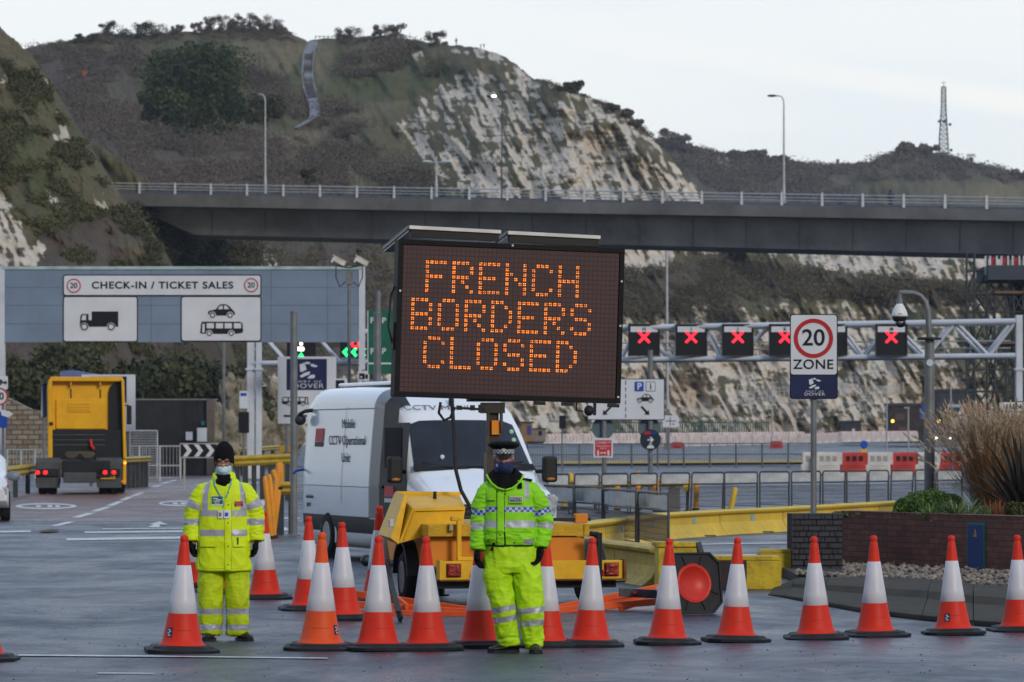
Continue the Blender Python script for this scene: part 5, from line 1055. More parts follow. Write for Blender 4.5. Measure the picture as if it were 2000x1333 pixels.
# flexible orange marker posts at the barrier nose
M_FLEX = mat('flex_orange', (.72,.27,.012), .5, var=.1, vs=4); g = random.Random(2)
for i, (x0, y0, x1, y1) in enumerate(((530,995,517,930),(536,994,526,926),(531,990,540,935),(534,985,545,957),(545,955,533,918),(541,950,544,904),(549,945,548,903))):
    lbs = ['orange flexible marker post, leftmost and leaning left','orange flexible marker post, second from left','orange flexible marker post crossing the barrier nose','short orange marker post leaning right under the barrier','orange marker post leaning left behind the nose','tall upright orange marker post, left one of the back pair','tall upright orange marker post, right one of the back pair']
    Y = 70 + i*.6; a = P(x0,y0,Y); a.z = max(0, a.z) if i > 3 else 0.0; b = P(x1,y1,Y); t = thing('marker_post', lbs[i], 'marker post', a, group='orange marker posts at the barrier nose'); mb = MB()
    d = b-a; mb.path([(0,0,0), d*.5, d*.93, d], [.045,.048,.048,.025], 12); mb.build('post', M_FLEX, t); mb = MB(); mb.tube((0,0,-.02), d*.02+Vector((0,0,.03)), .07, n=12); mb.build('foot', M_SPK, t)
# white car at left edge
o = GX(-60, 84); t = thing('parked_car', 'white vehicle with orange stripe cut off by the left edge', 'car', o, R(8.3)); k = 84/F
M_WPAINT = mat('white_paint', (.66,.68,.71), .25, var=.04, vs=1, coat=.6)
sec = []
for (y, x0, z0, z1) in ((0,.80,.45,.75),(.3,.86,.3,.98),(.9,.88,.25,1.02),(1.6,.88,.25,1.15),(2.4,.88,.25,1.5),(4.0,.86,.25,1.55)):
    sec.append([(x*x0, y, z) for x, z in ((-1,z0),(-1,z1*.6),(-.93,z1*.9),(-.7,z1),(.7,z1),(.93,z1*.9),(1,z1*.6),(1,z0))])
mb = MB(); mb.loft(sec, 0, True, True); mb.build('body', M_WPAINT, t)
mb = MB(); mb.box((.872,1.2,.78), (.02,2.2,.06), 0); mb.build('orange_stripe', mat('stripe_orange', (.7,.2,.03), .4), t); mb = MB(); mb.ell((.98,1.5,.98), (.16,.08,.11)); mb.build('wing_mirror', mat('mirror_grey', (.16,.19,.23), .3), t, .0)
mb = MB(); mb.box((.72,.12,.66), (.2,.12,.18), 0, Matrix.Rotation(R(-25),3,'Z')); mb.build('headlight', mat('lamp_glass', (.35,.36,.38), .1, var=.3, vs=20), t, .03)
for y in (.75, 3.3): mb = MB(); mb.lathe([(.15,-.1),(.30,-.1),(.33,-.06),(.33,.06),(.30,.1),(.15,.1)], 24, (.80,y,.33), axis='x', caps=True); mb.build('wheel', M_TYRE, t)
# far pedestrian fence with yellow kerb across the car park
M_FBAR = mat('fence_bar', (.10,.12,.14), .5, .3)
xs_f = [1030+ 51*i for i in range(11)]
for i in range(11):
    railing(['far bar fence panel nearest the right mirror of the van','far bar fence panel second from the van','far bar fence panel just left of the red notice','far bar fence panel behind the red notice post','far bar fence panel between red notice and round dark plate','far bar fence panel right behind the round dark plate','far bar fence panel first clear one right of the round plate','far bar fence panel below the left red barrier block','far bar fence panel midway between round plate and zone sign','far bar fence panel two left of the red and white barrier row','far bar fence panel next to the white tapered barrier'][i], xs_f[i], xs_f[i]+50, 196, 868 - i*.2, 50, (1,.55,.06), .03, name='bar_fence', m=M_FBAR).name
tag(strip_poly('car_park_kerb', [(1060,905),(1300,903.5),(1640,901.5)], [(1060,911),(1300,909.5),(1640,907)], MATS['kerb_yellow'], .12), kind='structure')
# water filled barriers on the right
def water_barrier(label, px, red, Y=168):
    o = GX(px, Y); t = thing('water_barrier', label, 'barrier', o, group='row of red and white barriers at the right'); m = M_WBK if red else M_WBR
    mb = MB(); mb.prism([(-.58,0),(.50,0),(.50,.46),(.62,.46),(.62,.93),(.58,1.0),(-.47,1.0),(-.52,.93),(-.52,.46),(-.58,.46)], -.2, .2); mb.build('body', m, t, .03)
    for x in (-.28, 0, .28): mb = MB(); mb.bx(x-.09, x+.09, -.215, -.20, .62, .84); mb.build('hole', M_HOLE if red else mat('hole_pale', (.33,.32,.28), .8), t)
    for z in (.44,.34,.24): mb = MB(); mb.bx(-.38,.38,-.225,-.2,z-.025,z+.02); mb.build('rib', m, t, .01)
    for x in (-.3, .3): mb = MB(); mb.bx(x-.06, x+.06, -.21, -.19, 0, .06); mb.build('foot_notch', M_HOLE, t)
for i, (px, red, lb) in enumerate(((1590,0,'white barrier with tapered end, left end of the red and white row'),(1617,0,'white barrier left of the first red one, behind the zone sign post'),(1668,1,'bright red barrier with three holes, left of the middle white one'),(1716,0,'white barrier between two red ones'),(1766,1,'red barrier with a pale notice at its right end'),(1812,0,'white barrier crossed by the dome camera pole'),(1858,1,'red barrier seen through the plume grass'))): water_barrier(lb, px, red, 168 + (.6 if i == 0 else 0))
# ================================================================== WHITE VAN
M_VAN = mat('van_white', (.74,.77,.81), .22, var=.03, vs=.8, coat=.7); M_VGREY = mat('van_charcoal', (.022,.024,.027), .5, var=.1, spec=.15); M_VMID = mat('van_mid_grey', (.12,.13,.135), .4, coat=.15); M_TRIM = mat('black_trim', (.009,.009,.010), .55, spec=.3)
M_WIND = mat('windscreen_glass', (.012,.016,.023), .08, var=.3, vs=2, coat=.25)
Yv = 54.0; o = GX(970, Yv); van = thing('white_van', 'large white high-roof van with grey cab doors parked behind the message board trailer', 'van', o, R(19))
LV = 6.9
zt_y = [0,.08,.2,.5,.98,1.66,1.95,2.35,3.0,4.5,6.2,6.55,6.6]; zt_z = [.92,1.0,1.06,1.18,1.36,2.08,2.30,2.48,2.57,2.60,2.60,2.50,2.40]; hw_z = [.84,.92,.96,.985,1.0,1.0,1.0,1.0,1.0,1.0,.99,.96,.93]
def vz(y): return float(np.interp(y, zt_y, zt_z))
def vw(y, z): return float(np.interp(y, zt_y, hw_z))*(1 - .125*max(0, (z-1.1)/1.5)**1.25) - (.03 if z < .5 else 0)
def vring(y):
    zt = vz(y); r = min(.26, (zt-.3)*.25); pts = []; zs = np.linspace(.20, zt-r, 10)
    side = [(vw(y, z), z) for z in zs]; wt = vw(y, zt-r)
    for a in (18,36,54,72,90): side.append((wt - r*1.1*(1-math.cos(R(a))), zt - r + r*math.sin(R(a))))
    top = [(side[-1][0]*f, zt + .03*(1-f*f)) for f in (.66,.33)] + [(0, zt+.035)]
    half = side + top
    return [(x, y, z) for x, z in half] + [(-x, y, z) for x, z in reversed(half[:-1])]
ys_v = [0,.03,.08,.14,.2,.35,.5,.7,.98,1.15,1.3,1.5,1.66,1.8,1.95,2.15,2.35,2.7,3.0,3.6,4.5,5.3,5.9,6.2,6.4,6.55,6.6]
mb = MB(); mb.loft([vring(y) for y in ys_v], 0, True, True); mb.build('body', M_VAN, van)
def vside(name, y0, y1, z0, z1, m, eps=.006, skew=0.0, par=None, shape=None):
    mb = MB(); ny = max(1, int(abs(y1-y0)/.3)); nz = max(1, int(abs(z1-z0)/.08)); V = []
    for i in range(nz+1):
        for j in range(ny+1):
            z = z0+(z1-z0)*i/nz; y = y0+(y1-y0)*j/ny + skew*(z-z0); V.append((-vw(y, z)-eps, y, z))
    mb.add(V, [(i*(ny+1)+j, i*(ny+1)+j+1, (i+1)*(ny+1)+j+1, (i+1)*(ny+1)+j) for i in range(nz) for j in range(ny)], 0, True); return mb.build(name, m, par or van)
vside('mid_grey_panel', 2.35, 2.85, .66, 2.36, M_VMID); door = vside('cab_door', 1.05, 2.35, .50, 2.05, M_VGREY, .010)
vside('door_pillar', 1.62, 2.35, 2.05, 2.34, M_VGREY, .012)
vside('lower_band', 2.35, 6.5, .42, .64, M_VGREY, .008); vside('rubbing_strip', 2.85, 6.5, .64, .665, M_TRIM, .014); vside('sill', 1.6, 4.9, .21, .25, M_TRIM, .010)
vside('side_window', 1.28, 2.10, 1.40, 1.98, mat('side_glass', (.006,.008,.011), .6, spec=.05), .020, .25, door)
vside('seam', 2.85, 2.87, .6, 2.35, M_TRIM, .012); vside('seam', 4.30, 4.315, .85, 2.3, mat('seam_grey', (.2,.21,.22), .5), .007); vside('roof_seam', 2.9, 6.4, 2.26, 2.275, MATS['seam_grey'], .008); vside('waist_seam', 2.86, 6.5, 1.10, 1.112, MATS['seam_grey'], .008)
mb = MB(); mb.box((-1.03,2.18,1.12), (.03,.16,.04), 0); mb.build('handle', M_TRIM, door)
def vwrap(name, y0, y1, z0, xtop, m, eps=.010):
    rows = []
    for k in range(9):
        y = y0+(y1-y0)*k/8; R_ = [p for p in vring(y) if p[0] <= xtop and p[2] >= z0]; R_.sort(key=lambda p: p[2] if abs(p[0]) > .6 else 3-abs(p[0])); rows.append([(x-eps, yy, z+eps*.6) for x, yy, z in R_])
    n_ = min(len(r) for r in rows); rows = [r[-n_:] for r in rows]; mb = MB(); mb.loft(rows, 0, False, True, closed=False); return mb.build(name, m, van)
vwrap('mid_grey_roof_band', 2.35, 2.85, 2.0, -.25, M_VMID); vwrap('dark_roof_corner', 1.95, 2.35, 1.95, -.45, M_VGREY, .012)
# windscreen and bonnet details follow the body
mb = MB(); V = []; nn_ = 10
for i in range(7):
    t_ = i/6; y = 1.0 + .63*t_; hw = .89 - .10*t_
    for j in range(nn_+1): s_ = -1 + 2*j/nn_; V.append((s_*hw, y-.012, vz(y) + .032*(1-(s_*hw)**2) + .012 - .05*max(0,abs(s_)-.8)/.2))
mb.add(V, [(i*(nn_+1)+j, i*(nn_+1)+j+1, (i+1)*(nn_+1)+j+1, (i+1)*(nn_+1)+j) for i in range(6) for j in range(nn_)], 0, True); ws = mb.build('windscreen', M_WIND, van)
mb = MB(); V = [(-.93,.975,1.355),(.93,.975,1.355),(.9,1.05,1.45),(-.9,1.05,1.45)]; mb.add([(a,b-.02,c+.01) for a,b,c in V], [(0,1,2,3)]); mb.build('cowl', M_TRIM, van)
for s_ in (-1, 1): mb = MB(); mb.path([(s_*.1,.95,1.40),(s_*.45,1.0,1.425),(s_*.75,1.07,1.49)], .012, 6); mb.build('wiper', M_TRIM, van)
g = random.Random(8)
for x, y, r_ in ((.42,1.12,.055),(.50,1.13,.05),(-.45,1.12,.035),(.30,1.1,.03)): mb = MB(); mb.ell((x, y-.03, vz(y)+.05), (r_,r_*.5,r_), 8); mb.build('paper_on_dash', M_SGW, ws)
for z in (1.9,1.78): mb = MB(); y = 1.0+(z-1.36)/.72*.63; mb.ell((.72,y-.02,z+.02),(.035,.012,.035),10); mb.build('sticker', mat('sticker_green', (.35,.55,.45), .5), ws)
def front_plate(name, x0, x1, z0, z1, m, y=-.01, bev=.01): mb = MB(); mb.bx(x0, x1, y, y+.05, z0, z1); return mb.build(name, m, van, bev)
gr = front_plate('grille', -.55, .55, .60, .90, M_TRIM, -.03, .02)
for i in range(4): mb = MB(); mb.bx(-.5, .5, -.05, -.02, .64+.07*i, .66+.07*i); mb.build('slat', mat('slat_grey', (.05,.055,.06), .3), gr, .004)
front_plate('bumper', -.9, .9, .30, .52, M_VGREY, -.06, .04)
for s_ in (-1, 1):
    mb = MB(); mb.prism([(s_*x, z) for x, z in ((.56,.68),(.86,.72),(.93,.98),(.84,1.04),(.60,.92))], -.02, .18); mb.build('headlight', mat('headlight_glass', (.34,.37,.41), .08, var=.35, vs=14, coat=1), van, .02)
    mb = MB(); mb.path([(s_*.96,1.2,1.35),(s_*1.1,1.1,1.35)], .03, 8); mb.build('mirror_arm', M_TRIM, van)
    mb = MB(); mb.bx(s_*1.17-.11,s_*1.17+.11,1.0,1.14,1.19,1.57); mr_ = mb.build('mirror', M_TRIM, van, .045); mb = MB(); mb.ell((s_*1.17,1.03,1.24),(.08,.05,.03),10); mb.build('indicator', mat('amber_glass', (.4,.15,.03), .3), mr_)
mb = MB()
mb.prism([(-.42,.0),(.42,.0),(.38,.06),(-.38,.06)], 0, .03); mb.move(Matrix.Translation((-.15,.6,1.225)) @ Matrix.Rotation(R(-68), 4, 'X')); mb.build('bonnet_vent', M_TRIM, van)
mb = MB(); mb.add([(.42,.30,1.125),(.66,.30,1.11),(.64,.52,1.195),(.42,.52,1.205)], [(0,1,2,3)]); mb.build('bonnet_logo_plate', M_TRIM, van)
mb = MB(); mb.ell((.54,.42,1.165),(.08,.07,.035),12); mb.build('bonnet_logo', mat('logo_red', (.55,.02,.03), .5), van)
text('CCTV Mobile Unit', .115, mat('van_letter_grey', (.16,.17,.19), .5), van, (-.05,1.85,2.27), rot=(R(52),0,0), ext=.004, bold=0, sx=1.7)
M_VL = mat('van_letter_dark', (.05,.055,.065), .5); rs_ = (R(90), 0, R(-90))
def vtext(s_, y, z, sz, m=None, **k): return text(s_, sz, m or M_VL, van, (-vw(y, z)-.012, y, z), rot=rs_, **k)
vtext('Mobile', 4.15, 2.04, .20, sx=1.25); vtext('CCTV Operational', 4.15, 1.79, .20, sx=1.25); vtext('Unit', 4.15, 1.53, .20, sx=1.25); vtext('vehicle hire', 6.05, .93, .09); vtext('08719', 6.1, .80, .09)
vside('logo_red_square', 5.45, 5.9, 1.78, 1.98, MATS['logo_red'], .012); vside('logo_black_strip', 5.45, 5.9, 1.70, 1.775, M_TRIM, .012); vside('door_logo', 1.6, 2.05, .98, 1.14, MATS['logo_red'], .022); vside('door_logo_strip', 1.6, 2.05, .90, .96, M_SGW, .022)
for y, x in ((5.05,-.86),(1.15,-.86),(5.05,.86),(1.15,.86)):
    s_ = -1 if x < 0 else 1
    mb = MB(); rings = []
    for q in range(15):
        an = R(-15 + 210*q/14); rings.append([(s_*.985, y-.43*math.cos(an), .36+.43*math.sin(an)), (s_*1.0, y-.40*math.cos(an), .36+.40*math.sin(an)), (s_*.94, y-.36*math.cos(an), .36+.36*math.sin(an))])
    mb.loft(rings, 0, False, True, closed=False); mb.build('wheel_arch', M_VAN, van)
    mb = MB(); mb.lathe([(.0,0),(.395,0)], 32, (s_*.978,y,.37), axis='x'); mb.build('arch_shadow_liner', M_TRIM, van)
    mb = MB(); mb.lathe([(.2,-.12),(.33,-.12),(.355,-.08),(.355,.08),(.33,.12),(.2,.12)], 32, (s_*.90,y,.355), axis='x', caps=True); wh = mb.build('wheel', M_TYRE, van)
    mb = MB(); mb.lathe([(.05,s_*.02),(.19,s_*.0),(.21,s_*.12),(.20,s_*.125)], 28, (s_*.90,y,.355), axis='x', caps=True); mb.build('rim', mat('rim_grey', (.2,.21,.22), .4, .6), wh)
mb = MB(); mb.bx(-.5,.3,3.2,6.2,2.62,2.68); mb.build('roof_rail', M_VAN, van, .03)
mb = MB(); mb.path([(-.55,6.1,2.3),(-1.0,6.3,2.25),(-1.05,6.45,2.2)], .03, 8); mb.ell((-1.02,6.5,2.12),(.09,.09,.09)); mb.build('side_camera', M_DSTEEL, van)
mb = MB(); mb.ell((-.05,1.9,2.36),(.04,.06,.09)); mb.build('aerial', M_TRIM, van)
mb = MB(); mb.bx(-.93,-.80,6.58,6.62,.6,.95); mb.build('tail_light', mat('tail_glass', (.3,.02,.02), .2), van, .01)
mb = MB(); mb.path([(-.9,6.6,1.35),(-1.06,6.62,1.32),(-1.1,6.6,1.28)], .02, 8); mb.build('blue_cable_clip', mat('clip_blue', (.02,.12,.5), .4), van)

# ================================================================== MESSAGE BOARD TRAILER
M_TY = mat('trailer_yellow', (.72,.40,.006), .45, var=.12, vs=3, dirt=.16, bump=.05); M_TO = mat('trailer_orange', (.68,.22,.008), .5, var=.1, vs=2, dirt=.12)
M_TREAD = mat('tread_plate_yellow', (.62,.36,.015), .5, var=.15, vs=5, bump=.8, bs=60, dirt=.2); M_RUST = mat('rusty_edge', (.16,.06,.02), .8, var=.4, vs=10)
Ytr = 43.0; o = GX(962, Ytr); tl = thing('message_board_trailer', 'yellow trailer carrying a big amber dot-matrix board reading FRENCH BORDERS CLOSED', 'message sign', o, R(12))
def bxp(name, x0, x1, y0, y1, z0, z1, m, bev=.01, par=None, rot=None):
    mb = MB(); mb.bx(x0, x1, y0, y1, z0, z1)
    if rot is not None: mb.move(rot)
    return mb.build(name, m, par or tl, bev)
# rear light bar
lb = bxp('light_bar', -.90, 1.12, -1.66, -1.62, .30, .50, M_TY, .004)
bxp('light_bar_lip', -.92, 1.14, -1.70, -1.55, .285, .30, M_RUST, .002); bxp('light_bar_side', 1.10, 1.13, -1.70, -1.5, .30, .51, M_RUST, .002); bxp('light_bar_side', -.93, -.90, -1.70, -1.5, .30, .51, M_TY, .002)
M_RFL = mat('red_reflector', (.30,.012,.012), .25, var=.2, vs=30); M_RLT = mat('red_lamp_glass', (.25,.015,.01), .15, var=.5, vs=25, bump=.4)
for x in (-.84, .90): bxp('tail_light_surround', x-.01, x+.15, -1.68, -1.66, .33, .475, M_RUST, .004); bxp('tail_light', x, x+.14, -1.71, -1.68, .34, .465, M_RLT, .008)
for x in (-.60, .72): mb = MB(); mb.prism([(x,.335),(x+.19,.335),(x+.095,.48)], -1.68, -1.665); mb.build('triangle_reflector', M_RFL, tl)
bxp('small_lamp', .22, .28, -1.70, -1.66, .385, .455, mat('lamp_frosted', (.22,.18,.12), .4), .015)
mb = MB(); mb.bx(-.95,1.05,-1.55,-1.45,.20,.28); mb.bx(-.45,-.35,-1.5,1.4,.24,.34); mb.bx(.35,.45,-1.5,1.4,.24,.34); mb.path([(-.6,-1.5,.22),(-.1,-1.3,.14),(.3,-1.5,.2)], .012, 6); mb.bx(-.98,1.0,-.06,.06,.24,.34); mb.build('chassis', M_SPK, tl, .005)
mb = MB(); mb.path([(-.28,-1.6,.3),(-.30,-1.62,.1),(-.36,-1.62,.04),(-.37,-1.62,.08),(-.30,-1.62,.12)], .006, 6); mb.build('loose_wire', M_SPK, tl)
# boxes and deck
bxp('orange_box', -.98, .66, -1.38, 1.2, .42, .76, M_TO, .02); bxp('orange_box', .26, .72, -1.46, -1.38, .44, .75, M_TO, .01)
bxp('tread_deck', -1.02, .72, -1.5, 1.25, .76, .89, M_TREAD, .006); bxp('deck_end', .70, .76, -1.52, 1.25, .76, .89, M_TREAD, .006)
bxp('black_deck_rail', -.45, .80, -1.42, -1.36, .92, .955, M_TRIM, .005)
bxp('locking_bar', -.72, -.67, -1.60, -1.55, .50, .96, M_TY, .01); bxp('locking_bar', -.72, -.35, -1.62, -1.55, .50, .545, M_TY, .01); bxp('rail_clip', .62, .76, -1.45, -1.34, .90, 1.0, M_TO, .01); bxp('rail_clip', -.78, -.66, -1.6, -1.5, .93, .98, M_TY, .01)
bxp('winding_handle', -.46, -.36, -1.64, -1.60, .71, .74, M_TRIM, .006); mb = MB(); mb.tube((-.41,-1.6,.56),(-.41,-1.6,.74),.014); mb.build('handle_stem', M_TRIM, tl); bxp('bracket', .23, .32, -1.52, -1.46, .50, .62, M_TY, .004); bxp('slotted_plate', .24, .31, -1.56, -1.52, .50, .98, M_GALV, .004); bxp('padlock', -.80, -.75, -1.56, -1.52, .82, .90, mat('brass', (.3,.25,.15), .3, .8), .006); bxp('bracket', -.42, -.32, -1.62, -1.55, .38, .62, M_TY, .008)
# open lid, tipped back to the left
FQ = [(-1.27,-1.1,.68),(-.56,-1.1,.86),(-.53,-1.1,1.07),(-1.11,-1.1,1.06)]; BQ = [(-1.30,-.35,.75),(-.50,-.35,.86),(-.445,-.35,1.20),(-1.148,-.35,1.206)]
mb = MB(); mb.loft([FQ, BQ], 0, True, False); lid = mb.build('open_lid', M_TY, tl, .012)
mb = MB(); mb.loft([[(-1.36,-1.12,.74),(-1.27,-1.12,.67),(-1.27,-.33,.70),(-1.36,-.33,.76)],[(-1.17,-.9,1.21),(-1.13,-.9,1.20),(-1.13,-.33,1.22),(-1.17,-.33,1.23)]], 0, True, False); mb.build('lid_flange', M_TY, lid, .006)
mb = MB(); mb.loft([[(-1.16,-.37,1.235),(-.43,-.37,1.225),(-.43,-.33,1.225),(-1.16,-.33,1.235)],[(-1.16,-.37,1.20),(-.43,-.37,1.19),(-.43,-.33,1.19),(-1.16,-.33,1.20)]], 0, True, False); mb.build('lid_lip', M_TY, lid, .004)
mb = MB(); mb.tube((-1.09,-1.115,1.035),(-.55,-1.115,1.045),.010,n=6); mb.tube((-1.09,-1.115,1.035),(-1.21,-1.115,.72),.010,n=6); mb.build('lid_fold', M_TY, lid)
bxp('lid_latch', -1.38, -1.33, -1.16, -1.08, .86, .94, M_GALV, .006, lid); mb = MB(); mb.tube((-.78,-.62,1.10),(-.775,-.62,1.235),.024,.018); mb.build('lid_knob', M_SPK, lid)
# wheels, mudguards
for s_ in (-1, 1):
    x = s_*1.0; rings = []
    for q in range(17):
        an = R(5 + 170*q/16); c_, n_ = math.cos(an), math.sin(an); rings.append([(x-.12, -.35-.46*c_, .28+.42*n_), (x+.12, -.35-.46*c_, .28+.42*n_), (x+.14, -.35-.43*c_, .28+.38*n_), (x-.12, -.35-.43*c_, .28+.38*n_)])
    mb = MB(); mb.loft(rings, 0, True, False); mb.add([rings[i][2 if s_ < 0 else 3] for i in range(17)], [tuple(range(17))]); mb.build('mudguard', mat('mudguard_black', (.014,.015,.018), .55, spec=.3), tl, .004)
    mb = MB(); mb.lathe([(.17,-.09),(.25,-.10),(.285,-.07),(.29,0),(.285,.07),(.25,.10),(.17,.09)], 36, (x,-.35,.29), axis='x', caps=True); wh = mb.build('wheel', M_TYRE, tl)
    mb = MB(); mb.lathe([(.03,s_*.05),(.10,s_*.03),(.155,s_*.04),(.17,s_*.095),(.18,s_*.10)], 30, (x,-.35,.29), axis='x', caps=True); mb.build('rim', mat('rim_steel', (.3,.32,.34), .4, .6), wh)
for x, y in ((.80,-1.75),(-.30,1.5)): mb = MB(); mb.tube((x,y,.0),(x,y,.80),.045); mb.tube((x,y,.0),(x,y,.02),.10); mb.path([(x,y,.78),(x-.09,y-.03,.79)], .03); mb.build('stabiliser_leg', M_TRIM, tl)
mb = MB(); mb.path([(-.98,.6,.4),(-1.12,.9,.42),(-1.2,1.3,.42)], .04); mb.ell((-1.2,1.35,.42),(.07,.09,.07)); mb.build('tow_hitch', M_DSTEEL, tl)
# mast
mb = MB(); mb.bx(-.085,.085,-.085,.085,.45,1.65,0); mb.bx(-.06,.06,-.06,.06,1.65,2.15,1); mb.bx(-.12,.12,-.11,.11,2.10,2.22,1); mb.bx(-.09,-.062,-.14,-.085,1.3,2.12,0); mb.bx(.062,.09,-.14,-.085,1.88,2.12,0); mb.build('mast', [mat('mast_brown', (.05,.038,.025), .5, var=.4, vs=6), mat('mast_dark', (.03,.025,.02), .6)], tl, .004)
bxp('mast_amber_collar', -.03, .062, -.10, -.062, 1.86, 2.02, M_TO, .004)
mb = MB(); mb.bx(-.28,.30,-.1,.1,2.23,2.28); mb.build('mast_head', mat('head_brown', (.06,.035,.015), .6), tl, .004)
mb = MB(); mb.path([(-.52,-.3,2.20),(-.53,-.45,1.9),(-.545,-.6,1.5),(-.50,-.7,1.25),(-.38,-.8,1.0),(-.22,-.85,.88),(-.16,-.9,.84)], .022, 8); mb.build('power_cable', M_SPK, tl)
mb = MB(); mb.path([(-.50,-.35,2.16),(-.55,-.35,2.05),(-.62,-.35,2.02),(-.68,-.35,2.10),(-.66,-.35,2.22)], .016, 8); mb.build('cable_loop', M_SPK, tl)
mb = MB(); mb.path([(-.22,-.8,.86),(-.34,-.8,.98),(-.30,-.75,1.1),(-.22,-.75,1.12)], .018, 8); mb.build('cable_loop', M_SPK, tl)
mb = MB(); mb.tube((-.42,-.1,2.16),(-.1,-.1,2.14),.014); mb.box((-.40,-.1,2.16),(.06,.03,.05)); mb.box((-.25,-.1,2.16),(.05,.04,.06)); mb.box((-.16,-.1,2.15),(.04,.04,.09)); mb.build('threaded_rod', M_SPK, tl)
# the board, rolled a little clockwise
BW, BH = 2.58, 1.745
RB = Matrix.Translation((.165,-.16,3.12)) @ Matrix.Rotation(R(1.7), 4, 'Y')
def brd(name, mb, m, bev=0, par=None): mb.move(RB); return mb.build(name, m, par or tl, bev)
mb = MB(); mb.bx(-BW/2, BW/2, 0, .24, -BH/2, BH/2); board = brd('board_case', mb, mat('board_black', (.007,.007,.008), .6, var=.2, spec=.15), .01)
fr = .055
for (a, b, c, d) in ((-BW/2,BW/2,BH/2-fr,BH/2),(-BW/2,BW/2,-BH/2,-BH/2+fr),(-BW/2,-BW/2+fr,-BH/2+fr,BH/2-fr),(BW/2-fr,BW/2,-BH/2+fr,BH/2-fr)): mb = MB(); mb.bx(a, b, -.03, 0, c, d); brd('frame_bar', mb, mat('frame_black', (.006,.006,.007), .6, spec=.15), .004, board)
iw, ih = BW-2*fr, BH-2*fr; NC, NR = 49, 31; cw, chh = iw/NC, ih/NR
M_CELL = mat('led_cell_brown', (.036,.014,.016), .42, var=.18, vs=1.2); M_GAP = mat('led_gap', (.022,.014,.019), .45, var=.1)
mb = MB(); mb.bx(-iw/2, iw/2, -.006, -.001, -ih/2, ih/2, 1)
cells = MB(); dots = MB(); M_DOT = mat('led_unlit', (.078,.026,.028), .4, var=.2, vs=2)
FONT = {'F':['11111','10000','10000','11110','10000','10000','10000'],'R':['11110','10001','10001','11110','10100','10010','10001'],'E':['11111','10000','10000','11110','10000','10000','11111'],'N':['10001','10001','11001','10101','10011','10001','10001'],'C':['01110','10001','10000','10000','10000','10001','01110'],'H':['10001','10001','10001','11111','10001','10001','10001'],'B':['11110','10001','10001','11110','10001','10001','11110'],'O':['01110','10001','10001','10001','10001','10001','01110'],'D':['11100','10010','10001','10001','10001','10010','11100'],'S':['01110','10001','10000','01110','00001','10001','01110'],'L':['10000','10000','10000','10000','10000','10000','11111']}
FONT['H'][3] = '11111'; lit = {}
for word, r0, c0 in (('FRENCH',3,5),('BORDERS',11,2),('CLOSED',19,5)):
    for i, chx in enumerate(word):
        for rr_ in range(7):
            for c_ in range(5):
                if FONT[chx][rr_][c_] == '1': lit[(r0+rr_, c0+6*i+c_)] = 1
on = MB(); core = MB(); g = random.Random(3)
for r_ in range(NR):
    for c_ in range(NC):
        x = -iw/2 + (c_+.5)*cw; z = ih/2 - (r_+.5)*chh - (.006 if r_ in () else 0)
        hw = cw*.40; hh = chh*.40; cells.add([(x-hw,-.009,z-hh),(x+hw,-.009,z-hh),(x+hw,-.009,z+hh),(x-hw,-.009,z+hh)], [(0,1,2,3)])
        d = cw*.195; q = .0078
        for sx_ in (-1,1):
            for sz_ in (-1,1):
                cx_, cz_ = x+sx_*d, z+sz_*d; L_ = lit.get((r_, c_)); tgt = on if L_ else dots; qq = q*.84*(g.choice((.75,1,1,1.1))) if L_ else q; yy = -.013 if L_ else -.011
                tgt.add([(cx_-qq,yy,cz_-qq),(cx_+qq,yy,cz_-qq),(cx_+qq,yy,cz_+qq),(cx_-qq,yy,cz_+qq)], [(0,1,2,3)])
                if L_ and g.random() < .8: core.add([(cx_-qq*.42,-.015,cz_-qq*.42),(cx_+qq*.42,-.015,cz_-qq*.42),(cx_+qq*.42,-.015,cz_+qq*.42),(cx_-qq*.42,-.015,cz_+qq*.42)], [(0,1,2,3)])
brd('display_back', mb, [M_GAP, M_GAP], 0, board)
tag(brd('display_cells', cells, M_CELL, 0, board), kind='stuff'); tag(brd('unlit_dots', dots, M_DOT, 0, board), kind='stuff')
tag(brd('lit_dots', on, mat('led_orange', (1,.205,.014), emit=.8, var=0), 0, board), kind='stuff'); tag(brd('lit_dot_cores', core, mat('led_yellow', (1,.50,.07), emit=1.5, var=0), 0, board), kind='stuff')
for x, z in ((BW/2-.028,.50),(BW/2-.028,.0),(BW/2-.03,-.80),(-.0,BH/2-.02),(-BW/2+.03,.3)): mb = MB(); mb.disc((x,z),.012,-.036,-.03,10); brd('screw', mb, M_GALV, 0, board)
mb = MB(); mb.bx(-BW/2-.02,-BW/2,.04,.2,-.35,-.05); mb.path([(-BW/2-.01,.1,.35),(-BW/2-.05,.1,.25),(-BW/2-.07,.1,-.1),(-BW/2-.02,.1,-.28)], .012, 6); brd('side_handle', mb, M_SPK, 0, board)
mb = MB(); mb.ell((BW/2-.36,-.02,-BH/2-.09),(.055,.06,.06)); mb.bx(BW/2-.30,BW/2-.28,-.04,.04,-BH/2-.14,-BH/2+.01); mb.path([(BW/2-.42,0,-BH/2-.1),(BW/2-.5,0,-BH/2-.09),(BW/2-.50,0,-BH/2)], .01, 6); brd('photocell', mb, M_SPK, 0, board)
for x in (.30,.62,BW/2-.14): mb = MB(); mb.bx(x,x+.13,-.02,.03,-BH/2-.045,-BH/2-.005); brd('under_bracket', mb, M_SPK, 0, board)
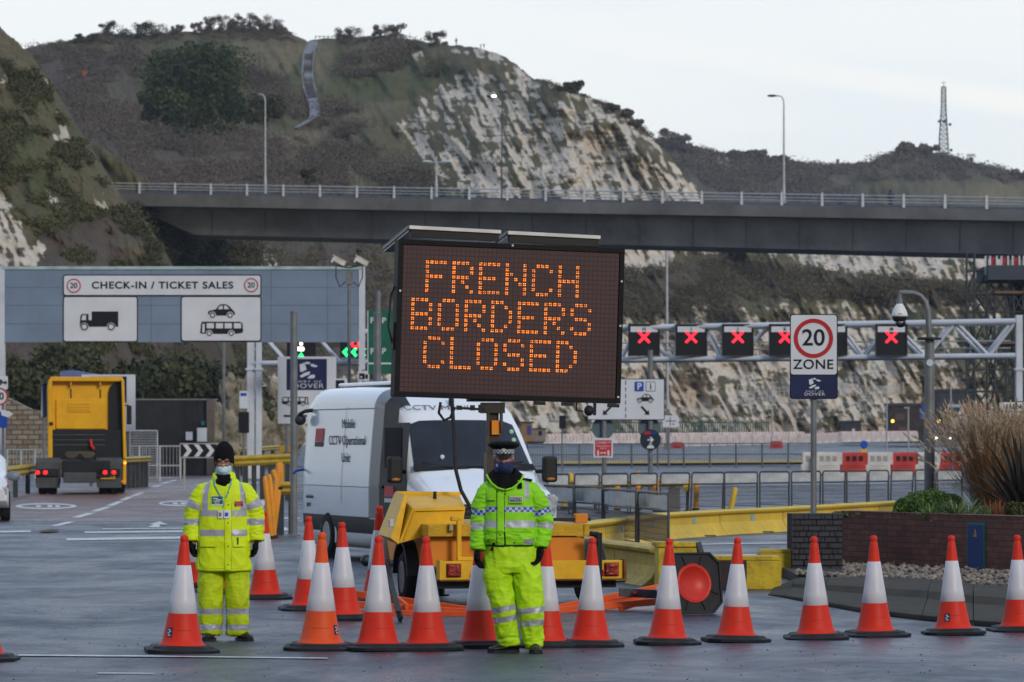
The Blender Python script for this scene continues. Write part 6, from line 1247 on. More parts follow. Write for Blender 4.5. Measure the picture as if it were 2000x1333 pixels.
# solar panels on top
for x0, x1, dz in ((-1.18,-.14,.0),(-.06,1.0,-.015)):
    mb = MB(); mb.prism([(x0,.155+dz),(x1,.145+dz),(x1,.105+dz),(x0,.115+dz)], -.05, 0); mb.v = [(x, y, z+BH/2) for x, y, z in mb.v]; sp = brd('solar_panel', mb, mat('aluminium_frame', (.50,.50,.49), .4, .3), .003, board)
    mb = MB(); V = [(x0,0,.125),(x1,0,.125),(x1,1.55,-.03),(x0,1.55,-.03)]; mb.loft([[(a,b,c+dz+BH/2) for a,b,c in V], [(a,b,c+dz-.035+BH/2) for a,b,c in V]], 0, True, False); brd('panel_slab', mb, mat('solar_dark', (.02,.022,.035), .25), 0, sp)
    mb = MB(); mb.prism([(x0+.02,.105+dz),(x1-.02,.095+dz),(x1-.02,.02+dz),(x0+.02,.03+dz)], -.03, .05); mb.v = [(x, y, z+BH/2) for x, y, z in mb.v]; brd('panel_bracket', mb, M_TRIM, 0, sp)
    mb = MB(); mb.loft([[(x0,0,.155+BH/2+dz),(x0-.012,0,.155+BH/2+dz),(x0-.012,0,.115+BH/2+dz),(x0,0,.115+BH/2+dz)],[(x0,1.55,.0+BH/2+dz),(x0-.012,1.55,.0+BH/2+dz),(x0-.012,1.55,-.04+BH/2+dz),(x0,1.55,-.04+BH/2+dz)]], 0, True, False); brd('side_frame', mb, mat('frame_grey', (.16,.16,.165), .5), 0, sp)

# ================================================================== BARRIERS NEAR
M_KY = mat('kerb_bright_yellow', (.62,.43,.035), .55, var=.12, vs=1.5, dirt=.3, bump=.1); M_KY2 = mat('kerb_old_yellow', (.42,.29,.035), .6, var=.25, vs=2, dirt=.5, bump=.15)
M_PALE = mat('blue_pale_label', (.20,.42,.62), .5)
def kerb_run(lbs, pts, h, m, n, label_face=True, depth=.42, tabs=True):
    """concave-faced concrete blocks laid end to end through the ground points pts"""
    P_ = [G(*p) for p in pts]; segs = []; tot = sum((P_[i+1]-P_[i]).length for i in range(len(P_)-1)); st_ = tot/n; 
    def at(d):
        for i in range(len(P_)-1):
            L_ = (P_[i+1]-P_[i]).length
            if d <= L_ or i == len(P_)-2: return P_[i].lerp(P_[i+1], d/L_)
            d -= L_
    for i in range(n):
        a = at(st_*i+.02); b = at(st_*(i+1)-.02); c = (a+b)/2; t = thing('concrete_kerb_block', lbs[i % len(lbs)] if len(lbs) == n else lbs[0], 'kerb block', c, math.atan2(b.y-a.y, b.x-a.x), group=None if len(lbs) == n else 'yellow concrete kerb blocks'); hl = (b-a).length/2
        prof = [(-depth/2-.10,0),(-depth/2-.06,h*.05),(-depth/2+.04,h*.22),(-depth/2+.10,h*.5),(-depth/2+.10,h*.80),(-depth/2+.02,h*.86),(-depth/2+.0,h*.95),(-depth/2+.05,h),(depth/2-.08,h),(depth/2,h*.9),(depth/2,0)]
        mb = MB(); mb.loft([[(x,y,z) for y,z in prof] for x in (-hl, hl)], 0, True, False); mb.build('block', m, t, .008)
        if label_face: mb = MB(); mb.bx(-.06,.10,-depth/2+.085,-depth/2+.096,h*.52,h*.74); mb.build('label', M_PALE, t)
        if tabs: mb = MB(); mb.box((.2,-depth/2-.12,.02),(.03,.28,.02),0,Matrix.Rotation(R(35),3,'Z')); mb.build('lifting_strap', M_SPK, t)
kerb_run(['first bright yellow kerb block, behind the near mesh barriers','second bright yellow kerb block, behind the mesh barriers','third bright yellow kerb block, right of the mesh barriers','fourth bright yellow kerb block, above the front cone gap','fifth bright yellow kerb block, left of the brick pier','sixth bright yellow kerb block, behind the zone sign pole','seventh bright yellow kerb block, over the brick pier','last bright yellow kerb block, left of the round hedge'], [(1100,1083),(1310,1050),(1545,1036),(1790,1018)], .47, M_KY, 8)
kerb_run(['old yellow kerb block behind the right trailer wheel','old yellow kerb block between trailer and yellow box'], [(1120,1118),(1200,1128),(1300,1145)], .48, M_KY2, 2, False)
M_PEEL = mat('peeling_yellow', (.50,.36,.02), .5, var=.2, vs=4, dirt=.6, bump=.2); M_BKP = mat('block_black', (.035,.022,.025), .7, var=.3, vs=6)
o = G(1320,1148); t = thing('yellow_steel_box', 'square yellow painted box with peeling lid behind a front cone', 'steel box', o, R(4)); mb = MB(); mb.bx(-.24,.24,-.22,.22,0,.50); mb.build('body', M_PEEL, t, .01); mb = MB(); mb.bx(-.27,.27,-.25,.25,.50,.56); mb.build('lid', mat('peeling_lid', (.45,.32,.02), .6, var=.4, vs=8, dirt=.9), t, .01)
def block(label, px, py, w_, h, bands, rz=0, d=.45):
    o = G(px, py); t = thing('concrete_block', label, 'concrete block', o, rz); mb = MB(); x = -w_/2
    for i, (bw, c_) in enumerate(bands): mb.bx(x, x+bw*w_, -d/2, d/2, 0, h*.86, c_); x += bw*w_
    mb.build('block', [M_PEEL, M_BKP], t, .006); mb = MB(); mb.prism([(-w_/2,h*.86+.002),(w_/2,h*.86+.002),(w_/2-.03,h),(-w_/2+.03,h)], -d/2+.03, d/2); mb.build('top', M_PEEL, t, .01)
block('long yellow and black banded concrete block between two front cones', 1440, 1150, 1.05, .40, [(.24,0),(.36,1),(.40,0)], R(-2)); block('yellow concrete block partly behind the dark brick pier', 1528, 1126, .62, .36, [(1,0)], R(3))
# pedestrian mesh barriers
M_FRM = mat('barrier_frame', (.055,.058,.062), .45, .5, var=.15, dirt=.2); M_BPN = mat('barrier_panel', (.42,.44,.44), .5, var=.18, vs=3, dirt=.35); M_BMESH = mat('barrier_mesh', (.05,.05,.055), .5, .3)
def ped_barrier(label, x0, y0, x1, y1, hgt, bent=False, group='pedestrian mesh barriers', lean=.0):
    a = G(x0, y0); b = G(x1, y1); c = (a+b)/2; w_ = (b-a).length/2-.02; t = thing('pedestrian_barrier', label, 'barrier', c, math.atan2(b.y-a.y, b.x-a.x), group); h = hgt; r_ = .022; mb = MB()
    sh = lambda x, z: (x + lean*z, 0, z)
    mb.path([sh(-w_,0), sh(-w_,h-.06), sh(-w_+.02,h-.02), sh(-w_+.06,h), sh(w_-.06,h), sh(w_-.02,h-.02), sh(w_,h-.06), sh(w_,0)], r_, 8); mb.path([sh(-w_,h*.70), sh(w_,h*.70)], r_*.8, 8); mb.path([sh(-w_,h*.62), sh(w_,h*.62)], .006, 5); mb.path([sh(-w_,h*.14), sh(w_,h*.10)], .010, 5); mb.build('frame', M_FRM, t)
    mb = MB(); pts = [sh(-w_+.03,h*.73), sh(w_-.03,h*.73), sh(w_-.03,h-.04), sh(-w_+.03,h-.04)]; mb.loft([[(x,-.006,z) for x,_,z in pts],[(x,.006,z) for x,_,z in pts]], 0, True, False); mb.build('top_panel', M_BPN, t)
    mb = MB(); n = int(2*w_/.05)
    for i in range(1, n): x = -w_+2*w_*i/n; mb.path([sh(x,h*.14), sh(x,h*.62)], .0042, 3, 0, False)
    for i in range(5): z = h*(.18+.10*i); mb.path([sh(-w_,z), sh(w_,z)], .0045, 3, 0, False)
    mb.build('wire_mesh', M_BMESH, t)
    mb = MB(); mb.bx(-w_-.03,-w_+.03,-.18,.18,0,.03); mb.build('foot', M_FRM, t)
nb = [(1063,1052,1121,1058,.98,'near mesh barrier just right of the policeman'),(1123,1056,1177,1062,.98,'second near mesh barrier from the policeman'),(1180,1062,1243,1070,.95,'third near mesh barrier, over the right trailer lamp'),(1247,1067,1306,1077,.93,'rightmost near mesh barrier in front of the yellow kerb')]
for x0, y0, x1, y1, h, lb_ in nb: ped_barrier(lb_, x0, y0, x1, y1, h, group='near pedestrian mesh barriers')
fb = [(1068,1112,'beside the van mirror'),(1121,1171,'left of the near barrier gap'),(1174,1227,'above the trailer lamp'),(1230,1284,'right of the red notice post'),(1287,1345,'above the rightmost near barrier'),(1348,1412,'with an orange post seen through it on its left'),(1414,1480,'with a yellow post seen through it'),(1483,1542,'left of the zone sign pole'),(1545,1603,'crossed by the zone sign pole'),(1606,1651,'first one right of the zone sign pole'),(1653,1694,'second one right of the zone sign pole'),(1696,1736,'third one right of the zone sign pole'),(1738,1782,'last before the gap in the row'),(1787,1828,'crossed by the dome camera pole'),(1830,1880,'behind the plume grass')]
for i, (x0, x1, lb_) in enumerate(fb): f0 = lambda x: 1006 - (x-1068)*.024; ped_barrier('mid-distance mesh barrier ' + lb_, x0, f0(x0), x1, f0(x1), .96, group='mid-distance row of pedestrian mesh barriers', lean=.06 if i in (4,5,12) else 0.0)
M_BOL = mat('bollard_amber', (.62,.28,.012), .5, var=.15, vs=4, dirt=.2); M_BOLY = mat('bollard_yellow2', (.62,.42,.03), .5, dirt=.2)
for px, yt, Y, m, lb_ in ((1101,929,98,M_BOLY,'short amber post left end of the parked post row'),(1115,924,99,M_BOLY,'thick yellow post behind the leftmost mesh barriers'),(1246,921,97,M_BOL,'tall orange post behind the mesh barriers under the dark plate'),(1281,932,96,M_BOL,'small orange post just left of the yellow flanged post'),(1359,931,97,M_BOL,'orange post seen through the barrier right of the flanged post'),(1427,952,96,M_BOLY,'slanted yellow post seen through a mesh barrier'),(1206,931,97,M_BOL,'low orange post behind the third mesh barrier')):
    t = thing('marker_post', lb_, 'marker post', GX(px, Y)); z = zpl(px, yt, Y, t.location)[1]; mb = MB(); ln = .12 if px == 1427 else .03 if px == 1359 else 0; mb.path([(0,0,0),(ln*.5,0,z*.5),(ln*.92,0,z*.93),(ln,0,z)], [.07,.07,.07,.035], 14); mb.build('post', m, t); mb = MB(); mb.tube((0,0,0),(0,0,.05),.09,n=14); mb.build('foot', M_SPK, t)
for i, (px, lb_) in enumerate(((1343,'yellow flanged steel post between two mid mesh barriers'),(1163,'yellow rail end behind the second mesh barrier'))):
    t = thing('barrier_post', lb_, 'steel post', GX(px, 96.5)); z = zpl(px, 937, 96.5, t.location)[1]; mb = MB(); mb.bx(-.11,.11,-.02,.02,z-.3,z); mb.build('flange', M_BOLY, t, .01); mb = MB(); mb.bx(-.04,.04,.021,.09,0,z); mb.build('post', M_DSTEEL, t)
crash('dull yellow crash barrier rail behind the mid-distance mesh barriers', 1085, 938, 1345, 934, 98, 97.5, .22, 4)
crash('short pale yellow rail at the left end of the car park row', 1060, 934, 1102, 931, 101, 101, .10, 1)
t = thing('concrete_post', 'squat grey concrete post seen through the mesh barriers', 'post', GX(1317, 95)); mb = MB(); mb.bx(-.14,.14,-.14,.14,0,.55); mb.build('post', M_CONC, t, .02); mb = MB(); mb.bx(-.16,.16,-.16,.16,.55,.60); mb.build('cap', M_CONC, t, .01)

# ================================================================== CONES
M_CRED = mat('cone_red', (.62,.030,.012), .5, var=.09, vs=3, dirt=.22, spec=.18); M_CORG = mat('cone_orange', (.70,.085,.018), .5, var=.08, vs=3, dirt=.22, spec=.18); M_CWH = mat('cone_sleeve', (.60,.60,.66), .32, var=.05, vs=3, bump=.12, bs=220, dirt=.10); M_CBL = mat('cone_rubber', (.014,.015,.018), .65, var=.3, vs=6, bump=.2, dirt=0)
def cone_base():
    mb = MB(); 
    def ring(s, z, c=.30): k = s*(1-c*1.15); return [(s,-k,z),(s,k,z),(k,s,z),(-k,s,z),(-s,k,z),(-s,-k,z),(-k,-s,z),(k,-s,z)]
    mb.loft([ring(.305,0), ring(.31,.028), ring(.29,.036), ring(.262,.038), ring(.25,.056), ring(.215,.062)], 0, True, False); return mb
def coneprof(): return [(.205,.055),(.205,.062),(.185,.074),(.168,.11),(.150,.20),(.1455,.215),(.124,.330),(.060,.742),(.046,.86),(.0415,.90),(.036,.93),(.030,.938),(.034,.948),(.036,.965),(.034,.985),(.022,.998),(.001,1.0)]
def rad_at(z): pr = coneprof(); return float(np.interp(z, [p[1] for p in pr], [p[0] for p in pr]))
def make_cone(label, m):
    t = thing('traffic_cone', label, 'traffic cone'); cone_base().build('base', M_CBL, t, .004)
    mb = MB(); mb.lathe(coneprof(), 40); mb.build('cone_body', m, t)
    mb = MB(); mb.lathe([(rad_at(.335)+.0,.332)]+[(rad_at(z)+.0028, z) for z in (.335,.45,.6,.738)]+[(rad_at(.742),.742)], 40); mb.build('reflective_sleeve', M_CWH, t)
    mb = MB(); 
    for z in (.215,): 
        for k in range(9):
            a = R(-115+ k*6); a2 = R(-115+(k+1)*6)
            for zz, dz in ((.19,.004),):
                r0 = rad_at(zz)+.002; mb.add([(r0*math.cos(a),r0*math.sin(a),zz),(r0*math.cos(a2),r0*math.sin(a2),zz),(r0*math.cos(a2),r0*math.sin(a2),zz+dz),(r0*math.cos(a),r0*math.sin(a),zz+dz)], [(0,1,2,3)])
    mb.build('moulded_panel_line', mat('cone_line', (.38,.03,.02), .6), t); return t
cA = make_cone('x', M_CRED); cB = make_cone('x', M_CORG); usedc = set()
GRPC = 'red and white traffic cones across the road'
cones = [(355,1274,1045,'A','front-row cone with a navy sticker, directly in front of the worker',10),(626,1269,1040,'B','orange-based front-row cone left of the three close together',0),(738,1270,1047,'A','front-row cone standing close to the orange-based one on its right',20),(835,1269,1048,'A','front-row cone in front of the trailer left wheel',5),(938,1264,1049,'A','front-row cone half hidden behind the policeman right arm',0),(1066,1263,1052,'A','front-row cone mostly hidden behind the policeman left leg',12),(1153,1262,1050,'A','front-row cone just right of the policeman in front of the trailer',0),(1303,1258,1052,'A','front-row cone in front of the cone lying on its side',3),(1437,1253,1050,'A','front-row cone before the banded yellow and black block',8),(1594,1248,1048,'A','front-row cone in front of the dark brick pier',0),(1709,1243,1046,'A','front-row cone at the left end of the red brick planter',15),(1862,1239,1046,'A','cone with a small navy sticker beside the blue wall panel',0),(1990,1233,1045,'A','cone cut by the right edge of the picture',5),(-38,1290,1055,'A','cone mostly outside the left edge, only its black base showing',0),
 (518,1170,998,'A','back cone directly behind the worker left arm',4),(603,1192,1008,'A','back cone partly behind the orange-based front cone',9),(671,1211,1020,'A','back cone standing between two front cones left of the trailer',0),(741,1175,988,'A','farthest tall cone near the van front wheel',6),(384,1147,1000,'A','back cone peeping out left of the worker legs',0),(432,1158,1006,'A','back cone showing only between the worker legs',14)]
stick = []
for px, py, top, kind, lb_, rz in cones:
    p = G(px, py); h = (py-top)/sc(p.y); src = cA if kind == 'A' else cB; tot = h
    if kind not in usedc: usedc.add(kind); src.location = p; src.rotation_euler = (0,0,R(rz)); src.scale = (tot,)*3; src['label'] = lb_; src['group'] = GRPC; cur = src
    else: cur = dup(src, p, R(rz), lb_, GRPC, tot)
    cur.rotation_euler = (R(1.3*math.sin(px*1.7)), R(1.3*math.cos(px*2.3)), R(rz))
    if px in (355, 1862, 626): stick.append((px, rz, cur))
for px, rz, cur in stick:
    if 1:
        aa = {355:-128, 1862:-118, 626:-30}[px] - rz; mb = MB(); V = []
        for zz in (.135,.215):
            for da in (-11,0,11): r_ = rad_at(zz)+.004; a_ = R(aa+da); V.append((r_*math.cos(a_), r_*math.sin(a_), zz))
        mb.add(V, [(0,1,4,3),(1,2,5,4)]); stk = mb.build('sticker', M_SGN, cur)
        mb = MB(); 
        for (u0,u1,z0,z1) in ((-6,3,.192,.20),(-2,7,.178,.186),(-7,2,.164,.172),(-5,6,.145,.153)):
            V = []
            for zz in (z0, z1):
                for da in (u0, u1): r_ = rad_at(zz)+.0055; a_ = R(aa+da); V.append((r_*math.cos(a_), r_*math.sin(a_), zz))
            mb.add(V, [(0,1,3,2)])
        mb.build('wave_mark', M_SGW, cur)
# cone lying on its side
p = G(1345,1200); lc = thing('traffic_cone', 'cone lying on its side showing its octagonal black underside', 'traffic cone', (p.x, p.y, .0), group=GRPC)
RL = Matrix.Translation((0,0,.315)) @ Matrix.Rotation(R(188), 4, 'Z') @ Matrix.Rotation(R(0),4,'X') @ Matrix.Rotation(R(84), 4, 'Y')
RL = Matrix.Translation((.05,-.05,.322)) @ Matrix.Rotation(R(116), 4, 'Z') @ Matrix.Rotation(R(99), 4, 'Y')
mb = cone_base(); mb.v = [(x*1.03,y*1.03,z) for x,y,z in mb.v]; mb.move(RL); mb.build('base', M_CBL, lc, .004)
mb = MB(); mb.lathe(coneprof(), 40); mb.move(RL); mb.build('cone_body', M_CRED, lc); mb = MB(); mb.lathe([(rad_at(z)+.003, z) for z in (.335,.45,.6,.74)], 40); mb.move(RL); mb.build('reflective_sleeve', M_CWH, lc)
mb = MB(); mb.lathe([(.0,-.004),(.168,-.004),(.172,-.014),(.182,-.014),(.186,-.004),(.19,-.012),(.20,-.012),(.205,-.002)], 44); mb.move(RL); mb.build('hollow_underside', mat('cone_inside_red', (.55,.03,.015), .4), lc)
mb = MB()
for k in range(8): a = 2*math.pi*(k+.5)/8; mb.box((.25*math.cos(a),.25*math.sin(a),-.008),(.10,.014,.02),0,Matrix.Rotation(a,3,'Z'))
def ring8(s, z, c=.30): k = s*(1-c*1.15); return [(s,-k,z),(s,k,z),(k,s,z),(-k,s,z),(-s,k,z),(-s,-k,z),(-k,-s,z),(k,-s,z)]
mb.loft([ring8(.318,.0), ring8(.318,-.022), ring8(.300,-.022), ring8(.300,.0)], 0, False, False); mb.move(RL); mb.build('underside_rib', M_CBL, lc)
# collapsed orange sign frames on the ground
M_OFR = mat('frame_orange', (.72,.095,.02), .45, var=.12, vs=4, dirt=.12)
def bar3(mb, a, b, w_=.06, t_=.03):
    a = Vector(a); b = Vector(b); d = (b-a).normalized(); s_ = d.cross(Vector((0,0,1))).normalized()*t_/2; u = d.cross(s_).normalized()*w_/2
    mb.loft([[a+s_+u, a-s_+u, a-s_-u, a+s_-u], [b+s_+u, b-s_+u, b-s_-u, b+s_-u]], 0, True, False)
def frame_thing(label, o, bars, name='folded_barrier', m=None, blk=(), cat='barrier'):
    t = thing(name, label, cat, o)
    for a, b, w_, nm in bars: mb = MB(); bar3(mb, a, b, w_); mb.build(nm, m or M_OFR, t, .006)
    for a, b, w_ in blk: mb = MB(); bar3(mb, a, b, w_, .05); mb.build('foot', M_CBL, t, .006)
    return t
def L2(px, py, Y, o): return P(px, py, Y) - o
o = G(800,1200); Ya = o.y
def rel(px, py, dY=0): q = P(px, py, Ya+dY) - o; q.z = max(q.z, .02); return q
frame_thing('collapsed orange plastic sign frame lying behind the cones left of the policeman', o, [(rel(690,1160,1.2), rel(930,1196,.3), .075, 'bar'), (rel(690,1180,.6), rel(925,1202,-.1), .07, 'bar'), (rel(692,1197,0), rel(925,1200,-.5), .06, 'bar'), (rel(765,1160,1.0), rel(795,1185,.2), .06, 'cross_bar')])
o = G(1180,1195); Ya = o.y
frame_thing('collapsed orange plastic sign frame lying right of the policeman', o, [(rel(1072,1202,0), rel(1285,1148,.8), .07, 'bar'), (rel(1075,1207,-.3), rel(1280,1176,.2), .07, 'bar'), (rel(1150,1195,.2), rel(1290,1158,1.0), .07, 'bar'), (rel(1210,1190,0), rel(1262,1172,.5), .06, 'cross_bar')])
o = G(780,1215); t = thing('plastic_strip', 'black plastic strip foot leaning between cones left of the trailer', 'plastic strip', o); mb = MB(); Ya = o.y; bar3(mb, rel(783,1216), rel(752,1098,.5), .09, .03); mb.build('foot', M_CBL, t, .006); mb = MB(); bar3(mb, rel(778,1196,-.05), rel(757,1112,.42), .03, .05); mb.build('rib', M_DSTEEL, t, .004)
o = G(1246,1196); t = thing('plastic_strip', 'grey black plastic foot resting on top of the orange frame', 'plastic strip', o); Ya = o.y; mb = MB(); bar3(mb, rel(1210,1157), rel(1300,1162,.1), .09, .06); mb.build('foot', mat('worn_black_plastic', (.07,.068,.07), .6, var=.4, vs=9), t, .008); mb = MB(); mb.ell(rel(1240,1160,-.05), (.03,.02,.03), 10); mb.build('reflector', M_RLT, t)
o = G(1388,1188); t = thing('plastic_strip', 'black plastic foot standing upright behind the cone lying on its side', 'plastic strip', o); Ya = o.y; mb = MB(); mb.loft([[rel(1359,1060,.3),rel(1369,1058,.3),rel(1369,1058,.36),rel(1359,1060,.36)],[rel(1366,1128,.2),rel(1388,1118,.2),rel(1388,1118,.26),rel(1366,1128,.26)],[rel(1390,1168,0),rel(1400,1170,0),rel(1400,1170,.06),rel(1390,1168,.06)]], 0, True, False); mb.build('foot', MATS['worn_black_plastic'], t, .004); mb = MB(); bar3(mb, rel(1363,1062,.24), rel(1392,1166,-.04), .02, .04); mb.build('rib', M_DSTEEL, t)
# ================================================================== PLANTER, SIGN, CAMERA POLE
M_DBR = bpy.data.materials.new('engineering_brick'); M_DBR.use_nodes = True; brick_mat(M_DBR, (.035,.036,.055), (.022,.022,.032), (.008,.008,.010), .225, .075, .012, 1.0, rough=.35)
M_RBR = bpy.data.materials.new('red_brick'); M_RBR.use_nodes = True; brick_mat(M_RBR, (.20,.065,.042), (.115,.040,.030), (.05,.038,.033), .225, .075, .008, .7, rough=.8)
Yp = 50.5; o = GX(1594, Yp); t = thing('brick_pier', 'dark blue-black brick pier at the left end of the planter', 'brick pier', o, R(2)); s_ = sc(Yp)
g = random.Random(5); mb = MB(); hgt = .835; w_ = .335; rows = 11; rh = hgt/rows
mb.bx(-w_+.01, w_-.01, -.14, .55, 0, hgt-.005, 1)
for r_ in range(rows):
    x = -w_ - (.11 if r_ % 2 else .0); z = r_*rh
    while x < w_:
        L_ = g.choice((.215,.10,.215,.16)); a = max(x, -w_); b = min(x+L_, w_); 
        if b-a > .02: mb.bx(a+.004, b-.004, -.155-g.uniform(0,.006), -.13, z+.006, z+rh-.004, 0)
        x += L_
mb.build('brickwork', [M_DBR, mat('dark_mortar', (.010,.010,.012), .9)], t, .003)
# the planter wall, running right and a little nearer
A = GX(1646, 52.0); B = GX(2120, 47.0); A.z = B.z = 0; pw = thing('brick_planter_wall', 'low red brick planter wall holding grasses at the right', 'wall', A, math.atan2(B.y-A.y, B.x-A.x)); LW = (B-A).length
mb = MB(); mb.bx(0, LW, 0, .30, 0, .80); mb.build('brickwork', M_RBR, pw, .004); mb = MB(); 
x = 0
while x < LW: mb.bx(x+.004, x+.107, -.004, .305, .802, .845, 0); x += .111
mb.build('brick_coping', M_RBR, pw, .003); mb = MB(); mb.bx(-.06,-.002,-.03,.2,.55,.80); mb.build('mortar_stone', mat('pale_mortar', (.12,.11,.10), .9), pw, .02)
tag(MB().build('x', M_RBR), kind='structure'); bpy.data.objects.remove(bpy.data.objects['x'])
BED = [A+Vector((.1,.1,0)), B+Vector((.2,.1,0)), Vector((9.2,48.5,0)), Vector((8.6,54.6,0)), Vector((5.0,54.2,0))]
mi_ = (Matrix.Translation(A) @ Matrix.Rotation(math.atan2(B.y-A.y, B.x-A.x), 4, 'Z')).inverted(); mb = MB()
for a, b in ((BED[1],BED[2]),(BED[2],BED[3]),(BED[3],BED[4]),(BED[4],BED[0])):
    d = (b-a).normalized()*.12; nn_ = Vector((-d.y, d.x, 0)); mb.loft([[a-d+nn_, a-d-nn_, a-d-nn_+Vector((0,0,.742)), a-d+nn_+Vector((0,0,.742))], [b-d+nn_, b-d-nn_, b-d-nn_+Vector((0,0,.742)), b-d+nn_+Vector((0,0,.742))]], 0, True, False)
mb.move(mi_); mb.build('rear_brickwork', M_RBR, pw)
mb = MB(); mb.add([p+Vector((0,0,.748)) for p in BED], [(0,1,2,3,4)]); tag(mb.build('soil', mat('soil', (.030,.022,.016), .95, var=.4, vs=6, bump=.8, bs=20)), kind='structure')
# blue access panel
def onwall(px, off=.01): 
    # point along wall seen at column px
    d = (B-A).normalized(); k = (px-PX0)/F; tpar = (k*A.y - A.x)/(d.x - k*d.y); return tpar
xp0, xp1 = onwall(1892), onwall(1925); zc = lambda py, xx: HC + (HY-py)*((A+(B-A).normalized()*xx).y)/F
t = thing('wall_access_panel', 'tall blue panel with green border and yellow triangle fixed on the brick planter', 'panel', A + (B-A).normalized()*((xp0+xp1)/2), math.atan2(B.y-A.y, B.x-A.x)); hw = (xp1-xp0)/2; z0, z1 = zc(1116,(xp0+xp1)/2), zc(1021,(xp0+xp1)/2)
mb = MB(); mb.prism(rr(-hw,hw,z0,z1,.02), -.025, -.002); mb.build('border', mat('panel_teal', (.01,.13,.12), .5), t); mb = MB(); mb.prism(rr(-hw+.02,hw-.02,z0+.03,z1-.03,.01), -.03, -.026); mb.build('blue_face', mat('panel_blue', (.008,.035,.16), .5), t); mb = MB(); mb.prism([(-.035,z1-.18),(.035,z1-.18),(0,z1-.08)], -.034, -.031); mb.build('yellow_triangle', mat('tri_yellow', (.55,.35,.02), .5), t); mb = MB(); mb.prism([(-.005,z1-.17),(.01,z1-.165),(.006,z1-.12),(-.008,z1-.13)], -.037, -.035); mb.build('symbol', M_SGB, t)
# pebbles and kerb
M_KERB = mat('wet_kerb_concrete', (.050,.043,.030), .85, var=.3, vs=1.5, bump=.4, bs=18, dirt=.3, spec=.2); M_KERBT = mat('kerb_top_concrete', (.075,.07,.06), .6, var=.3, vs=2, bump=.4, bs=18)
front = [(1500,1163),(1530,1168),(1600,1182),(1700,1200),(1800,1212),(1900,1222),(2060,1234)]
back = [(1515,1152),(1560,1143),(1620,1150),(1720,1153),(1820,1160),(1900,1170),(2060,1180)]
fp = [G(*p) for p in front]; bp_ = [G(*p) for p in back]; hts = [.03,.10,.15,.17,.18,.18,.18]
for i in range(len(fp)-1):
    lbk = ['tapering end of the dark kerb at the left of the planter','curved dark kerb stone before the brick pier','dark kerb stone under the red brick planter left part','dark kerb stone below the middle of the planter wall','dark kerb stone below the blue panel','dark kerb stone at the right edge'][i]
    c = (fp[i]+fp[i+1])/2; t = thing('kerb_stone', lbk, 'kerb', c); rings = []
    for j in (0, 1):
        f_ = fp[i+j] - c; b_ = bp_[i+j] - c; h = hts[i+j]
        if j == 0 and i: f_ = f_ + (fp[i+1]-fp[i])*.012; b_ = b_ + (bp_[i+1]-bp_[i])*.012
        rings.append([f_, f_+Vector((0,.01,h*.30)), f_.lerp(b_,.08)+Vector((0,0,h*.36)), f_.lerp(b_,.52)+Vector((0,0,h*.42)), f_.lerp(b_,.56)+Vector((0,0,h*.82)), f_.lerp(b_,.64)+Vector((0,0,h*.92)), b_+Vector((0,0,h*.95)), b_+Vector((0,.2,h*.85)), b_+Vector((0,.2,0))])
    mb = MB(); mb.loft(rings, 0, True, False); mb.build('stone', M_KERB, t, .012)
# pebble strip between kerb and wall
M_PEB = leaf_mat('pebbles', (.09,.08,.07), (.30,.25,.20), .6)
g = np.random.default_rng(6); V = []; Q = []; T = []; ico = bmesh.new(); bmesh.ops.create_icosphere(ico, subdivisions=1, radius=1); iv = np.array([v.co[:] for v in ico.verts]); it = np.array([[v.index for v in f.verts] for f in ico.faces]); ico.free(); off = 0
bx_ = [p[0] for p in back]; by_ = [p[1] for p in back]
for k in range(1500):
    px = g.uniform(1555, 2060); pb = np.interp(px, bx_, by_); q0 = G(px, pb); yw = np.interp(px, [1646,2120], [52.0,47.0]) - .02 if px > 1646 else q0.y + .5
    y = g.uniform(q0.y+.05, max(q0.y+.1, yw)); x = (px-PX0)*y/F; z = .125 + .045*g.random(); r_ = g.uniform(.018,.038)
    vv = iv*np.array([r_*g.uniform(.9,1.5), r_, r_*.8])*(1+.15*g.normal(size=(len(iv),1))*.4); a_ = g.uniform(0,6.28); vv = np.stack([vv[:,0]*math.cos(a_)-vv[:,1]*math.sin(a_), vv[:,0]*math.sin(a_)+vv[:,1]*math.cos(a_), vv[:,2]],1)
    V.append(vv+np.array([x,y,z])); Q.append(it+off); T.append(np.full(len(iv), g.random())); off += len(iv)
tag(fast_mesh('pebbles', np.concatenate(V), np.concatenate(Q), M_PEB, smooth=True, attrs={'tone': np.concatenate(T)}), 'loose grey and tan pebbles between the kerb and the brick planter', 'pebbles', kind='stuff')
mb = MB(); r1 = [G(x,y)+Vector((0,.1,.12)) for x, y in back[1:]]; r2 = [Vector(((p.x)*(1+.0), 52.2 if i < 3 else 50.6, .12)) for i, p in enumerate(r1)]; mb.loft([[a, b, b-Vector((0,0,.11)), a-Vector((0,0,.11))] for a, b in zip(r1, r2)], 0, True, False); tag(mb.build('gravel_bed', mat('gravel_bed', (.06,.05,.045), .9, var=.3, vs=12)), kind='structure')
